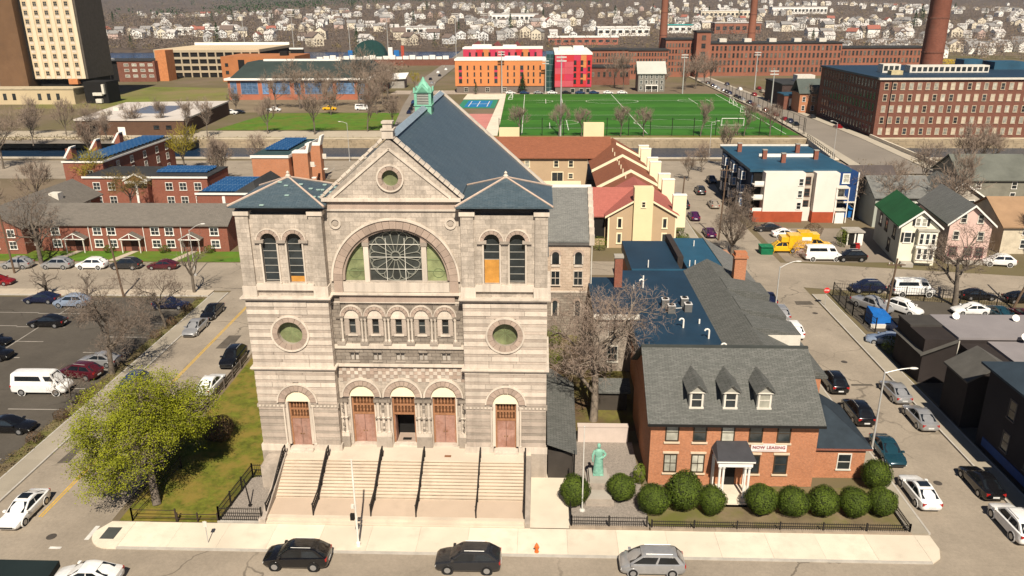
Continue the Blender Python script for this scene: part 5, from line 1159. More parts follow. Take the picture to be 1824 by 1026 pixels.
# stations front(+x) to rear: x, half width, shoulder z, sill z ; cabin: base front, top front, top rear, base rear, roof z
KINDS = {
 "sedan": dict(L=4.7, st=[(2.36,.5,.5,.34),(2.3,.72,.6,.26),(2.1,.84,.68,.2),(1.7,.89,.77,.18),(1.1,.9,.87,.18),(0,.905,.93,.18),(-1.2,.905,.97,.18),(-1.8,.89,.99,.2),(-2.15,.84,.97,.24),(-2.3,.74,.9,.3),(-2.36,.6,.7,.38)], cab=(1.2,.15,-.95,-1.95,1.44), wx=(1.42,-1.38), wr=.33),
 "suv": dict(L=4.7, st=[(2.36,.52,.6,.38),(2.3,.76,.76,.3),(2.1,.88,.88,.25),(1.65,.93,.98,.23),(1.1,.94,1.05,.23),(0,.945,1.1,.23),(-1.3,.945,1.14,.23),(-1.95,.93,1.16,.25),(-2.2,.88,1.14,.29),(-2.31,.8,1.05,.35),(-2.36,.66,.8,.42)], cab=(1.3,.42,-1.5,-2.24,1.69), wx=(1.42,-1.38), wr=.37),
 "minivan": dict(L=4.6, st=[(2.3,.5,.58,.34),(2.24,.74,.74,.27),(2.05,.85,.86,.22),(1.75,.89,.96,.2),(1.2,.9,1.03,.2),(0,.905,1.06,.2),(-1.3,.905,1.08,.2),(-1.95,.9,1.09,.22),(-2.17,.86,1.07,.27),(-2.26,.78,1.0,.33),(-2.3,.66,.76,.4)], cab=(1.75,.72,-1.65,-2.18,1.65), wx=(1.4,-1.35), wr=.34),
 "van": dict(L=5.8, st=[(2.9,.6,.68,.42),(2.84,.82,.9,.34),(2.65,.94,1.05,.29),(2.3,.98,1.16,.27),(1.8,.99,1.24,.27),(0,.99,1.27,.27),(-1.8,.99,1.27,.27),(-2.7,.98,1.27,.29),(-2.84,.95,1.24,.32),(-2.88,.92,1.15,.36),(-2.9,.86,.95,.4)], cab=(2.2,1.5,-2.7,-2.86,2.38), wx=(1.9,-1.75), wr=.37),
 "pickup": dict(L=5.5, st=[(2.75,.62,.7,.44),(2.7,.84,.88,.36),(2.5,.93,1.0,.31),(2.0,.96,1.08,.29),(1.3,.965,1.12,.29),(.2,.965,1.15,.29),(-1.4,.965,1.15,.29),(-2.4,.955,1.15,.3),(-2.64,.94,1.14,.34),(-2.72,.92,1.08,.38),(-2.75,.86,.88,.44)], cab=(1.45,.65,-.7,-1.02,1.82), wx=(1.75,-1.65), wr=.4),
}
CARM = {}
def car_parts(kind, paint):
    k = (kind, paint.name)
    if k in CARM: return CARM[k]
    S = KINDS[kind]; b = MB(); P = []; n = 10
    for x, w, zs, zb in S["st"]:
        m_ = (zs+zb)/2
        P += [(x,-w*.86,zb),(x,-w*.98,zb+.12),(x,-w,m_),(x,-w*.97,zs-.07),(x,-w*.82,zs),(x,w*.82,zs),(x,w*.97,zs-.07),(x,w,m_),(x,w*.98,zb+.12),(x,w*.86,zb)]
    q = len(S["st"]); F = [(j*n+i, j*n+(i+1) % n, (j+1)*n+(i+1) % n, (j+1)*n+i) for j in range(q-1) for i in range(n)]+[tuple(range(n)), tuple(range((q-1)*n, q*n))[::-1]]
    b.idx(P, F); W = max(s[1] for s in S["st"])
    bf, tf, tr_, br, zr = S["cab"]
    def zat(x):
        st = S["st"]
        for (xa, _, za, _), (xb, _, zb, _) in zip(st, st[1:]):
            if xb <= x <= xa: return za+(zb-za)*(xa-x)/(xa-xb)
        return st[-1][2]
    wb, wt = W*.88, W*.68; zf, zq = zat(bf)-.06, zat(br)-.06; h0 = (zf+zq)/2
    yw = lambda z: wb+(wt-wb)*max(0, min(1, (z-h0)/(zr-h0)))
    prof = [(bf, zf), (bf+(tf-bf)*.5, zf+(zr-.07-zf)*.53), (tf, zr-.07), (tf-.3, zr-.015), ((tf+tr_)/2, zr+.01), (tr_+.35, zr-.02), (tr_, zr-.09), (tr_+(br-tr_)*.5, (zr-.09)+(zq-zr+.09)*.47), (br, zq)]
    CP = []
    for x, z in prof: y = yw(z); CP += [(x,-y,z),(x,-y*.9,z+.035),(x,-y*.45,z+.06),(x,y*.45,z+.06),(x,y*.9,z+.035),(x,y,z)]
    k_ = len(prof); CF = [(j*6+i, j*6+i+1, (j+1)*6+i+1, (j+1)*6+i) for j in range(k_-1) for i in range(5)]+[tuple(j*6 for j in range(k_)), tuple(j*6+5 for j in range(k_))[::-1]]
    b.idx(CP, CF)
    for x in S["wx"]:                                       # wheel arches
        for s in (-1, 1): b.tube((x, s*W*.9, S["wr"]), (x, s*(W+.012), S["wr"]), S["wr"]+.07, n=16)
    body = b.mesh("car_body", paint, True); body.set_sharp_from_angle(angle=R(38))
    parts = []
    def slab(pts, nrm, name):
        n_ = Vector(nrm).normalized(); pts = [Vector(p) for p in pts]; m = MB(); m.hexa([p-n_*.02 for p in pts]+[p+n_*.012 for p in pts]); parts.append((name, m.mesh(name, cglass)))
    def across(x0_, z0_, x1_, z1_, name, d):
        a_, b_ = .9, .9; f = lambda t: (x0_+(x1_-x0_)*t, z0_+(z1_-z0_)*t)
        (xa, za), (xb, zb) = f(.12), f(.92); nz = Vector(((z1_-z0_)*d, 0, -(x1_-x0_)*d)).normalized()
        slab([(xa,-yw(za)*.86,za+.045),(xa,yw(za)*.86,za+.045),(xb,yw(zb)*.84,zb+.05),(xb,-yw(zb)*.84,zb+.05)], nz, name)
    across(bf, zf, tf, zr-.07, "windscreen", 1); across(br, zq, tr_, zr-.09, "rear_window", -1)
    split = {"van": ((.0, .2), (.3, .93)), "pickup": ((0, .52), (.57, 1))}.get(kind, ((0, .47), (.52, .97)))
    for s in (-1, 1):
        for u0, u1 in split:
            P4 = []
            for t, us in ((.16 if kind != "van" else .38, (u0, u1)), (.86 if kind != "van" else .8, (u1, u0))):
                z = h0+(zr-.05-h0)*t; xf_ = bf+(tf-bf)*(t+.06)-.1; xr_ = br+(tr_-br)*(t+.04)+.14
                for u in us: P4.append((xf_+(xr_-xf_)*u, s*yw(z), z))
            slab(P4, (0, s, .35), "side_window")
    if kind in ("suv", "minivan"):
        for s in (-1, 1): parts.append(("roof_rail", MB().tube((tf-.2, s*wt*.86, zr+.07), (tr_+.3, s*wt*.86, zr+.07), .022, n=5).mesh("roof_rail", steel)))
    x0 = S["st"][1][0]; zl = S["st"][1][2]-.12; w1 = S["st"][1][1]
    for s in (-1, 1):
        parts.append(("headlight", MB().hexa([(x0+.02,s*w1*.62,zl-.1),(x0+.02,s*(w1+.01),zl-.1),(x0-.35,s*(w1+.035),zl-.08),(x0-.3,s*w1*.62,zl-.08),(x0+.0,s*w1*.62,zl+.07),(x0-.05,s*(w1+.01),zl+.07),(x0-.4,s*(w1+.035),zl+.09),(x0-.3,s*w1*.62,zl+.1)]).mesh("headlight", hl_m)))
        xr = S["st"][-2][0]; zt = S["st"][-2][2]-.12; w2 = S["st"][-2][1]
        parts.append(("taillight", MB().box(xr-.03, xr+.14, min(s*w2*.66, s*(w2+.03)), max(s*w2*.66, s*(w2+.03)), zt-.12, zt+.1).mesh("taillight", tl_m)))
        parts.append(("mirror", MB().box(bf-.35, bf-.15, min(s*wb*.98, s*(wb+.22)), max(s*wb*.98, s*(wb+.22)), zf+.08, zf+.22).mesh("mirror", paint)))
    xf = S["st"][0][0]; parts.append(("grille", MB().box(xf-.12, xf+.015, -.5, .5, .36, .5).mesh("grille", trim_m))); xr = S["st"][-1][0]; parts.append(("number_plate", MB().box(xr-.02, xr+.05, -.26, .26, .5, .64).mesh("number_plate", plate_m)))
    if kind == "pickup": parts.append(("load_bed", MB().box(-2.62, -1.1, -.74, .74, 1.09, 1.128).mesh("load_bed", trim_m)))
    wr = S["wr"]; ty = MB().tube((0,-.115,0),(0,.115,0), wr, n=16).mesh("tyre", tyre_m); rm = MB().tube((0,-.125,0),(0,.125,0), wr*.62, n=10).mesh("rim", rim_m)
    CARM[k] = (body, parts, ty, rm, W, S); return CARM[k]
def car(kind, paint, x, y, head, label, group="parked cars", detail=True, cat=None, s=1.0):
    """head: degrees, 0 faces +x, 90 faces +y"""
    body, parts, ty, rm, W, S = car_parts(kind, paint)
    nm = {"van": "parked_van", "pickup": "pickup_truck"}.get(kind, "parked_car")
    t = thing(nm, label, cat or {"van": "van", "pickup": "truck"}.get(kind, "car"), (x, y, .03), R(head), group)
    if s != 1: t.scale = (s, s, s)
    link("body", body, t)
    for n_, me in parts:
        if detail or n_ in ("windscreen", "rear_window", "side_window"): link(n_, me, t)
    for wx in S["wx"]:
        for sd_ in (-1, 1):
            w = link("wheel", ty, t, (wx, sd_*(W-.09), S["wr"]))
            if detail: link("rim", rm, w)
    return t
PC = {n: PAINT("paint_"+n, c, r_, m_) for n, c, r_, m_ in (("black", (.006,.006,.007), .22, 0), ("charcoal", (.03,.031,.034), .25, .3), ("silver", (.42,.42,.42), .3, .5), ("white", (.78,.77,.74), .3, 0), ("blue", (.02,.05,.13), .25, .2), ("teal", (.012,.05,.07), .25, .2), ("red", (.2,.008,.01), .25, 0), ("maroon", (.07,.008,.014), .25, 0), ("pale_blue", (.26,.32,.42), .3, .2), ("purple", (.06,.012,.06), .25, .1), ("tan", (.35,.3,.24), .3, .2), ("navy", (.01,.014,.04), .25, .1), ("yellow", (.75,.42,.01), .35, 0), ("green", (.01,.12,.05), .4, 0))}
B, T_ = 180, -90
CARS = [
 ("suv","black",-17.4,46.45,180,"black SUV parked at the kerb before the church steps"), ("suv","charcoal",-5.0,46.45,180,"dark grey SUV with pale roof trim parked below the church doors"), ("minivan","silver",8.1,46.5,180,"silver minivan parked before the statue garden"), ("sedan","white",-31.6,44.0,180,"white sedan cut off at the bottom edge near the dark roof"),
 ("sedan","white",-40.9,51.6,-90,"white sedan with sunroof crossing the yellow centre line"), ("sedan","white",-34.75,73.8,90,"white sedan parked by the timber barrier"), ("suv","black",-34.8,80.4,-90,"black hatchback parked behind the white sedan by the church lawn"), ("minivan","blue",-42.9,73.2,-90,"dark blue minivan parked beside the leafy tree"), ("sedan","silver",-42.9,89.2,-90,"silver sedan parked on the side street below the corner hedge"), ("sedan","black",-42.9,94.6,-90,"black sedan parked behind the silver sedan"),
 ("suv","maroon",-50.2,76.2,170,"maroon SUV parked beside the white van in the lot"), ("sedan","silver",-49.8,79.4,175,"grey sedan half hidden behind the lot tree"), ("sedan","black",-50.6,64.6,0,"black car nose-out at the near end of the lot"), ("suv","black",-63.2,80.6,0,"black SUV near the lot's outer row"), ("sedan","black",-66,84.6,0,"black sedan at the far side of the lot"), ("sedan","black",-62.6,90.6,180,"dark green-black sedan alone in the middle bay"), ("sedan","navy",-68.5,99.0,180,"navy sedan parked along the lot pavement"), ("suv","pale_blue",-63.4,97.6,180,"pale blue car next to the navy sedan"), ("sedan","navy",-49.6,97.2,0,"dark blue car behind the hedge at the lot corner"),
 ("suv","silver",-81.5,113.9,180,"silver SUV first in line before the row house"), ("suv","silver",-75.1,113.9,180,"silver SUV with roof rack second in line before the row house"), ("suv","white",-69.6,113.9,180,"white SUV parked before the row house lawn"), ("suv","charcoal",-64.2,113.9,180,"charcoal SUV next to the white one before the row house"), ("sedan","maroon",-58.4,113.9,180,"dark maroon car partly hidden behind bare branches"), ("sedan","red",-79.5,106.2,0,"bright red car at the picture edge on the back street"),
 ("sedan","navy",30.9,101.2,90,"navy car behind the silver SUV by the rectory wing"), ("suv","silver",30.9,95.6,90,"silver SUV at the foot of the street lamp by the rectory wing"), ("suv","white",30.9,90.0,90,"white SUV parked beside the black kerb fence"), ("suv","black",31.0,75.9,90,"black SUV nearest the rectory roof corner"), ("suv","black",31.1,69.3,90,"black SUV with a paper on its rear window by the annex"), ("sedan","teal",31.1,62.3,-90,"dark teal sedan beside the annex lamp"), ("sedan","silver",36.6,73.9,90,"silver sedan parked at the shaded house kerb"), ("sedan","silver",36.7,68.5,90,"dull silver sedan behind the first by the shaded house"), ("sedan","white",31.1,56.0,90,"white sedan with sunroof at the street end of the hedges"), ("suv","white",36.4,51.9,90,"white SUV with roof bars at the picture's corner"), ("sedan","black",36.8,57.5,90,"black car in deep shade behind the white SUV"),
 ("sedan","pale_blue",28.5,160.5,-90,"pale blue car first beside the townhouse end walls"), ("suv","charcoal",28.6,154.6,90,"charcoal SUV beside the wooden pole by the townhouses"), ("suv","charcoal",34.2,167,90,"dark SUV in the middle of the upper street"), ("sedan","purple",29.0,145.5,90,"dark purple-black hatchback beside the townhouse shrubs"), ("sedan","charcoal",39.0,178.5,-90,"dark car at the canal end of the upper street"), ("sedan","tan",34.6,155,90,"beige sedan under the blue apartment house"), ("sedan","purple",29.6,134,90,"purple car behind the roof ridge"),
 ("sedan","charcoal",40.6,137.2,180,"charcoal car behind branches below the white wall"), ("sedan","white",42.6,133.4,0,"white car beyond the yellow trucks"), ("van","white",44.6,120.3,0,"white cargo van beside the blossom shrub"), ("suv","black",48.9,120.0,180,"black SUV parked beside the white cargo van"), ("suv","navy",45.9,105.6,180,"navy SUV on the back street by the corner lot"), ("van","white",51.6,104.3,0,"white van with roof rack beside the mesh fence"), ("pickup","silver",43.8,98.5,-60,"silver pickup inside the corner lot"), ("suv","white",47.6,97.6,-55,"white SUV beside the silver pickup in the corner lot"), ("sedan","white",56.0,97.3,180,"white car behind the satellite dishes"), ("sedan","teal",59.0,95.8,-80,"teal car in the row behind the grey roof"), ("sedan","maroon",61.8,95.6,90,"dark red car at the end of the row behind the grey roof"), ("sedan","black",59.8,102.9,0,"black car in tree shade on the back street"), ("sedan","black",65.0,101.8,0,"black sedan at the picture edge on the back street"), ("suv","white",70.6,118.0,170,"white SUV in the yard beside the pink house"), ("sedan","pale_blue",41.2,87.2,160,"pale blue sedan in the driveway by the blue bins"),
]
for k, c, x, y, h, lab in CARS: car(k, PC[c], x, y, h, lab)
for x, y, h in ((-40.9, 51.6, -90), (31.1, 56.0, 90)):
    for o in bpy.data.objects:
        if o.get("label", "").startswith("white sedan with sunroof") and abs(o.location.x-x) < .1: box("sunroof", o, -.75, -.05, -.42, .42, 1.46, 1.515, cglass)
pv = car("van", PC["white"], -52.2, 72.6, 0, "white passenger van with dark side windows in the parking lot", "parked cars")
# yellow box trucks in the rear lot
def boxtruck(label, x, y, h):
    t = car("pickup", PC["yellow"], x, y, h, label, "yellow rental trucks", cat="truck"); t.name = "box_truck"
    bx_ = box("cargo_box", t, -2.9, -.9, -1.05, 1.05, .95, 3.0, PC["yellow"]); box("box_stripe", bx_, -.9, .9, -1.065, -1.052, -.3, .3, white); box("cab_fairing", t, -.88, .3, -.9, .9, 1.85, 2.7, PC["yellow"])
boxtruck("yellow box truck with white emblem before the blossom shrub", 39.3, 124.5, 180); boxtruck("yellow box truck behind the white cargo van", 45.3, 126.2, 0)
# small far vehicles
for i, (x, y) in enumerate(((-49.6, 300), (-50.5, 310), (-51.6, 322), (-53.2, 334))): car("sedan", PC[("navy","black","black","blue")[i]], x, y, 90, ("nearest", "second", "third", "farthest")[i]+" dark car in the line parked behind the copper cupola", "cars on the road behind the cupola", False)
for i, (x, y, c, k) in enumerate(((-118, 300, "white", "pickup"), (-104, 308.5, "white", "pickup"), (-137, 252.5, "white", "pickup"), (-115.5, 302, "black", "sedan"), (-70, 312, "white", "van"), (-83, 312, "yellow", "pickup"))): car(k, PC[c], x, y, 0, ("white utility truck parked beside the flat-roofed building", "white pickup on the drive before the long hall", "white pickup at the loading door of the flat-roofed building", "black car beside the white utility truck", "white van before the end of the long hall", "yellow truck before the long hall")[i], "vehicles around the park", False)
rr = random.Random(3)
for i in range(26): k_ = rr.choice(("sedan", "suv")); c_n = rr.choice(("white", "silver", "black", "charcoal", "red", "navy")); car(k_, PC[c_n], 84.6 if i % 4 else 96.5-i*.15, 262+i*6.1, 90, "small %s %s parked along the mill road beside the field fence" % (c_n, k_) if i % 4 else "small %s %s parked along the mill side of the mill road" % (c_n, k_), "cars along the mill road", False)
for i in range(18): c_n = rr.choice(("white", "silver", "black", "tan", "red")); car("sedan", PC[c_n], 100+(i % 6)*5+(i//6)*2, 362+(i//6)*14, 90, "small %s car in %s row of the lot before the long mill" % (c_n, ("the front", "the middle", "the back")[i//6]), "cars in the mill lot", False)
for i in range(10): c_n = rr.choice(("white", "silver", "black", "tan")); car("sedan", PC[c_n], -59-i*.9+(i % 2)*3, 396+i*24, 92, "small %s car on the bridge road beyond the park" % c_n, "cars on the bridge road", False)
for i in range(9): c_n = rr.choice(("white", "silver", "black", "blue")); car("sedan", PC[c_n], -14+i*6.4, 371.8, 0, "small %s car parked along the housing blocks behind the field" % c_n, "cars before the housing block", False)
# ================================================================== MIDDLE DISTANCE
def wgrid(t, xs, zs, w, h, y, fm, gm, rz=0, fixed=None, **k):
    """a row-and-column set of windows, each its own object, on a wall facing -y (rz 0) or +-x (rz +-90, xs run along y)"""
    rr_ = random.Random(len(xs)*7+len(zs))
    for z in zs:
        for x in xs:
            g = rr_.choice(gm) if isinstance(gm, list) else gm
            p = (x, y, z) if rz == 0 else (y, x, z)
            window(t, p[0], p[1], z, w, h, fm, g, R(rz), one=True, **k)
def solar_rows(t, x0, x1, y0, y1, z, rows, tilt=.5):
    for i in range(rows):
        ya, yb = y0+(y1-y0)*i/rows, y0+(y1-y0)*(i+.78)/rows
        k = ("sol", round(x1-x0, 2), round(yb-ya, 2), tilt)
        if k not in CACHE:
            a, b = (x1-x0)/2, yb-ya; CACHE[k] = MB().hexa([(-a,0,0),(a,0,0),(a,b,tilt),(-a,b,tilt),(-a,0,.05),(a,0,.05),(a,b,tilt+.05),(-a,b,tilt+.05)]).mesh("solar_panel", solar)
        link("solar_panel", CACHE[k], t, ((x0+x1)/2, ya, z))
tar = M("roof_tar", (.035, .036, .036), .9, .25, .3)
# ---- row house
rh = thing("brick_row_house", "long two-storey red brick row house with grey-brown roof and white porch gables", "house", (-72, 123, 0))
box("wall", rh, -11, 20.6, 0, 9, 0, 4.5, brick_r)
rf = gable_roof(MB(), -11.4, 21.0, -.4, 9.6, 4.55, 7.1).build("roof", shingle_b, rh)
mb = MB(); mb.idx([(20.3,.05,4.5),(20.3,8.95,4.5),(20.3,4.6,6.9),(20.58,.05,4.5),(20.58,8.95,4.5),(20.58,4.6,6.9)], [(0,1,2),(5,4,3),(0,3,4,1),(1,4,5,2),(2,5,3,0)]); mb.build("gable_wall", brick_r, rh)
for x in (-8.3, -1.2, 1.15, 8.5, 10.9, 18.4):
    for z in (.75, 2.85): window(rh, x, 0, z, 1.25, 1.15, white, glass, nx=2, ny=2, fr=.13)
for x in (-4.7, 4.7, 14.6):
    d = box("door", rh, x-.55, x+.55, -.07, .01, 0, 2.0, M("door_dark", (.05, .02, .015), .7)); box("porch_recess", d, -1.2, 1.2, .045, .068, -1.0, 1.35, dark)
    pg = MB(); pg.prism([(-1.75, 2.35), (1.75, 2.35), (0, 3.3)], -1.3, -1.22); g_ = pg.build("porch_gable", M("porch_maroon", (.12, .04, .03), .8), rh, (x, 0, 0))
    for pa in ([(-1.85,2.3),(1.85,2.3),(1.85,2.45),(-1.85,2.45)], [(-1.85,2.4),(-1.7,2.4),(.05,3.3),(0,3.42)], [(1.85,2.4),(1.7,2.4),(-.05,3.3),(0,3.42)], [(-.06,2.4),(.06,2.4),(.06,3.3),(-.06,3.3)]): MB().prism(pa, -1.36, -1.31).build("gable_board", white, g_)
    gable_roof(MB(), -1.9, 1.9, -1.3, .3, 2.4, 3.45, 'y', .08).build("porch_roof", shingle_b, g_)
    for s in (-1, 1): box("porch_post", g_, s*1.5-.07, s*1.5+.07, -1.25, -1.1, 0, 2.3, white_d)
    o = sheet("door_path", [(x-72-.5, 122.95), (x-72+.6, 122.95), (x-72-.6, 117.5), (x-72-2.0, 117.5)], .06, M("walk_pale", (.45, .38, .29)))
for x in (-2.6, 6.6, 12.9): MB().tube((x, -.1, 0), (x, -.1, 4.4), .06, n=6).build("downpipe", white, rh)
lh = thing("brick_end_house", "dark-roofed brick house set behind the end of the row house", "house", (-89.5, 121, 0))
MB().prism([(-5, 0), (5, 0), (5, 4.5), (0, 7.2), (-5, 4.5)], 0, 24).build("wall", brick_r, lh); gable_roof(MB(), -5.5, 5.5, -.5, 24.5, 4.5, 7.5, 'y').build("roof", shingle_b, lh); wgrid(lh, [-3, 0, 3], [.9, 2.9], 1.1, 1.2, 0, white, glass, nx=2); wgrid(lh, [3, 8, 14, 20], [.9, 2.9], 1.1, 1.2, 5, white, glass, 90, nx=2); box("roof_hatch", lh, 1.5, 3.2, 14, 15.5, 5.6, 7.0, white_d)
# ---- flats with solar roofs
fa = thing("brick_flats", "three-storey brick flats with a long solar roof and white fin parapets", "building", (-95, 159, 0))
box("wall", fa, -4.2, 4.2, 0, 33, 0, 8, brick_r); box("roof", fa, -4.3, 4.3, -.1, 33.1, 8, 8.25, tar); mb = MB(); mb.box(-4.4, 4.4, -.2, -.1, 8.0, 8.35); mb.box(4.31, 4.45, -.2, 33.1, 8.0, 8.35); mb.build("parapet", white, fa, fix=False)
solar_rows(fa, -2.6, 3.0, 3, 32, 8.45, 16, .32); wgrid(fa, [1.2], [4.8], 1.2, 1.5, 0, white, glass, nx=2); wgrid(fa, [6, 12, 18, 24, 29], [1.0, 3.6, 5.9], 1.2, 1.4, 4.2, white, glass, 90, nx=2)
for y in (4, 14, 24): box("fin_parapet", fa, -5.6, -4.3, y, y+1.8, 5.5, 10.2, brick_r); 
for y in (4, 14, 24):
    mb = MB(); mb.idx([(-6.4,y-.05,8.2),(-5.9,y-.05,8.2),(-4.2,y-.05,10.6),(-4.7,y-.05,10.6),(-6.4,y+1.9,8.2),(-5.9,y+1.9,8.2),(-4.2,y+1.9,10.6),(-4.7,y+1.9,10.6)], [(0,1,2,3),(4,7,6,5),(0,4,5,1),(1,5,6,2),(2,6,7,3),(3,7,4,0)]); mb.build("fin_cap", white, fa)
fb = thing("brick_flats", "two-storey brick flats with a white-trimmed entrance gable and solar panels", "building", (-78, 151.5, 0))
box("wall", fb, -13, 12, 0, 11, 0, 6.4, brick_r); box("roof", fb, -13.1, 12.1, -.1, 11.1, 6.4, 6.6, tar); mb = MB(); mb.box(-13.2, 12.2, -.25, -.1, 6.35, 6.7); mb.build("parapet", white, fb, fix=False)
solar_rows(fb, 0, 10.5, 4, 9.5, 6.75, 4, .35)
wgrid(fb, [-10.5, -7.5, 4.2, 7.0, 10.0], [1.2, 4.0], 1.3, 1.4, 0, white, glass, nx=2)
pv_ = box("entrance_bay", fb, -3.8, .6, -1.6, 0, 0, 6.2, brick_r); gable_roof(MB(), -2.5, 2.5, -1.1, .9, 3.0, 4.4, 'y', .12).build("entrance_roof", shingle_b, pv_)
MB().prism([(-2.2, 3.0), (2.2, 3.0), (0, 4.25)], -.85, -.7).build("entrance_gable", brick_r, pv_)
box("gable_rail", pv_, -2.25, 2.25, -.95, -.86, 2.5, 3.05, white); box("mid_strip", pv_, -.22, .22, -.9, -.8, -3.1, 2.49, white); box("entrance_window", pv_, -2.1, 2.1, -.84, -.8, 1.6, 2.45, dark)
for s in (-1, 1):
    a, b = Vector((s*2.5, 0, 2.95)), Vector((0, 0, 4.5)); MB().prism([(a.x, a.z), (a.x, a.z+.3), (b.x, b.z+.12), (b.x, b.z-.2)], -1.2, -1.1).build("barge_board", white, pv_)
fc = thing("brick_flats", "brick flats with solar panels just behind the church tower roof", "building", (-57, 137, 0))
box("wall", fc, -5, 5, 0, 14, 0, 6.4, brick_r); box("roof", fc, -5.1, 5.1, -.1, 14.1, 6.4, 6.6, tar); box("parapet", fc, -5.2, 5.2, -.25, -.1, 6.4, 6.75, white); solar_rows(fc, -4.4, 2.4, 1.2, 13, 6.75, 9, .3); box("downpipe_cover", fc, -.3, .2, -.2, 0, 0, 6.1, white)
mb = MB(); mb.idx([(1.5,-.2,6.61),(6.2,-.2,6.61),(6.2,14,6.61),(1.5,14,6.61),(4.5,3,8.2),(4.5,13,8.2)], [(0,1,4),(1,2,5,4),(2,3,5),(3,0,4,5)]); mb.build("side_roof", tar, fc)
fd = thing("brick_flats", "tall brick flats with solar roof and two white-capped stair towers", "building", (-58, 166, 0))
box("wall", fd, -4, 4, 0, 23, 0, 8, brick_o); box("roof", fd, -4.1, 4.1, -.1, 23.1, 8, 8.2, M("roof_green_felt", (.03, .06, .06), .9)); mb = MB(); mb.box(-4.2, 4.2, -.2, -.1, 7.75, 8.35); mb.box(4.11, 4.25, -.2, 23.1, 7.75, 8.35); mb.build("parapet", white, fd, fix=False); solar_rows(fd, -3.0, 2.3, 6, 21, 8.5, 9, .35)
for y in (2, 12):
    b_ = box("stair_tower", fd, 4.3, 7.6, y, y+2.4, 0, 8.4, brick_o); mb = MB(); mb.idx([(-1.7,-1.25,4.2),(1.7,-1.25,4.2),(2.3,-1.25,6.4),(1.8,-1.25,6.4),(1.2,-1.25,4.6),(-1.7,-1.25,4.6),(-1.7,1.2,4.2),(1.7,1.2,4.2),(2.3,1.2,6.4),(1.8,1.2,6.4),(1.2,1.2,4.6),(-1.7,1.2,4.6)], [(0,1,2,3,4,5),(11,10,9,8,7,6),(0,6,7,1),(1,7,8,2),(2,8,9,3),(3,9,10,4),(4,10,11,5),(5,11,6,0)]); mb.build("tower_cap", white, b_); box("balcony", b_, 1.7, 2.6, .2, 1.2, 1.0, 1.2, white); box("balcony_rail", b_, 1.7, 2.6, .15, .2, 1.2, 2.1, white_d); box("balcony", b_, 1.7, 2.6, .2, 1.2, -1.6, -1.4, white)
# ---- low flat-roofed building
lbx = thing("flat_roofed_hall", "low dark-brown brick building with a broad white flat roof", "building", (-131, 248, 0))
brick_d = BR("brick_umber", (.13, .07, .042), (.1, .05, .032), (.1, .07, .05), .3, .1, .012, stain=.3)
mb = MB(); mb.idx([(-17,0,0),(18,0,0),(13,51,0),(-24,47,0),(-17,0,4.6),(18,0,4.6),(13,51,4.6),(-24,47,4.6)], [(0,1,5,4),(1,2,6,5),(2,3,7,6),(3,0,4,7)]); mb.build("wall", brick_d, lbx)
mb = MB(); mb.idx([(-17.3,-.3,4.6),(18.3,-.3,4.6),(13.2,51.3,4.6),(-24.3,47.3,4.6),(-17.3,-.3,5.1),(18.3,-.3,5.1),(13.2,51.3,5.1),(-24.3,47.3,5.1)], [(0,1,5,4),(1,2,6,5),(2,3,7,6),(3,0,4,7),(4,5,6,7)]); mb.build("roof", M("roof_white", (.55, .5, .45), .85, .12, .1, stain=.25), lbx)
mb = MB(); mb.face([(-8,14,5.12),(6,14,5.12),(4,36,5.12),(-10,36,5.12)]); mb.build("roof_pond", M("roof_wet", (.12, .13, .16), .3, .2, .1), lbx, fix=False)
box("door", lbx, -3.5, -1.2, -.08, .01, 0, 2.6, white); box("door", lbx, -12.5, -10, -.08, .01, 0, 3, dark); wgrid(lbx, [9, 13], [2], 1.6, 1.0, 0, dark, glass); box("roof_unit", lbx, -13, -10.5, 8, 11, 5.1, 6.4, white_d); box("roof_unit", lbx, -16, -14, 22, 25, 5.1, 6.2, white_d)
# ---- tower block
tanc = M("tower_tan", (.58, .46, .30), .9, .07, .1)
tb = thing("tower_block", "tall tan apartment tower with columns of windows and a dark brick shaft", "building", (-209, 345, 0))
box("wall", tb, -10.8, 11.6, 0, 22, 9.5, 62, tanc); box("base", tb, -10, 10.5, 2, 22, 0, 9.5, dark)
box("side_wall", tb, 11.61, 12.4, .5, 22, 9.5, 62, M("tower_side", (.1, .085, .07), .9)); box("shaft", tb, -25, -12.5, -3, 18, 0, 62, M("shaft_brown", (.15, .085, .045), .9, .15, .2)); box("shaft_recess", tb, -12.5, -10.8, 1.0, 18, 9.5, 62, dark); box("far_wing", tb, -42, -26, 2, 22, 9.5, 62, tanc); box("stair_block", tb, 4, 8, -.6, 2, 7.3, 9.49, M("block_orange", (.5, .2, .08)))
for i in range(5):
    x = -9.3+i*4.5; box("pilaster", tb, x+1.5, x+3.0, -.25, 0, 9.6, 62, M("tower_pale", (.66, .56, .4), .9, .06, .1))
    for j in range(11): window(tb, x, 0, 11+j*3.55, 1.5, 1.7, tanc, glass, one=True, ny=2, nx=2, fr=.12, proud=.1); box("spandrel", tb, x-.9, x+.9, -.05, .01, 9.7+j*3.55, 10.8+j*3.55, M("spandrel_pale", (.6, .52, .42)))
lw = thing("low_office", "low tan office block at the foot of the apartment tower", "building", (-215, 333, 0))
box("wall", lw, -40, 18, 0, 9, 0, 6.2, M("office_tan", (.5, .4, .25), .9, .1, .1)); box("roof", lw, -40.3, 18.3, -.3, 9, 6.2, 6.7, M("office_roof", (.45, .38, .26))); wgrid(lw, [-16, -12, -8, 3, 7, 11], [2.0], 1.3, 2.4, 0, dark, glass, nx=2, ny=1)
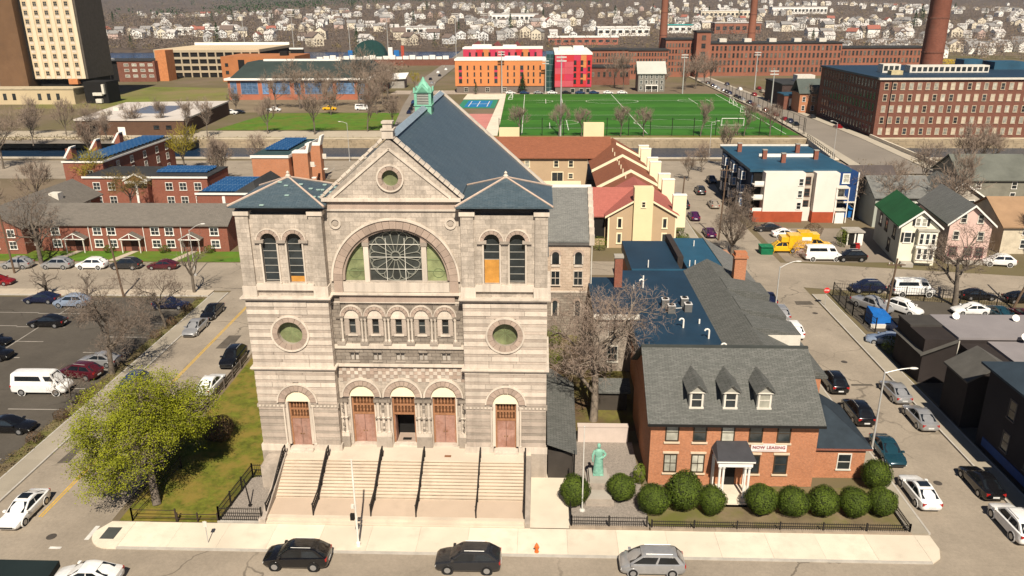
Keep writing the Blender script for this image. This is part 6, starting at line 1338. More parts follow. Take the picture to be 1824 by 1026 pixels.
co = thing("shaded_connector", "dark recessed connector with white ducts beside the apartment tower", "building", (-188, 336, 0)); box("wall", co, -6, 4, 0, 10, 0, 9, dark); box("duct", co, -2, 2, -1.2, 0, 3.4, 4.6, white_d); box("duct", co, -1, 1.6, -1.5, 0, .4, 2.0, white_d); box("duct", co, 2.2, 3.2, -1.2, 0, 4, 8, white_d)
# ---- glass-canopied brick building, garage
gb = thing("brick_office", "brick office with pale windows and a white canopy on tall columns by the river", "building", (-229, 440, 0))
box("wall", gb, -4, 17, 0, 20, 0, 11, brick_m); box("roof", gb, -20.5, 15.9, -.4, 20.5, 11, 11.4, tar); box("side_tower", gb, 16, 22, 4, 14, 0, 16.4, M("block_orange", (.5, .2, .08)))
wgrid(gb, [1, 5.5, 10, 14.5], [2.5, 5.5, 8.4], 2.4, 1.2, 0, white, glass_l, ny=1); box("canopy", gb, -21, -7, -6, 4, 11.4, 12.4, white)
for x in (-15, -7.6): MB().tube((x, -4, 0), (x, -4, 11.4), .6, n=8).build("column", white_d, gb)
box("dark_front", gb, -20, -4, 1, 18, 0, 10.3, dark)
pg = thing("parking_garage", "long tan concrete parking garage with open decks", "building", (-195, 468, 0))
for j in range(4): box("deck", pg, -30, 32, 0, 60, j*3.8+2.6, j*3.8+3.9, M("garage_tan", (.4, .33, .23), .9, .1, .1))
box("core", pg, -29.5, 31.5, .6, 59, 0, 15, dark); box("top_deck", pg, -30, 32, .0, 60, 15.31, 15.6, M("deck_sand", (.58, .46, .3), .9, .08, .05)); box("parapet", pg, -30, 32, 58, 60, 15.61, 17.2, white)
for i in range(13): box("column", pg, -29.8+i*5.1, -29+i*5.1, -.1, .6, 0, 15, M("garage_tan", (.4, .33, .23)))
bo = thing("orange_brick_block", "orange-brown brick block with a dark stair slot beside the garage", "building", (-148, 440, 0)); box("wall", bo, -27, 14, 0, 30, 0, 13.2, M("brick_tawny", (.38, .15, .06), .9, .12, .2)); box("stair_slot", bo, -17.5, -14, -.1, .3, 2, 11.5, dark); box("rooftop_box", bo, 4, 8, 6, 10, 13.2, 15.5, dark); wgrid(bo, [-24, -5, 1, 7], [4, 8], 1.6, 1.6, 0, dark, glass)
# ---- long hall with blue windows
hb = thing("long_hall", "long brick hall with big blue windows, white eaves and dark green roof", "building", (-106, 349, 0))
box("wall", hb, -31, 31, 0, 46, 0, 8.4, M("hall_brick", (.36, .13, .075), .9, .15, .2)); box("eaves", hb, -32, 32, -1.2, 47, 8.4, 9.2, white)
mb = MB(); mb.idx([(-30,.3,9.2),(30,.3,9.2),(30,46,9.2),(-30,46,9.2),(-27,16,15),(27,16,15),(27,32,15),(-27,32,15)], [(0,1,5,4),(1,2,6,5),(2,3,7,6),(3,0,4,7),(4,5,6,7)]); mb.build("roof", M("roof_bottle_green", (.035, .05, .045), .8, .2, .1), hb); box("ridge_vent", hb, -22, 14, 23, 25, 15, 15.8, white)
for i, (x, w) in enumerate(((-28.5, 2.6), (-21.5, 7.4), (-14.5, 2.6), (-7.5, 7.6), (-.3, 2.6), (6.8, 7.6), (13.8, 2.6), (20.8, 7.8), (28, 2.8))):
    window(hb, x, 0, 2.6, w, 5.2, M("frame_blue", (.25, .33, .45), .5), glass_b, nx=1 if w < 4 else 3, ny=3, proud=.1); window(hb, x, 0, .2, min(w, 2.4), 1.6, M("frame_blue", (.25, .33, .45)), glass, ny=1) if i in (0, 8) else None
shd = thing("white_roof_shed", "small shed with a bright white lean-to roof beside the long hall", "shed", (-74, 400, 0)); box("wall", shd, -6, 6, 0, 8, 0, 4, M("shed_grey", (.3, .28, .25))); MB().hexa([(-7,-1,4),(7,-1,4.6),(7,9,6.6),(-7,9,6),(-7,-1,4.3),(7,-1,4.9),(7,9,6.9),(-7,9,6.3)]).build("roof", white, shd)
# ---- ballpark by the river
bp = thing("ballpark_stand", "white-parapeted ballpark grandstand with a dark green batting shell", "stadium", (-105, 560, 0))
box("stand", bp, -75, 45, 0, 12, 0, 4.2, brick_m); 
for i in range(20): box("parapet_panel", bp, -50+i*4.6, -46+i*4.6, -.4, .2, 4.2, 6+(i % 3)*.5, white)
MB().prism(arc(-15, 5, 11.5, 0, 180, 16)+[(-26.5, 0), (-3.5, 0)], 6, 16).build("batting_shell", M("shell_green", (.012, .05, .045), .8), bp); box("scoreboard", bp, -82, -62, 10, 12, 4, 10.5, dark); box("board_top", bp, -82, -62, 9.8, 12, 10.6, 11.6, white); box("banner", bp, -1, 2, 4, 5, 4, 12, white); box("banner", bp, 3, 6.5, 4, 5, 6, 10, M("banner_blue", (.02, .15, .4))); box("banner", bp, 8, 10, 4, 5, 4, 13, M("banner_brick", (.4, .07, .04))); box("banner", bp, -29, -26, 4, 5, 5, 10, M("banner_blue", (.02, .15, .4)))
def flood(label, x, y, h, wide=3.0):
    t = thing("floodlight_mast", label, "light mast", (x, y, 0), 0, "sports floodlight masts"); MB().tube((0, 0, 0), (0, 0, h), .28, .16, 8).build("mast", steel, t)
    for k in range(2): box("lamp_bar", t, -wide/2, wide/2, -.3, .1, h-.6-k*1.1, h-.2-k*1.1, M("lamp_bank", (.5, .48, .44), .5))
for x, y, h, l in ((6.1, 246.4, 24, "floodlight mast in front of the playing field by the townhouse roof"), (-18.1, 372, 19, "floodlight mast at the corner of the field near the orange block"), (64.6, 371, 17.5, "floodlight mast at the back of the field before the mill trees"), (101.5, 388, 17.5, "floodlight mast before the long mill"), (84, 296, 16, "floodlight mast on the mill road side of the field"), (2, 372, 15, "floodlight mast before the dark glass stair of the housing block")): flood(l, x, y, h)
for x in (-230, -195, -155, -128, -80, -60): flood("distant floodlight mast at the riverside ballpark", x+20, 575, 34, 5)
# field fence and goals
ff = thing("field_fence", "tall dark mesh fence along the near side of the playing field", "fence", (-13, 247.2, 0))
for i in range(15): MB().tube((i*6.7, 0, 0), (i*6.7, 0, 5.5), .11, n=5).build("post", black_iron, ff)
for z in (.1, 2.5, 5): MB().tube((0, 0, z), (93.5, 0, z), .035, n=4).build("rail", black_iron, ff)
f2 = thing("road_fence", "tall mesh fence between the playing field and the mill road", "fence", (81.5, 248, 0))
for i in range(19): MB().tube((-i*.05+i*.15, i*6.6, 0), (-i*.05+i*.15, i*6.6, 5), .08, n=5).build("post", black_iron, f2)
for z in (.1, 2.5, 5): MB().tube((0, 0, z), (1.8, 119, z), .04, n=4).build("rail", black_iron, f2)
def goal(label, x, y, rz, w=7.3, h=2.44):
    t = thing("football_goal", label, "goal", (x, y, .08), R(rz), "goals on the playing field"); mb = MB(); mb.tube((-w/2,0,0),(-w/2,0,h),.1,n=6); mb.tube((w/2,0,0),(w/2,0,h),.1,n=6); mb.tube((-w/2,0,h),(w/2,0,h),.1,n=6); mb.build("goal_frame", white, t)
    mb = MB()
    for s in (-1, 1): mb.tube((s*w/2,0,h),(s*w/2,1.8,0),.06,n=5); mb.tube((s*w/2,0,0),(s*w/2,1.8,0),.06,n=5)
    mb.tube((-w/2,1.8,0),(w/2,1.8,0),.06,n=5); mb.build("back_stay", white, t)
goal("white football goal at the near corner by the road fence", 64, 268, 0); goal("white football goal lying by the field corner near the sports court", -12.5, 352, 90); goal("white football goal on the road side of the field", 75, 300, -90); goal("small white goal at the back corner by the mill road", 77.5, 330, -90)
# ---- student housing
terr = M("panel_orange", (.56, .21, .075), .8, .06, .3); redm = M("panel_red", (.52, .035, .04), .75, .08, .3); pinkm = M("panel_pink", (.52, .085, .11), .75, .08, .3); magm = M("panel_magenta", (.50, .04, .085), .75, .08, .3); greyb = M("base_grey", (.16, .13, .11), .9, .12, .3)
ob = thing("housing_block", "orange panel-clad student housing block with grey base and white roof edge", "building", (-19, 376, 0))
box("base", ob, -20.5, 20.5, .3, 15, 0, 3.2, greyb); box("wall", ob, -21, 21, 0, 15.4, 3.2, 14.6, terr); box("roof_edge", ob, -21.2, 21.2, -.2, 15.6, 14.6, 15.4, white); box("roof_hatch", ob, 2, 9, 5, 9, 15.4, 16.2, white)
for i, x in enumerate((-18.5, -15.2, -12, -9, -5.5, -2, 3.5, 6.5, 10, 13, 15.5, 18.5)):
    big = i in (0, 5, 8)
    for z in (4.6, 7.6, 10.6):
        window(ob, x, 0, z, 1.3 if big else .55, 1.7, M("frame_dark", (.06, .05, .05), .6), glass, one=True, fr=.08, proud=.06)
        if big and z < 10: box("accent_panel", ob, x-.75, x+.75, -.05, .01, z+1.9, z+2.8, magm)
for x in (-16, -6, 2, 10): window(ob, x, .3, .6, 1.6, 1.8, white_d, glass, one=True, nx=2)
pb2 = thing("housing_block", "pink and magenta striped housing block behind the orange one", "building", (-20, 423, 0)); box("wall", pb2, -20.5, 20.5, 0, 14, 0, 17.4, redm); box("roof_edge", pb2, -20.8, 20.8, -.2, 14.2, 17.4, 18.2, white)
for i in range(12): box("colour_panel", pb2, -20.4+i*3.4, -17.1+i*3.4, -.06, .0, 9.5, 17.3, (magm, pinkm, redm, terr, magm, pinkm)[i % 6])
wgrid(pb2, [-17+i*3.4 for i in range(11)], [14.0, 10.8], .9, 1.7, -.06, dark, glass); box("roof_unit", pb2, -16, -6, 3, 9, 18.2, 19.4, white); box("roof_unit", pb2, 0, 7, 3, 9, 18.2, 19.2, white)
rb = thing("housing_block", "red and coral corner housing block with white roof at the field's edge", "building", (14.5, 372, 0)); box("base", rb, -8, 8.2, .2, 18, 0, 3, greyb); box("wall", rb, -8.3, 8.5, 0, 50, 3, 17.3, redm); box("roof_edge", rb, -8.5, 8.7, -.2, 50, 17.3, 18.1, white)
for i, (x0, x1, m_) in enumerate(((-8.2, -4, pinkm), (-3.9, .2, pinkm), (.3, 3.4, redm), (3.5, 6.0, terr), (6.1, 8.4, redm))):
    for j in range(5): box("colour_panel", rb, x0, x1, -.06-.004*i, 0, 3.2+j*2.8, 5.9+j*2.8, (m_, redm, m_, magm, m_)[(i*2+j) % 5])
wgrid(rb, [.9, 4.0, 7.2], [4.6, 7.4, 10.2, 13.0], 1.0, 1.7, -.08, dark, glass); wgrid(rb, [0, 4, 7], [.5], 1.6, 1.8, .2, white_d, glass, ny=1); box("roof_unit", rb, -6, 0, 20, 30, 18.1, 19.6, white_d); box("roof_unit", rb, 1, 6, 26, 34, 18.1, 19.8, white)
gs = thing("glass_stair", "dark glazed stair link between the orange and red housing blocks", "building", (3.8, 382, 0)); box("wall", gs, -1.6, 2.2, 0, 30, 0, 17, M("stair_glass", (.02, .06, .06), .25, .3, .3, spec=.6))
for j in range(6): box("floor_band", gs, -1.62, 2.22, -.06, 0, 2.6*j+1.8, 2.6*j+2.0, M("stair_band", (.14, .2, .19), .6))
for x in (-1.5, 0.3, 2.1): box("mullion", gs, x-.06, x+.06, -.08, -.061, 0, 17, M("stair_band", (.14, .2, .19), .6))
gh2 = thing("grey_house", "grey clapboard house with a pale metal roof at the back of the field", "house", (51.6, 381, 0)); box("wall", gh2, -6.2, 6.2, 0, 11, 0, 8.2, M("clapboard_grey", (.2, .19, .165), .8, .1, .5)); gable_roof(MB(), -6.8, 6.8, -.6, 11.6, 8.2, 13.4).build("roof", M("metal_roof", (.45, .45, .4), .5, .08, .2), gh2)
for z in (1.0, 3.6, 6.2):
    for x in (-4.8, -2.4, 0, 2.4, 4.8): window(gh2, x, 0, z, .95, 1.5, white, glass, one=True)
box("porch", gh2, -3, 3, -1.6, 0, 2.8, 3.1, white); [box("porch_post", gh2, x-.12, x+.12, -1.5, -1.3, 0, 2.8, white) for x in (-2.8, 0, 2.8)]
rg = thing("red_gabled_mill", "dark red gabled mill roof showing behind the housing blocks", "building", (-27, 470, 0)); box("wall", rg, -18, 18, 0, 40, 0, 11, brick_f)
for i in range(3): gable_roof(MB(), -18+i*12, -6+i*12, -1, 41, 11, 18, 'y').build("roof", M("roof_oxblood", (.22, .06, .05), .9, .15, .1), rg)
# ---- long mills
def mill(label, x0, x1, y0, y1, h, mat, cols, rows, ww, wh, z0, dz, name="brick_mill", roof=tar, side=None):
    t = thing(name, label, "mill", ((x0+x1)/2, y0, 0)); hw = (x1-x0)/2
    box("wall", t, -hw, hw, 0, y1-y0, 0, h, mat); box("roof", t, -hw-.5, hw+.5, -.5, y1-y0+.5, h, h+.7, roof)
    wgrid(t, [-hw+(i+.5)*2*hw/cols for i in range(cols)], [z0+j*dz for j in range(rows)], ww, wh, 0, M("frame_mill", (.2, .1, .065), .8), [glass, glass, glass, GLASS("mill_pane", (.12, .11, .09), .3)], fr=.1, proud=.07)
    return t, hw
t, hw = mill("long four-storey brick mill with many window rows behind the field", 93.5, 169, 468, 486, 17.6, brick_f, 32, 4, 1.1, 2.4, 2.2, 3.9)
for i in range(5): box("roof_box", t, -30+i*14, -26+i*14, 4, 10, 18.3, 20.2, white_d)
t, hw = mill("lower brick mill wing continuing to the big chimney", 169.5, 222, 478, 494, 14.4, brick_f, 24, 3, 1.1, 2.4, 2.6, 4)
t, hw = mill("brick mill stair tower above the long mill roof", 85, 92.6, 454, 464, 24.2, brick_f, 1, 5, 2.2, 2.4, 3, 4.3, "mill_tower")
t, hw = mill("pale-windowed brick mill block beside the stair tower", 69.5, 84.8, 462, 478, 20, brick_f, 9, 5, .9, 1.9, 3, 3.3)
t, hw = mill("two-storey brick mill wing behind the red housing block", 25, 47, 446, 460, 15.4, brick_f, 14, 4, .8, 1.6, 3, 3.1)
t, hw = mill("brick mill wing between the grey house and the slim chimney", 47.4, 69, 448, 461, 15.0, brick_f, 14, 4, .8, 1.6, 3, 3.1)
t, hw = mill("low brown warehouse behind the grey house", 25, 45, 415, 428, 8.6, brick_m, 7, 1, 1.2, 2.4, 4, 3)
def stack(label, x, y, r0, r1, h):
    t = thing("mill_chimney", label, "chimney", (x, y, 0), 0, "tall mill chimneys"); MB().lathe([(r0,0),(r0*.97,3),(r1,h-3),(r1*1.12,h-2.5),(r1*1.12,h-.5),(r1,h)], 20).build("shaft", brick_f if y > 400 else BR("brick_stack", (.3, .11, .07), (.24, .085, .055), (.2, .1, .07), .5, .16, .02, stain=.5), t, smooth=True)
    for z in (h*.35, h*.55, h*.75): MB().lathe([(r0+(r1-r0)*z/h+.06,0),(r0+(r1-r0)*z/h+.06,.5)], 20, (0, 0, z)).build("iron_band", brick_m, t)
stack("slim brick chimney rising behind the mill wing", 70.4, 480, 2.6, 1.6, 62); stack("distant slim brick chimney above the long mill roof", 141, 560, 3.0, 1.9, 58); stack("massive red brick chimney behind the great mill", 145.4, 310, 4.2, 3.3, 60)
# ---- great mill
gm_ = thing("brick_mill", "great five-storey red brick mill with pale windows beside the canal", "mill", (125, 243.5, 0))
box("wall", gm_, -24.5, 35, 0, 52, 0, 17, brick_m); box("cornice", gm_, -25.1, 35.6, -.6, .5, 17, 17.5, white_d); box("roof", gm_, -25, 35.5, .51, 52.5, 17.01, 17.6, flat_navy)
fmw = M("frame_cream", (.5, .4, .29), .7)
wgrid(gm_, [-22.6+i*2.42 for i in range(19)], [1.0, 4.3, 7.6, 10.9, 14.2], 1.0, 1.75, 0, fmw, [glass_l, glass_l, glass, M("blind_cream", (.5, .43, .32), .7)], fr=.14, proud=.08)
wgrid(gm_, [3+i*2.6 for i in range(18)], [1.0, 4.3, 7.6, 10.9, 14.2], 1.15, 2.1, -24.5, M("frame_shade", (.16, .12, .1), .8), glass, -90, fr=.14, proud=.08)
mn = box("roof_monitor", gm_, -8.5, 16, 18, 22, 17.6, 19.8, white_d)
for i in range(14): box("monitor_light", mn, -11.6+i*1.72, -10.4+i*1.72, -2.04, -2.0, -.7, .6, glass)
b_ = box("roof_monitor", gm_, -17, -11.5, 18, 22, 17.6, 20.2, white_d); [box("monitor_light", b_, -2.4+i*1.7, -1.2+i*1.7, -2.04, -2.0, -.7, .8, glass) for i in range(3)]
box("roof_hut", gm_, -17.5, -14, 10, 13, 17.6, 18.8, M("hut_cream", (.5, .42, .24))); box("rain_pipe", gm_, -21.1, -20.9, -.15, 0, 3, 16.9, dark); box("roof_shed", gm_, 16, 22, 34, 40, 17.6, 20.5, flat_teal); box("roof_shed", gm_, 24, 34, 30, 38, 17.6, 20, flat_teal)
sm = thing("small_brick_house", "small red brick house with grey roof between road and great mill", "house", (100.3, 300, 0)); box("wall", sm, -5, 5, 0, 10, 0, 7.4, brick_o); gable_roof(MB(), -5.5, 5.5, -.5, 10.5, 7.4, 12.2).build("roof", M("roof_slate_green", (.08, .095, .085), .85, .15, .3), sm); wgrid(sm, [-3.4, 0, 3.4], [1.2, 4.4], 1.0, 1.6, 0, white, glass)
sm = thing("dark_workshop", "dark two-storey workshop with flat roof beside the mill road", "building", (101, 322, 0)); box("wall", sm, -6, 12, 0, 24, 0, 8.4, M("workshop_dark", (.06, .04, .035), .9)); box("roof", sm, -6.3, 12.3, -.3, 24.3, 8.4, 8.8, tar); box("banner", sm, -4.5, -2, -.1, 0, 1.2, 5, white); wgrid(sm, [1, 4, 8], [2, 5.4], 1.2, 1.5, 0, white_d, glass); box("roof_plant", sm, 2, 9, 8, 14, 8.8, 11.4, white_d)
sm = thing("blue_roof_shop", "low shop with blue roof and a pale hoarding by the mill road", "building", (97.5, 309.5, 0)); box("wall", sm, -5, 3, 0, 9, 0, 5.6, brick_m); box("roof", sm, -5.3, 3.3, -.3, 9.3, 5.6, 6, flat_teal); box("hoarding", sm, -3, 0, -.1, 0, 1.5, 4.5, white_d)
# ---- bridge
br_ = thing("canal_bridge", "pale concrete canal bridge with dark railing", "bridge", (88.5, 223.5, 0)); MB().hexa([(-12.6,-17.5,-1.2),(9.6,-17.5,-1.2),(10.6,17.5,-1.2),(-8.6,17.5,-1.2),(-12.6,-17.5,.29),(9.6,-17.5,.29),(10.6,17.5,.29),(-8.6,17.5,.29)]).build("deck", concrete, br_)
MB().hexa([(9.0,-30,.3),(9.5,-30,.3),(10.7,18,.3),(10.2,18,.3),(9.0,-30,1.3),(9.5,-30,1.3),(10.7,18,1.3),(10.2,18,1.3)]).build("parapet", concrete, br_)
for i in range(16): MB().tube((-12.4+i*.26, -17.4+i*2.3, .3), (-12.4+i*.26, -17.4+i*2.3, 1.6), .07, n=5).build("railing_post", black_iron, br_)
for z in (.9, 1.5): MB().tube((-12.4, -17.4, z), (-8.4, 17.4, z), .05, n=5).build("rail", black_iron, br_)
# ---- tan townhouses
tan = M("clapboard_tan", (.44, .32, .2), .85, .06, .4); tanl = M("render_cream", (.72, .6, .36), .85, .05, .3); rust = BR("shingle_rust", (.27, .1, .052), (.22, .082, .045), (.16, .06, .035), .6, .22, .02, bump=.2, stain=.2, roof=True); rose = BR("shingle_rose", (.4, .13, .1), (.34, .11, .085), (.26, .085, .07), .6, .22, .02, bump=.2, stain=.15, roof=True)
creamw = M("trim_cream", (.8, .7, .48), .7, .05)
th = thing("tan_townhouse", "tan clapboard townhouse end with cream chimney breast and rose-red roof", "house", (16.8, 126.3, 0))
MB().prism([(-5.6, 0), (5.6, 0), (5.6, 5.4), (0, 8.6), (-5.6, 5.4)], 0, .6).build("gable_wall", tan, th); box("wall", th, -5.6, 5.6, .61, 16, 0, 5.4, tan)
gable_roof(MB(), -6.1, 6.1, -.3, 60, 5.35, 8.9, 'y').build("roof", rust, th)
MB().hexa([(-6.12,-.32,5.4),(0,-.32,8.95),(0,15,8.95),(-6.12,15,5.4),(-6.12,-.32,5.43),(0,-.32,8.98),(0,15,8.98),(-6.12,15,5.43)]).build("rose_roof", rose, th); MB().hexa([(6.12,-.32,5.4),(0,-.32,8.95),(0,15,8.95),(6.12,15,5.4),(6.12,-.32,5.43),(0,-.32,8.98),(0,15,8.98),(6.12,15,5.43)]).build("rose_roof", rose, th)
for s in (-1, 1): MB().prism([(s*6.15, 5.15), (s*6.15, 5.45), (0, 9.0), (0, 8.7)], -.4, -.3).build("barge_board", creamw, th); box("corner_board", th, s*5.5-.13, s*5.5+.13, -.05, 0, 0, 5.4, creamw)
cb_ = box("chimney_breast", th, -1.55, 1.55, -.7, 1.2, 0, 10.3, tanl); window(cb_, 0, -.95, 2.0, .5, .8, creamw, dark, fr=.14)
for x in (-3.7, 3.7):
    for z in (.9, 3.5): window(th, x, 0, z, .55, 1.5, creamw, glass, fr=.18, ny=1)
wgrid(th, [4, 10, 16, 22, 28, 36], [3.6, .9], .9, 1.3, 5.6, creamw, glass, 90)
for i, y in enumerate((2, 14.5, 19.5, 31.5, 36, 47, 51)): 
    f_ = box("party_wall_fin", th, 5.2, 7.4, y, y+1.0, 3.0, 8.4, creamw); box("fin_cap", f_, -1.15, 1.15, -.55, .55, 2.7, 2.85, white)
for y, s in ((19, 1), (19, -1), (35, 1), (35, -1), (50, 1)):
    MB().hexa([(0,y,8.9),(s*6.2,y+1.0,5.45),(s*6.2,y+1.7,5.45),(0,y+.7,8.9),(0,y,9.35),(s*6.2,y+1.0,5.9),(s*6.2,y+1.7,5.9),(0,y+.7,9.35)]).build("fire_parapet", creamw, th)
for y in (17, 22, 26, 30, 34, 40, 45): MB().tube((-1.2, y, 8.0), (-1.2, y, 9.0), .1, n=5).build("roof_vent", creamw, th)
tl = thing("red_roofed_wing", "townhouse wing with a broad rose-red roof behind the sacristy", "house", (6, 128, 0)); box("wall", tl, -12, 4.9, 0, 12, 0, 5.0, tan); gable_roof(MB(), -13, 10.8, -.5, 12.5, 5.1, 8.6).build("roof", rose, tl); box("dark_porch", tl, 2.9, 4.8, -.08, .01, 1.2, 4.6, dark)
tk = thing("townhouse_range", "long tan townhouse range with rust roof facing the courtyard", "house", (0, 176, 0)); box("wall", tk, -20, 10.5, 0, 12, 0, 6.2, tan); gable_roof(MB(), -20.5, 16, -.6, 13, 6.1, 9.8).build("roof", rust, tk)
for x in (-9.5, -6.5, -3, 3.5, 6.8): window(tk, x, 0, 4.0, .9, 1.3, creamw, glass if x in (-9.5, 3.5, 6.8) else glass_l, fr=.16)
for x in (-4.5, 3.8): window(tk, x, 0, .7, 2.4, 2.0, creamw, glass, nx=2, ny=1, fr=.16)
for x in (-8.2, 6.8): window(tk, x, 0, 1.4, .9, 1.0, creamw, glass, fr=.16)
box("deck", tk, -6, 9, -2.5, 0, -.2, .5, M("deck_brown", (.16, .08, .05))); box("deck_rail", tk, -6, 9, -2.6, -2.5, .5, 1.3, creamw)
for x in (-19, -7.5, 12.5): box("ridge_block", tk, x-2.4, x+2.4, 12, 14, 6, 10.8 if x < 10 else 12, tanl)
# ---- blue apartment house
bl = thing("blue_apartment_house", "three-storey blue apartment house with white render side and brick-red base", "building", (47, 146, 0))
bluec = M("clapboard_blue", (.012, .045, .15), .75, .12, .4); navyc = M("clapboard_navy", (.015, .028, .055), .75, .15, .4); whr = M("render_white", (.72, .66, .58), .85, .07, .4, stain=.12)
box("wall", bl, -7.8, 9.6, 0, 25, 0, 9.0, navyc); box("roof", bl, -8.3, 10.2, -.6, 25.5, 9.0, 9.5, flat_teal); box("roof_edge", bl, -8.4, 10.3, 25.0, 25.6, 9.51, 9.8, white_d); box("roof_step", bl, -3.5, 7.2, 12, 12.3, 9.5, 10.1, white)
w1_ = box("white_wall", bl, -5.9, 1.3, -2.6, 0, 2.0, 9.2, whr); box("white_wall", bl, 3.2, 7.4, -2.8, 0, 2.0, 9.2, whr); box("wall_notch", bl, 1.31, 3.19, -1.4, 0, 0, 8.8, M("notch_cream", (.5, .44, .36)))
box("red_base", bl, -7.6, 1.4, -2.75, -.1, 0, 1.99, M("base_brickred", (.34, .07, .03), .9)); box("red_base", bl, 3.1, 7.5, -2.95, -.1, 0, 1.99, M("base_brickred", (.34, .07, .03), .9)); box("cellar_door", bl, 1.41, 3.09, -1.6, -1.41, 0, 2.6, whr)
for z in (2.9, 5.1, 7.3): window(bl, .6, -2.6, z-.4, .7, 1.2, white, glass); window(bl, 2.2, -1.4, z-.4, .9, 1.3, M("frame_brown", (.15, .08, .06)), glass, one=True)
box("blue_wall", bl, 7.6, 11.4, -1.0, 8, 3.6, 9.0, bluec); box("blue_trim", bl, 7.5, 11.5, -1.1, -.95, 3.3, 3.6, white_d); box("corner_trim", bl, 11.3, 11.5, -1.15, -.95, 0, 9, white); window(bl, 9.2, -1.0, 7.1, 1.0, 1.5, white, glass_l, nx=2, fr=.16); window(bl, 8.6, -1.0, 4.6, 1.0, 1.4, white, glass_l, nx=2, fr=.16)
for z in (1.6, 4.1, 6.6): box("porch_deck", bl, -7.7, -6.0, -2.2, 0, z, z+.2, white_d); box("porch_rail", bl, -7.7, -6.0, -2.25, -2.15, z+.2, z+1.0, white); box("porch_dark", bl, -7.5, -6.0, -.3, -.02, z+.3, z+2.2, dark)
for y in (5, 12, 19):
    for z in (1.8, 4.4, 7.0):
        b_ = box("bay_window", bl, -8.9, -7.8, y-1.3, y+1.3, z-.9, z+1.7, navyc); window(b_, -.55, 0, -.6, 1.0, 1.5, white, glass_b, R(-90), one=True, fr=.14); window(b_, 0, -1.3, -.6, .6, 1.4, white, glass_b, one=True, fr=.1)
for x, y in ((-6, 18), (-3, 10), (-.5, 6), (5.5, 17), (6.8, 9.5)): ck = box("chimney", bl, x-.4, x+.4, y-.4, y+.4, 9.5, 11.2, brick_r); box("chimney_cap", ck, -.45, .45, -.45, .45, .86, 1.0, concrete_g)
tpb = thing("blue_tarp_shed", "low lean-to covered in bright blue tarpaulin beside the blue house", "shed", (57.6, 147, 0)); box("frame", tpb, -1.4, 1.6, 0, 3, 0, 1.6, M("tarp_blue", (.01, .12, .4), .5)); MB().hexa([(-1.6,-.3,1.6),(1.8,-.3,1.6),(1.8,3.2,2.4),(-1.6,3.2,2.4),(-1.6,-.3,1.7),(1.8,-.3,1.7),(1.8,3.2,2.5),(-1.6,3.2,2.5)]).build("tarp", M("tarp_blue", (.01, .12, .4), .5), tpb)
bs = thing("back_stair", "white wooden back stair and porch behind the blue house", "stairs", (55.2, 143, 0)); [box("platform", bs, -1.2, 1.2, 0, 2, z, z+.2, white_d) for z in (2.2, 4.4, 6.4)]; [box("post", bs, x-.08, x+.08, 0, .16, 0, 6.6, white) for x in (-1.1, 1.1)]; box("shed_door", bs, -1, .6, -.4, -.3, 0, 2, white)
# ---- houses on the right
def house(label, x0, x1, y0, y1, ze, zr, wall, roof, axis='y', rz=0, trim=white, wins=True, name="wooden_house", porch=False):
    t = thing(name, label, "house", ((x0+x1)/2, y0, 0), R(rz)); hw = (x1-x0)/2; L = y1-y0
    if axis == 'y': MB().prism([(-hw, 0), (hw, 0), (hw, ze), (0, zr-.2), (-hw, ze)], 0, L).build("wall", wall, t)
    else:
        box("wall", t, -hw, hw, 0, L, 0, ze, wall)
        for s in (-hw, hw-.2):
            mb = MB(); mb.idx([(s,0,ze),(s,L,ze),(s,L/2,zr-.2),(s+.2,0,ze),(s+.2,L,ze),(s+.2,L/2,zr-.2)], [(0,1,2),(5,4,3),(0,3,4,1),(1,4,5,2),(2,5,3,0)]); mb.build("gable_wall", wall, t)
    gable_roof(MB(), -hw-.45, hw+.45, -.45, L+.4, ze-.05, zr+.1, axis).build("roof", roof, t)
    if axis == 'y':
        for s in (-1, 1): MB().prism([(s*(hw+.5), ze-.3), (s*(hw+.5), ze+.0), (0, zr+.14), (0, zr-.18)], -.55, -.46).build("barge_board", trim, t)
    return t, hw, L
gr = M("shingle_green", (.015, .085, .03), .9, .2, .4); wh = M("clapboard_white", (.74, .7, .56), .8, .05, .5); greys = M("clapboard_shade", (.36, .38, .33), .85, .06, .5); pk = M("clapboard_pink", (.62, .44, .38), .8, .05, .5); shut = M("shutter_black", (.02, .02, .02), .7)
t, hw, L = house("white house with dark green roof and black shutters on the back street", 55.2, 60.6, 118, 132, 6.1, 8.6, greys, gr, rz=-8)
box("front_face", t, -hw+.03, hw-.03, -.06, 0, 0, 6.0, wh); MB().prism([(-hw+.03, 6.01), (hw-.03, 6.01), (0, 8.35)], -.06, 0).build("front_gable", wh, t)
for x, z in ((-1.6, 3.6),): window(t, x, -.06, z, .9, 1.5, white, glass, fr=.14); [box("shutter", t, x+s*.75-.18, x+s*.75+.18, -.14, -.07, z, z+1.5, shut) for s in (-1, 1)]
for x in (-.45, .45): window(t, x, -.06, 6.25, .55, 1.1, white, glass_l, fr=.12)
for s in (-1, 1): box("shutter", t, s*1.05-.17, s*1.05+.17, -.13, -.07, 6.25, 7.35, shut)
bay = box("front_bay", t, -.3, 2.3, -.9, -.07, .6, 5.6, wh)
for z in (-1.9, .5):
    for x in (-.85, 0, .85): window(bay, x, -.42, z, .45, 1.6, white, glass, fr=.12, one=True)
box("bay_roof", bay, -1.5, 1.5, -.6, .41, 2.51, 2.75, M("bay_grey", (.4, .38, .32))); box("bay_belt", bay, -1.45, 1.45, -.55, .41, -.2, .2, white); box("front_step", t, -2.2, -.6, -1.6, -.07, 0, .6, concrete_g)
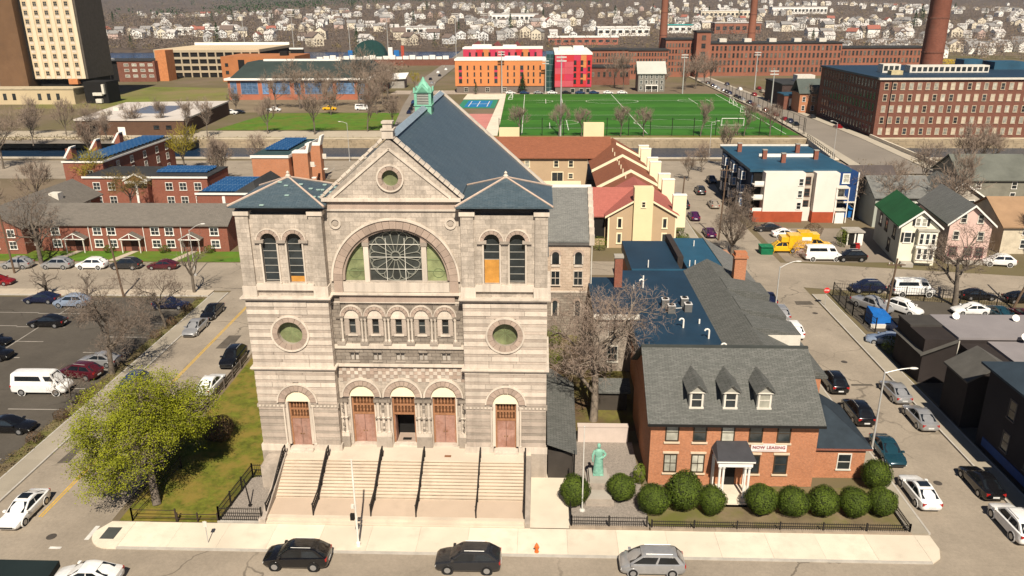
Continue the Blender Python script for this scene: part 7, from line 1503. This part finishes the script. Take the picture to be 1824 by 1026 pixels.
for y in (3, 7.5, 11): window(t, -hw, y, 3.6, .9, 1.4, shut, glass, R(-90), one=True, fr=.3); 
window(t, -hw, 5, 1.0, .9, 1.4, shut, glass, R(-90), one=True, fr=.3)
t, hw, L = house("pink clapboard house with grey roof behind the wide bare tree", 63.0, 69.0, 119, 134, 6.2, 9.2, pk, shingle_l, rz=-8)
for x, z in ((-1.2, 6.5), (1.2, 6.5), (-1.9, 3.8), (1.6, 3.8)): window(t, x, 0, z, .7, 1.2, white_d, glass, fr=.12)
for x in (-2, .2, 1.8): window(t, x, 0, 1.2, 1.0, 1.3, M("frame_wine", (.15, .05, .06)), glass, fr=.12)
box("porch", t, -2.9, 2.9, -.8, 0, 0, .5, concrete_g)
for args in (("grey-roofed house with a brick chimney behind the green-roofed house", 60, 70, 140, 150, 5.6, 8.4, greys, shingle_l, 'x'), ("brown-roofed dark house beside the blue apartment house", 57.6, 69, 152, 162, 5, 8.0, M("clapboard_umber", (.12, .09, .065)), M("shingle_umber", (.085, .07, .065), .9, .2, .3), 'x'), ("low white flat-roofed garage near the canal street", 70, 80, 166, 172, 3, 3.4, white_d, white, 'x'), ("cream house with tan hipped roof at the picture edge", 74, 88, 124, 136, 4.6, 8.0, M("clapboard_cream", (.55, .48, .36)), M("shingle_tan", (.3, .19, .11), .9, .15, .3), 'x'), ("grey-green roofed house by the canal street trees", 84, 98, 158, 170, 5, 9, M("clapboard_olive", (.2, .19, .15)), M("shingle_moss", (.12, .125, .105), .9, .2, .3), 'x'), ("small grey house beyond the pink house", 72, 80, 142, 152, 5, 7.8, M("clapboard_stone", (.4, .36, .3)), shingle, 'y'), ("dark cottage under the bare trees near the bridge", 100, 110, 150, 160, 4, 7, M("clapboard_umber", (.12, .09, .065)), shingle_b, 'x'), ("white outbuilding with low grey roof behind the brown-roofed house", 70.5, 78, 156, 162, 3, 4.4, white_d, M("roof_white", (.55, .5, .45)), 'x')):
    t, hw, L = house(*args); wgrid(t, [-hw*.5, hw*.5], [1.0, 3.2] if args[5] > 4.4 else [1.0], .9, 1.3, 0, white, glass)
ws = thing("white_lattice_shed", "small white shed with flat roof beside the driveway", "shed", (52.6, 128.5, 0)); box("wall", ws, -1.2, 1.2, 0, 2.5, 0, 2.2, dark); [box("post", ws, x-.1, x+.1, -.1, .1, 0, 2.2, white) for x in (-1.2, 0, 1.2)]; box("roof", ws, -1.5, 1.5, -.3, 2.8, 2.2, 2.4, M("shed_roof_grey", (.35, .32, .28))); box("side_panel", ws, .4, 1.25, -.12, -.02, 0, 2.0, white)
for i, (x, y, c, lab) in enumerate(((50.9, 124.6, "bin_black", "black wheelie bin by the green-roofed house"), (51.7, 124.9, "bin_red", "red wheelie bin by the green-roofed house"), (36.6, 123.5, "bin_green", "green dumpster by the multi-stemmed tree"))):
    k = .35 if i < 2 else 1.0; t = thing("waste_bin", lab, "bin", (x, y, 0)); MB().hexa([(-k*.9,-k*.8,0),(k*.9,-k*.8,0),(k*.9,k*.8,0),(-k*.9,k*.8,0),(-k,-k,1.1),(k,-k,1.1),(k,k,1.3),(-k,k,1.3)]).build("body", M(c, ((.01,.01,.01), (.35,.02,.02), (.01,.16,.07))[i], .6), t); box("lid", t, -k*1.05, k*1.05, -k*1.05, k*1.05, 1.31, 1.37, M(c, (.01, .01, .01)))
tp = thing("tarp_covered_box", "bright blue tarp over a low box inside the corner lot", "tarpaulin", (42.6, 93.6, 0)); MB().hexa([(-1.2,-1.3,.2),(1.3,-1.3,.2),(1.3,1.3,.2),(-1.2,1.3,.2),(-1.1,-1.0,1.7),(1.2,-1.2,1.3),(1.2,1.2,1.5),(-1.0,1.2,2.0)]).build("tarp", M("tarp_blue", (.01, .12, .4), .5), tp); box("pallet", tp, -1.4, 1.6, -1.6, -1.31, 0, .5, white_d)
db = thing("blue_dumpster", "dark blue dumpster in the shade beside the blue tarp", "bin", (44.6, 90.4, 0)); MB().hexa([(-1.3,-.8,0),(1.3,-.8,0),(1.3,.8,0),(-1.3,.8,0),(-1.4,-1,1.3),(1.4,-1,1.3),(1.4,1,1.6),(-1.4,1,1.6)]).build("body", M("dumpster_blue", (.01, .06, .22), .5), db); box("lid", db, -1.4, 1.4, -1, 1, 1.61, 1.68, dark)
# ---- shaded houses lower right
sh1 = thing("grey_roofed_house", "house with shade-darkened walls, broad pale grey flat roof and satellite dishes", "house", (48.5, 71, 0))
dk = M("clapboard_shade_black", (.028, .022, .02), .9, .2, .5); fr_ = M("roof_felt_grey", (.23, .21, .21), .9, .1, .3)  # near-black wall colour stands in for deep shade
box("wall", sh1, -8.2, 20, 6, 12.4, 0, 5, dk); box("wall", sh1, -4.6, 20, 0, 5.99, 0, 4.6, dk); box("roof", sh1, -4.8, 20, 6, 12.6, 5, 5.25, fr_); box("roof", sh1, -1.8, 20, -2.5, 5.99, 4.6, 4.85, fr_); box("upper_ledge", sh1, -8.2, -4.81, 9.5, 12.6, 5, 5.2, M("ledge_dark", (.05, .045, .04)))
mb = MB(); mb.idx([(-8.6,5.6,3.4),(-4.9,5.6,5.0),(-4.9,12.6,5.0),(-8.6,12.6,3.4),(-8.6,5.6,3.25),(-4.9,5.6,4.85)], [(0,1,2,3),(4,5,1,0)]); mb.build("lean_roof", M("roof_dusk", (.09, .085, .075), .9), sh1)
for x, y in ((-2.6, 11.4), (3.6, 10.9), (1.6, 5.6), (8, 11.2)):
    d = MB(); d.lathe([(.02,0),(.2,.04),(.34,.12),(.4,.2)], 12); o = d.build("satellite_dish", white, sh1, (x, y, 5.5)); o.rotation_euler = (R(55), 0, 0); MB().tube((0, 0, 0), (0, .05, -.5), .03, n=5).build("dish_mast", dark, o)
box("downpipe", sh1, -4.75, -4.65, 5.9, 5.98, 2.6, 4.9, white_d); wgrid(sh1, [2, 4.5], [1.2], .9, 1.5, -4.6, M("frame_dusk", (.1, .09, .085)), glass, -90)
bt = thing("striped_rowboat", "yellow upturned kayak leaning in the yard of the shaded house", "kayak", (43.2, 80.5, .2), R(-35)); MB().lathe([(.02,-1.7),(.22,-1.2),(.36,0),(.22,1.2),(.02,1.7)], 8).build("hull", M("kayak_yellow", (.5, .35, .03), .6), bt, (0, 0, .3), (0, R(90), 0))
sh2 = thing("blue_trim_house", "dark three-storey house with slate roof and blue base in deep shade", "house", (45.0, 55, 0)); box("wall", sh2, -5.0, 12, 0, 9.6, 0, 7.8, M("clapboard_deep_shade", (.02, .018, .022), .9, .2, .5))  # wall darkness is shade put into the colour
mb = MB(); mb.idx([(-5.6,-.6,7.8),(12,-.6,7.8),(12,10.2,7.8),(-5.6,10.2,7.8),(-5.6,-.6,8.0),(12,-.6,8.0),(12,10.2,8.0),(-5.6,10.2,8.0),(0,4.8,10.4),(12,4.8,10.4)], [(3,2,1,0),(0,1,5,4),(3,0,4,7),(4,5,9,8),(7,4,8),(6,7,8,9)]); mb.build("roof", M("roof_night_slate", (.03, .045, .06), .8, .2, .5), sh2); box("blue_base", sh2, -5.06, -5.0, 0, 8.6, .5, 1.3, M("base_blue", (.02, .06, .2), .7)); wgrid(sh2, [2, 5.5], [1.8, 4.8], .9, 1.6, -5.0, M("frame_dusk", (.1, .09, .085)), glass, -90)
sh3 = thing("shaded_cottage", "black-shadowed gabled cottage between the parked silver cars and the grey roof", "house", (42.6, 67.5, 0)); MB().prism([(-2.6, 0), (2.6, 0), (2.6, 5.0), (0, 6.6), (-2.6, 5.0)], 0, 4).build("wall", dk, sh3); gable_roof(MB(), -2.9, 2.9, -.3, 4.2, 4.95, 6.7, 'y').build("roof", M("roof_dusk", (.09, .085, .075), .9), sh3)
sh4 = thing("near_house", "dark gabled house beyond the bottom corner of the view", "house", (46, 38, 0)); box("wall", sh4, -6, 14, 0, 14, 0, 9, dk); gable_roof(MB(), -6.5, 14.5, -.5, 14.5, 9, 13).build("roof", tar, sh4)
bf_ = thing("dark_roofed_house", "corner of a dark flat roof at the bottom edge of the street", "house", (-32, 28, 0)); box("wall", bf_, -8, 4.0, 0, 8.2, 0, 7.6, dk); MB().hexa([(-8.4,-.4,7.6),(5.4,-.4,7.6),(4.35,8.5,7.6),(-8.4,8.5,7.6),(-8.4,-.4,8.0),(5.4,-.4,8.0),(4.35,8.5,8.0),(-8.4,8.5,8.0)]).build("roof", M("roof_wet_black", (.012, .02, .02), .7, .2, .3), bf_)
# ================================================================== FAR COUNTRY
rr = random.Random(99)
hw_cols = [("far_white", (.8, .78, .72)), ("far_cream", (.7, .62, .48)), ("far_grey", (.45, .44, .42)), ("far_rose", (.55, .4, .34)), ("far_white2", (.72, .72, .7))]
hr_cols = [("far_roof_grey", (.24, .23, .22)), ("far_roof_brown", (.16, .12, .1)), ("far_roof_pale", (.48, .45, .42)), ("far_roof_red", (.3, .11, .08))]
FH = []
for k in range(12):
    w, d, e, r_ = rr.uniform(7, 11), rr.uniform(9, 14), rr.uniform(5, 7.5), 0; r_ = e+rr.uniform(2.5, 4)
    mb = MB(); mb.prism([(-w/2, -3), (w/2, -3), (w/2, e), (0, r_-.2), (-w/2, e)], 0, d); mb.slot(1); gable_roof(mb, -w/2-.5, w/2+.5, -.5, d+.5, e, r_, 'y', .3)
    mb.slot(2)
    for z in (1.2, 3.8):
        for x in (-w*.3, 0, w*.3): mb.box(x-.5, x+.5, -.06, 0, z, z+1.5)
    c1 = hw_cols[(0, 4, 0, 1, 0, 2, 4, 0, 3, 0, 1, 4)[k]]; c2 = hr_cols[(0, 1, 2, 0, 2, 0, 1, 3, 0, 2, 1, 0)[k]]
    FH.append((mb.mesh("far_house", [M(c1[0], c1[1], .8, .05), M(c2[0], c2[1], .9, .1), glass]), c1[0]+"|"+{"far_roof_grey": "dark grey", "far_roof_brown": "brown", "far_roof_pale": "pale", "far_roof_red": "red"}[c2[0]]))
cnt = 0
GR = {"far_white": "small white house on the hill across the river", "far_white2": "small off-white house on the hill across the river", "far_cream": "small cream house on the hill across the river", "far_grey": "small grey house on the hill across the river", "far_rose": "small rose-coloured house on the hill across the river"}
HN = [(rr.uniform(-.6, .72), 830*math.exp(rr.random()*1.05)) for _ in range(34)]
def far_house_at(i):
    """houses stand in loose streets: clusters along short lines"""
    c, y0 = HN[i % len(HN)]
    if c < -.1 and i % 3 == 0: c, y0 = HN[(i*7+3) % len(HN)]
    k = i//len(HN); return c*y0+(k-4)*rr.uniform(13, 19), y0+rr.uniform(-16, 16)+(k % 3)*14
HB_ = MB(); HB2 = MB()
for i in range(300+470):
    x, y = far_house_at(i) if i < 300 else (0, 0)
    if i >= 300:
        y = 1000*math.exp(rr.random()*1.05); x = rr.uniform(-.5, .75)*y
        if i >= 720: x, y = rr.uniform(190, 520), rr.uniform(600, 780)
    me, cn_ = FH[rr.randrange(12)]; rot = rr.choice((0, 0, .2, -.3, 1.57, .8, -1.4))+rr.uniform(-.1, .1); s = rr.uniform(.85, 1.25)
    if i < 300:
        o = link("hillside_house", me, None, (x, y, hills(x, y)), (0, 0, rot)); o.scale = (s, s, s); props(o, GR[cn_.split("|")[0]].replace("house on", "house with %s roof on" % cn_.split("|")[1])+(" near the bank" if y < 1000 else " halfway up" if y < 1500 else " high up"), "house", "houses across the river")
    else:                                    # the remoter part of the town, past what can be told apart
        w, d, e, h = rr.uniform(7, 11), rr.uniform(9, 14), rr.uniform(5, 7), rr.uniform(8, 10); z = hills(x, y); ca, sa = math.cos(rot), math.sin(rot)
        q = lambda a, b_, c: (x+a*ca-b_*sa, y+a*sa+b_*ca, z+c)
        HB_.slot(rr.choice((0, 0, 1))); HB_.idx([q(-w/2,0,-3),q(w/2,0,-3),q(w/2,0,e),q(0,0,h),q(-w/2,0,e),q(-w/2,d,-3),q(w/2,d,-3),q(w/2,d,e),q(0,d,h),q(-w/2,d,e)], [(0,1,2,3,4),(9,8,7,6,5),(0,4,9,5),(1,6,7,2)])
        HB_.slot(rr.choice((2, 3))); HB_.idx([q(-w/2-.5,-.5,e),q(0,-.5,h+.1),q(0,d+.5,h+.1),q(-w/2-.5,d+.5,e),q(w/2+.5,-.5,e),q(w/2+.5,d+.5,e)], [(0,1,2,3),(1,4,5,2)])
o = HB_.build("remote_town", [M("far_white", (.8, .78, .72)), M("far_cream", (.7, .62, .48)), M("far_roof_grey", (.24, .23, .22)), M("far_roof_pale", (.48, .45, .42))]); props(o, "remote part of the town scattered over the far slopes", "town", kind="stuff")
far_brown = LEAF("woods_bare", (.15, .11, .08), (.23, .17, .125)); far_pine = LEAF("woods_pine", (.018, .045, .012), (.035, .075, .022)); far_olive = LEAF("woods_budding", (.17, .13, .055), (.22, .165, .07))
def tuft(mb, x, y, z, r, h, n=9):
    for _ in range(n):
        a = rr.uniform(0, 6.28); q = r*rr.random()**.5; c = Vector((x+q*math.cos(a), y+q*math.sin(a), z+h*rr.uniform(.25, 1))); s = r*rr.uniform(.12, .32)
        u = Vector((rr.gauss(0, 1), rr.gauss(0, 1), rr.gauss(0, 1))).normalized(); v = u.orthogonal().normalized(); mb.face([c-u*s, c+v*s*.8, c+u*s*.9-v*s*.2])
wb, wo, wg_ = MB(), MB(), MB()
for i in range(20000):
    y = 772*math.exp(rr.random()**.9*2.0); x = rr.uniform(-.8, .8)*y; k = (y/900)**.4
    tuft(wo if rr.random() < .07 else (wg_ if rr.random() < .45 else wb), x, y, hills(x, y)-1, rr.uniform(2.6, 4.6)*k, rr.uniform(8, 13)*k**.5, 18)
for i in range(520):
    x = rr.uniform(-480, 480); y = rr.choice((rr.uniform(600, 632), rr.uniform(770, 800), rr.uniform(770, 800)))
    if y < 640 and (-90 < x < -40): continue
    h = rr.uniform(4, 9) if y > 700 else rr.uniform(1, 2.2)
    if y < 640 and x > 150: h = rr.uniform(8, 14)
    tuft(wb if rr.random() < .6 else wo, x, y, 0, rr.uniform(2, 4), h, 18)
for i in range(700):
    x = rr.uniform(165, 600); tuft(wb if rr.random() < .6 else wg_, x, rr.uniform(540, 790), 0, rr.uniform(3, 5), rr.uniform(9, 14), 26)
for i in range(220):
    x = rr.uniform(-330, -20); y = rr.uniform(400, 550)
    if -84 < x < -30 or (-260 < x < -120 and y < 540): continue
    tuft(wb, x, y, 0, rr.uniform(2, 4), rr.uniform(3, 7), 16)
o = wg_.build("grey_woodland", LEAF("woods_grey", (.13, .105, .088), (.2, .168, .142)), fix=False); props(o, "grey bare treetops mixed through the far woods", "woodland", kind="stuff")
o = wb.build("bare_woodland", far_brown, fix=False); props(o, "brown bare woodland covering the hills across the river", "woodland", kind="stuff")
o = wo.build("budding_woodland", far_olive, fix=False); props(o, "olive budding trees scattered through the far woods", "woodland", kind="stuff")
pw = MB()
for i in range(900):
    cx, cy = rr.choice(((-900, 3000), (-500, 3300), (-1200, 3600), (300, 3900), (700, 4200), (-300, 4300), (1300, 3800), (100, 3000), (-700, 2100))); x, y = rr.gauss(cx, 170), rr.gauss(cy, 90)
    tuft(pw, x, y, hills(x, y), 14, 24, 8)
o = pw.build("pine_woodland", far_pine, fix=False); props(o, "dark green pine stands on the far ridge", "woodland", kind="stuff")
PT = []
for k in range(3):
    mb = MB(); mb.tube((0, 0, 0), (0, 0, 12), .25, .05, 5)
    for j in range(260):
        z = 1.5+11*rr.random(); q = (12.5-z)*.3*rr.uniform(.5, 1); a = rr.uniform(0, 6.28); c = Vector((q*math.cos(a), q*math.sin(a), z)); s = rr.uniform(.35, .7); u = Vector((math.cos(a), math.sin(a), -.5)).normalized(); v = Vector((-math.sin(a), math.cos(a), 0)); mb.face([c-u*s, c+v*s*.5, c+u*s, c-v*s*.5])
    PT.append(mb.mesh("conifer", far_pine, fix=False))
for i in range(46):
    y = 790*math.exp(rr.random()*1.0); x = rr.uniform(-.6, .68)*y; o = link("far_conifer", PT[i % 3], None, (x, y, hills(x, y)), (0, 0, rr.uniform(0, 6))); s = rr.uniform(1.0, 2.1); o.scale = (s, s, s); props(o, "dark evergreen standing among the houses across the river", "tree", "evergreens across the river")
for x, y, s, l in ((-8.5, 374, .75, "small evergreen before the orange housing block"), (-30, 370.5, .45, "tiny evergreen at the sports court end")): o = link("conifer_tree", PT[0], None, (x, y, 0)); o.scale = (s*1.2, s*1.2, s); props(o, l, "tree")
# larger far buildings
def farblk(label, x, y, w, d, h, wall, roof, name="far_building"):
    t = thing(name, label, "building", (x, y, hills(x, y))); box("wall", t, -w/2, w/2, 0, d, -3, h, wall); box("roof", t, -w/2-.6, w/2+.6, -.6, d+.6, h, h+.9, roof)
    n = max(2, int(w/7))
    for i in range(n): box("window_band", t, -w/2+(i+.2)*w/n, -w/2+(i+.8)*w/n, -.08, .02, h*.35, h*.7, glass)
fw, fr2 = M("far_white", (.8, .78, .72)), M("far_roof_pale", (.48, .45, .42))
for a in (("long low white-roofed factory just across the river", 42, 830, 70, 30, 7, M("far_factory_red", (.38, .13, .09)), white), ("white flat-roofed warehouse above the factory", 95, 960, 60, 40, 9, fw, white), ("teal-roofed white hall near the slim chimney", 168, 1010, 30, 25, 9, fw, M("far_teal", (.03, .3, .28))), ("long pale school block on the far right slope", 330, 1500, 90, 25, 12, M("far_cream", (.7, .62, .48)), white), ("white apartment row on the far hillside", -40, 1250, 70, 18, 13, fw, fr2), ("broad white hall among the riverside houses", -150, 1000, 45, 20, 9, fw, fr2), ("white roadside mall roof at the far left bank", -430, 1050, 80, 30, 8, fw, white), ("red brick school above the long mill", 235, 1000, 55, 25, 12, brick_f, fr2), ("pale terrace of flats high on the far slope", 520, 1700, 110, 25, 14, fw, fr2)): farblk(*a)
yb = thing("forsythia_hedge", "bright yellow flowering bank beyond the great chimney", "hedge", (233, 470, 0)); mb = MB()
for i in range(260): tuft(mb, rr.uniform(-13, 13), rr.uniform(0, 6), 4, 1.6, 4.5, 4)
mb.build("blossom", LEAF("forsythia", (.5, .32, .01), (.65, .45, .02)), yb, fix=False); box("bank", yb, -14, 14, 0, 7, 0, 6, far_olive)
# undergrowth beside the lot, canal and yards
ug = MB()
for i in range(900):
    k = rr.random()
    if k < .3: x, y, r, h = rr.uniform(-47.5, -46.3), rr.uniform(57, 101), .35, .5
    elif k < .6: x, y, r, h = rr.uniform(-300, 75), rr.uniform(240.9, 243), .5, .6
    elif k < .8: x, y, r, h = rr.uniform(80, 130), rr.uniform(140, 200), 1.2, 1.6
    else: x, y, r, h = rr.uniform(-200, -100), rr.uniform(232, 243), 1.0, 1.2
    tuft(ug, x, y, 0, r, h, 10)
o = ug.build("undergrowth", LEAF("undergrowth_brown", (.11, .08, .04), (.17, .13, .05)), fix=False); props(o, "scrubby brown undergrowth along verges and banks", "undergrowth", kind="stuff")

# the air: one even, thin haze over the whole country
hz = MB().box(-6500, 6500, -350, 9200, -8, 190).build("haze", None, fix=False); hz.data.materials.clear(); hz["kind"] = "stuff"
hm_ = bpy.data.materials.new("haze_air"); hm_.use_nodes = True; nt = hm_.node_tree; nt.nodes.remove(nt.nodes["Principled BSDF"])
pvn = nt.nodes.new("ShaderNodeVolumePrincipled"); pvn.inputs["Color"].default_value = (.86, .9, .96, 1); pvn.inputs["Density"].default_value = 0.00005; pvn.inputs["Anisotropy"].default_value = .2
nt.links.new(pvn.outputs[0], nt.nodes["Material Output"].inputs["Volume"]); hz.data.materials.append(hm_)
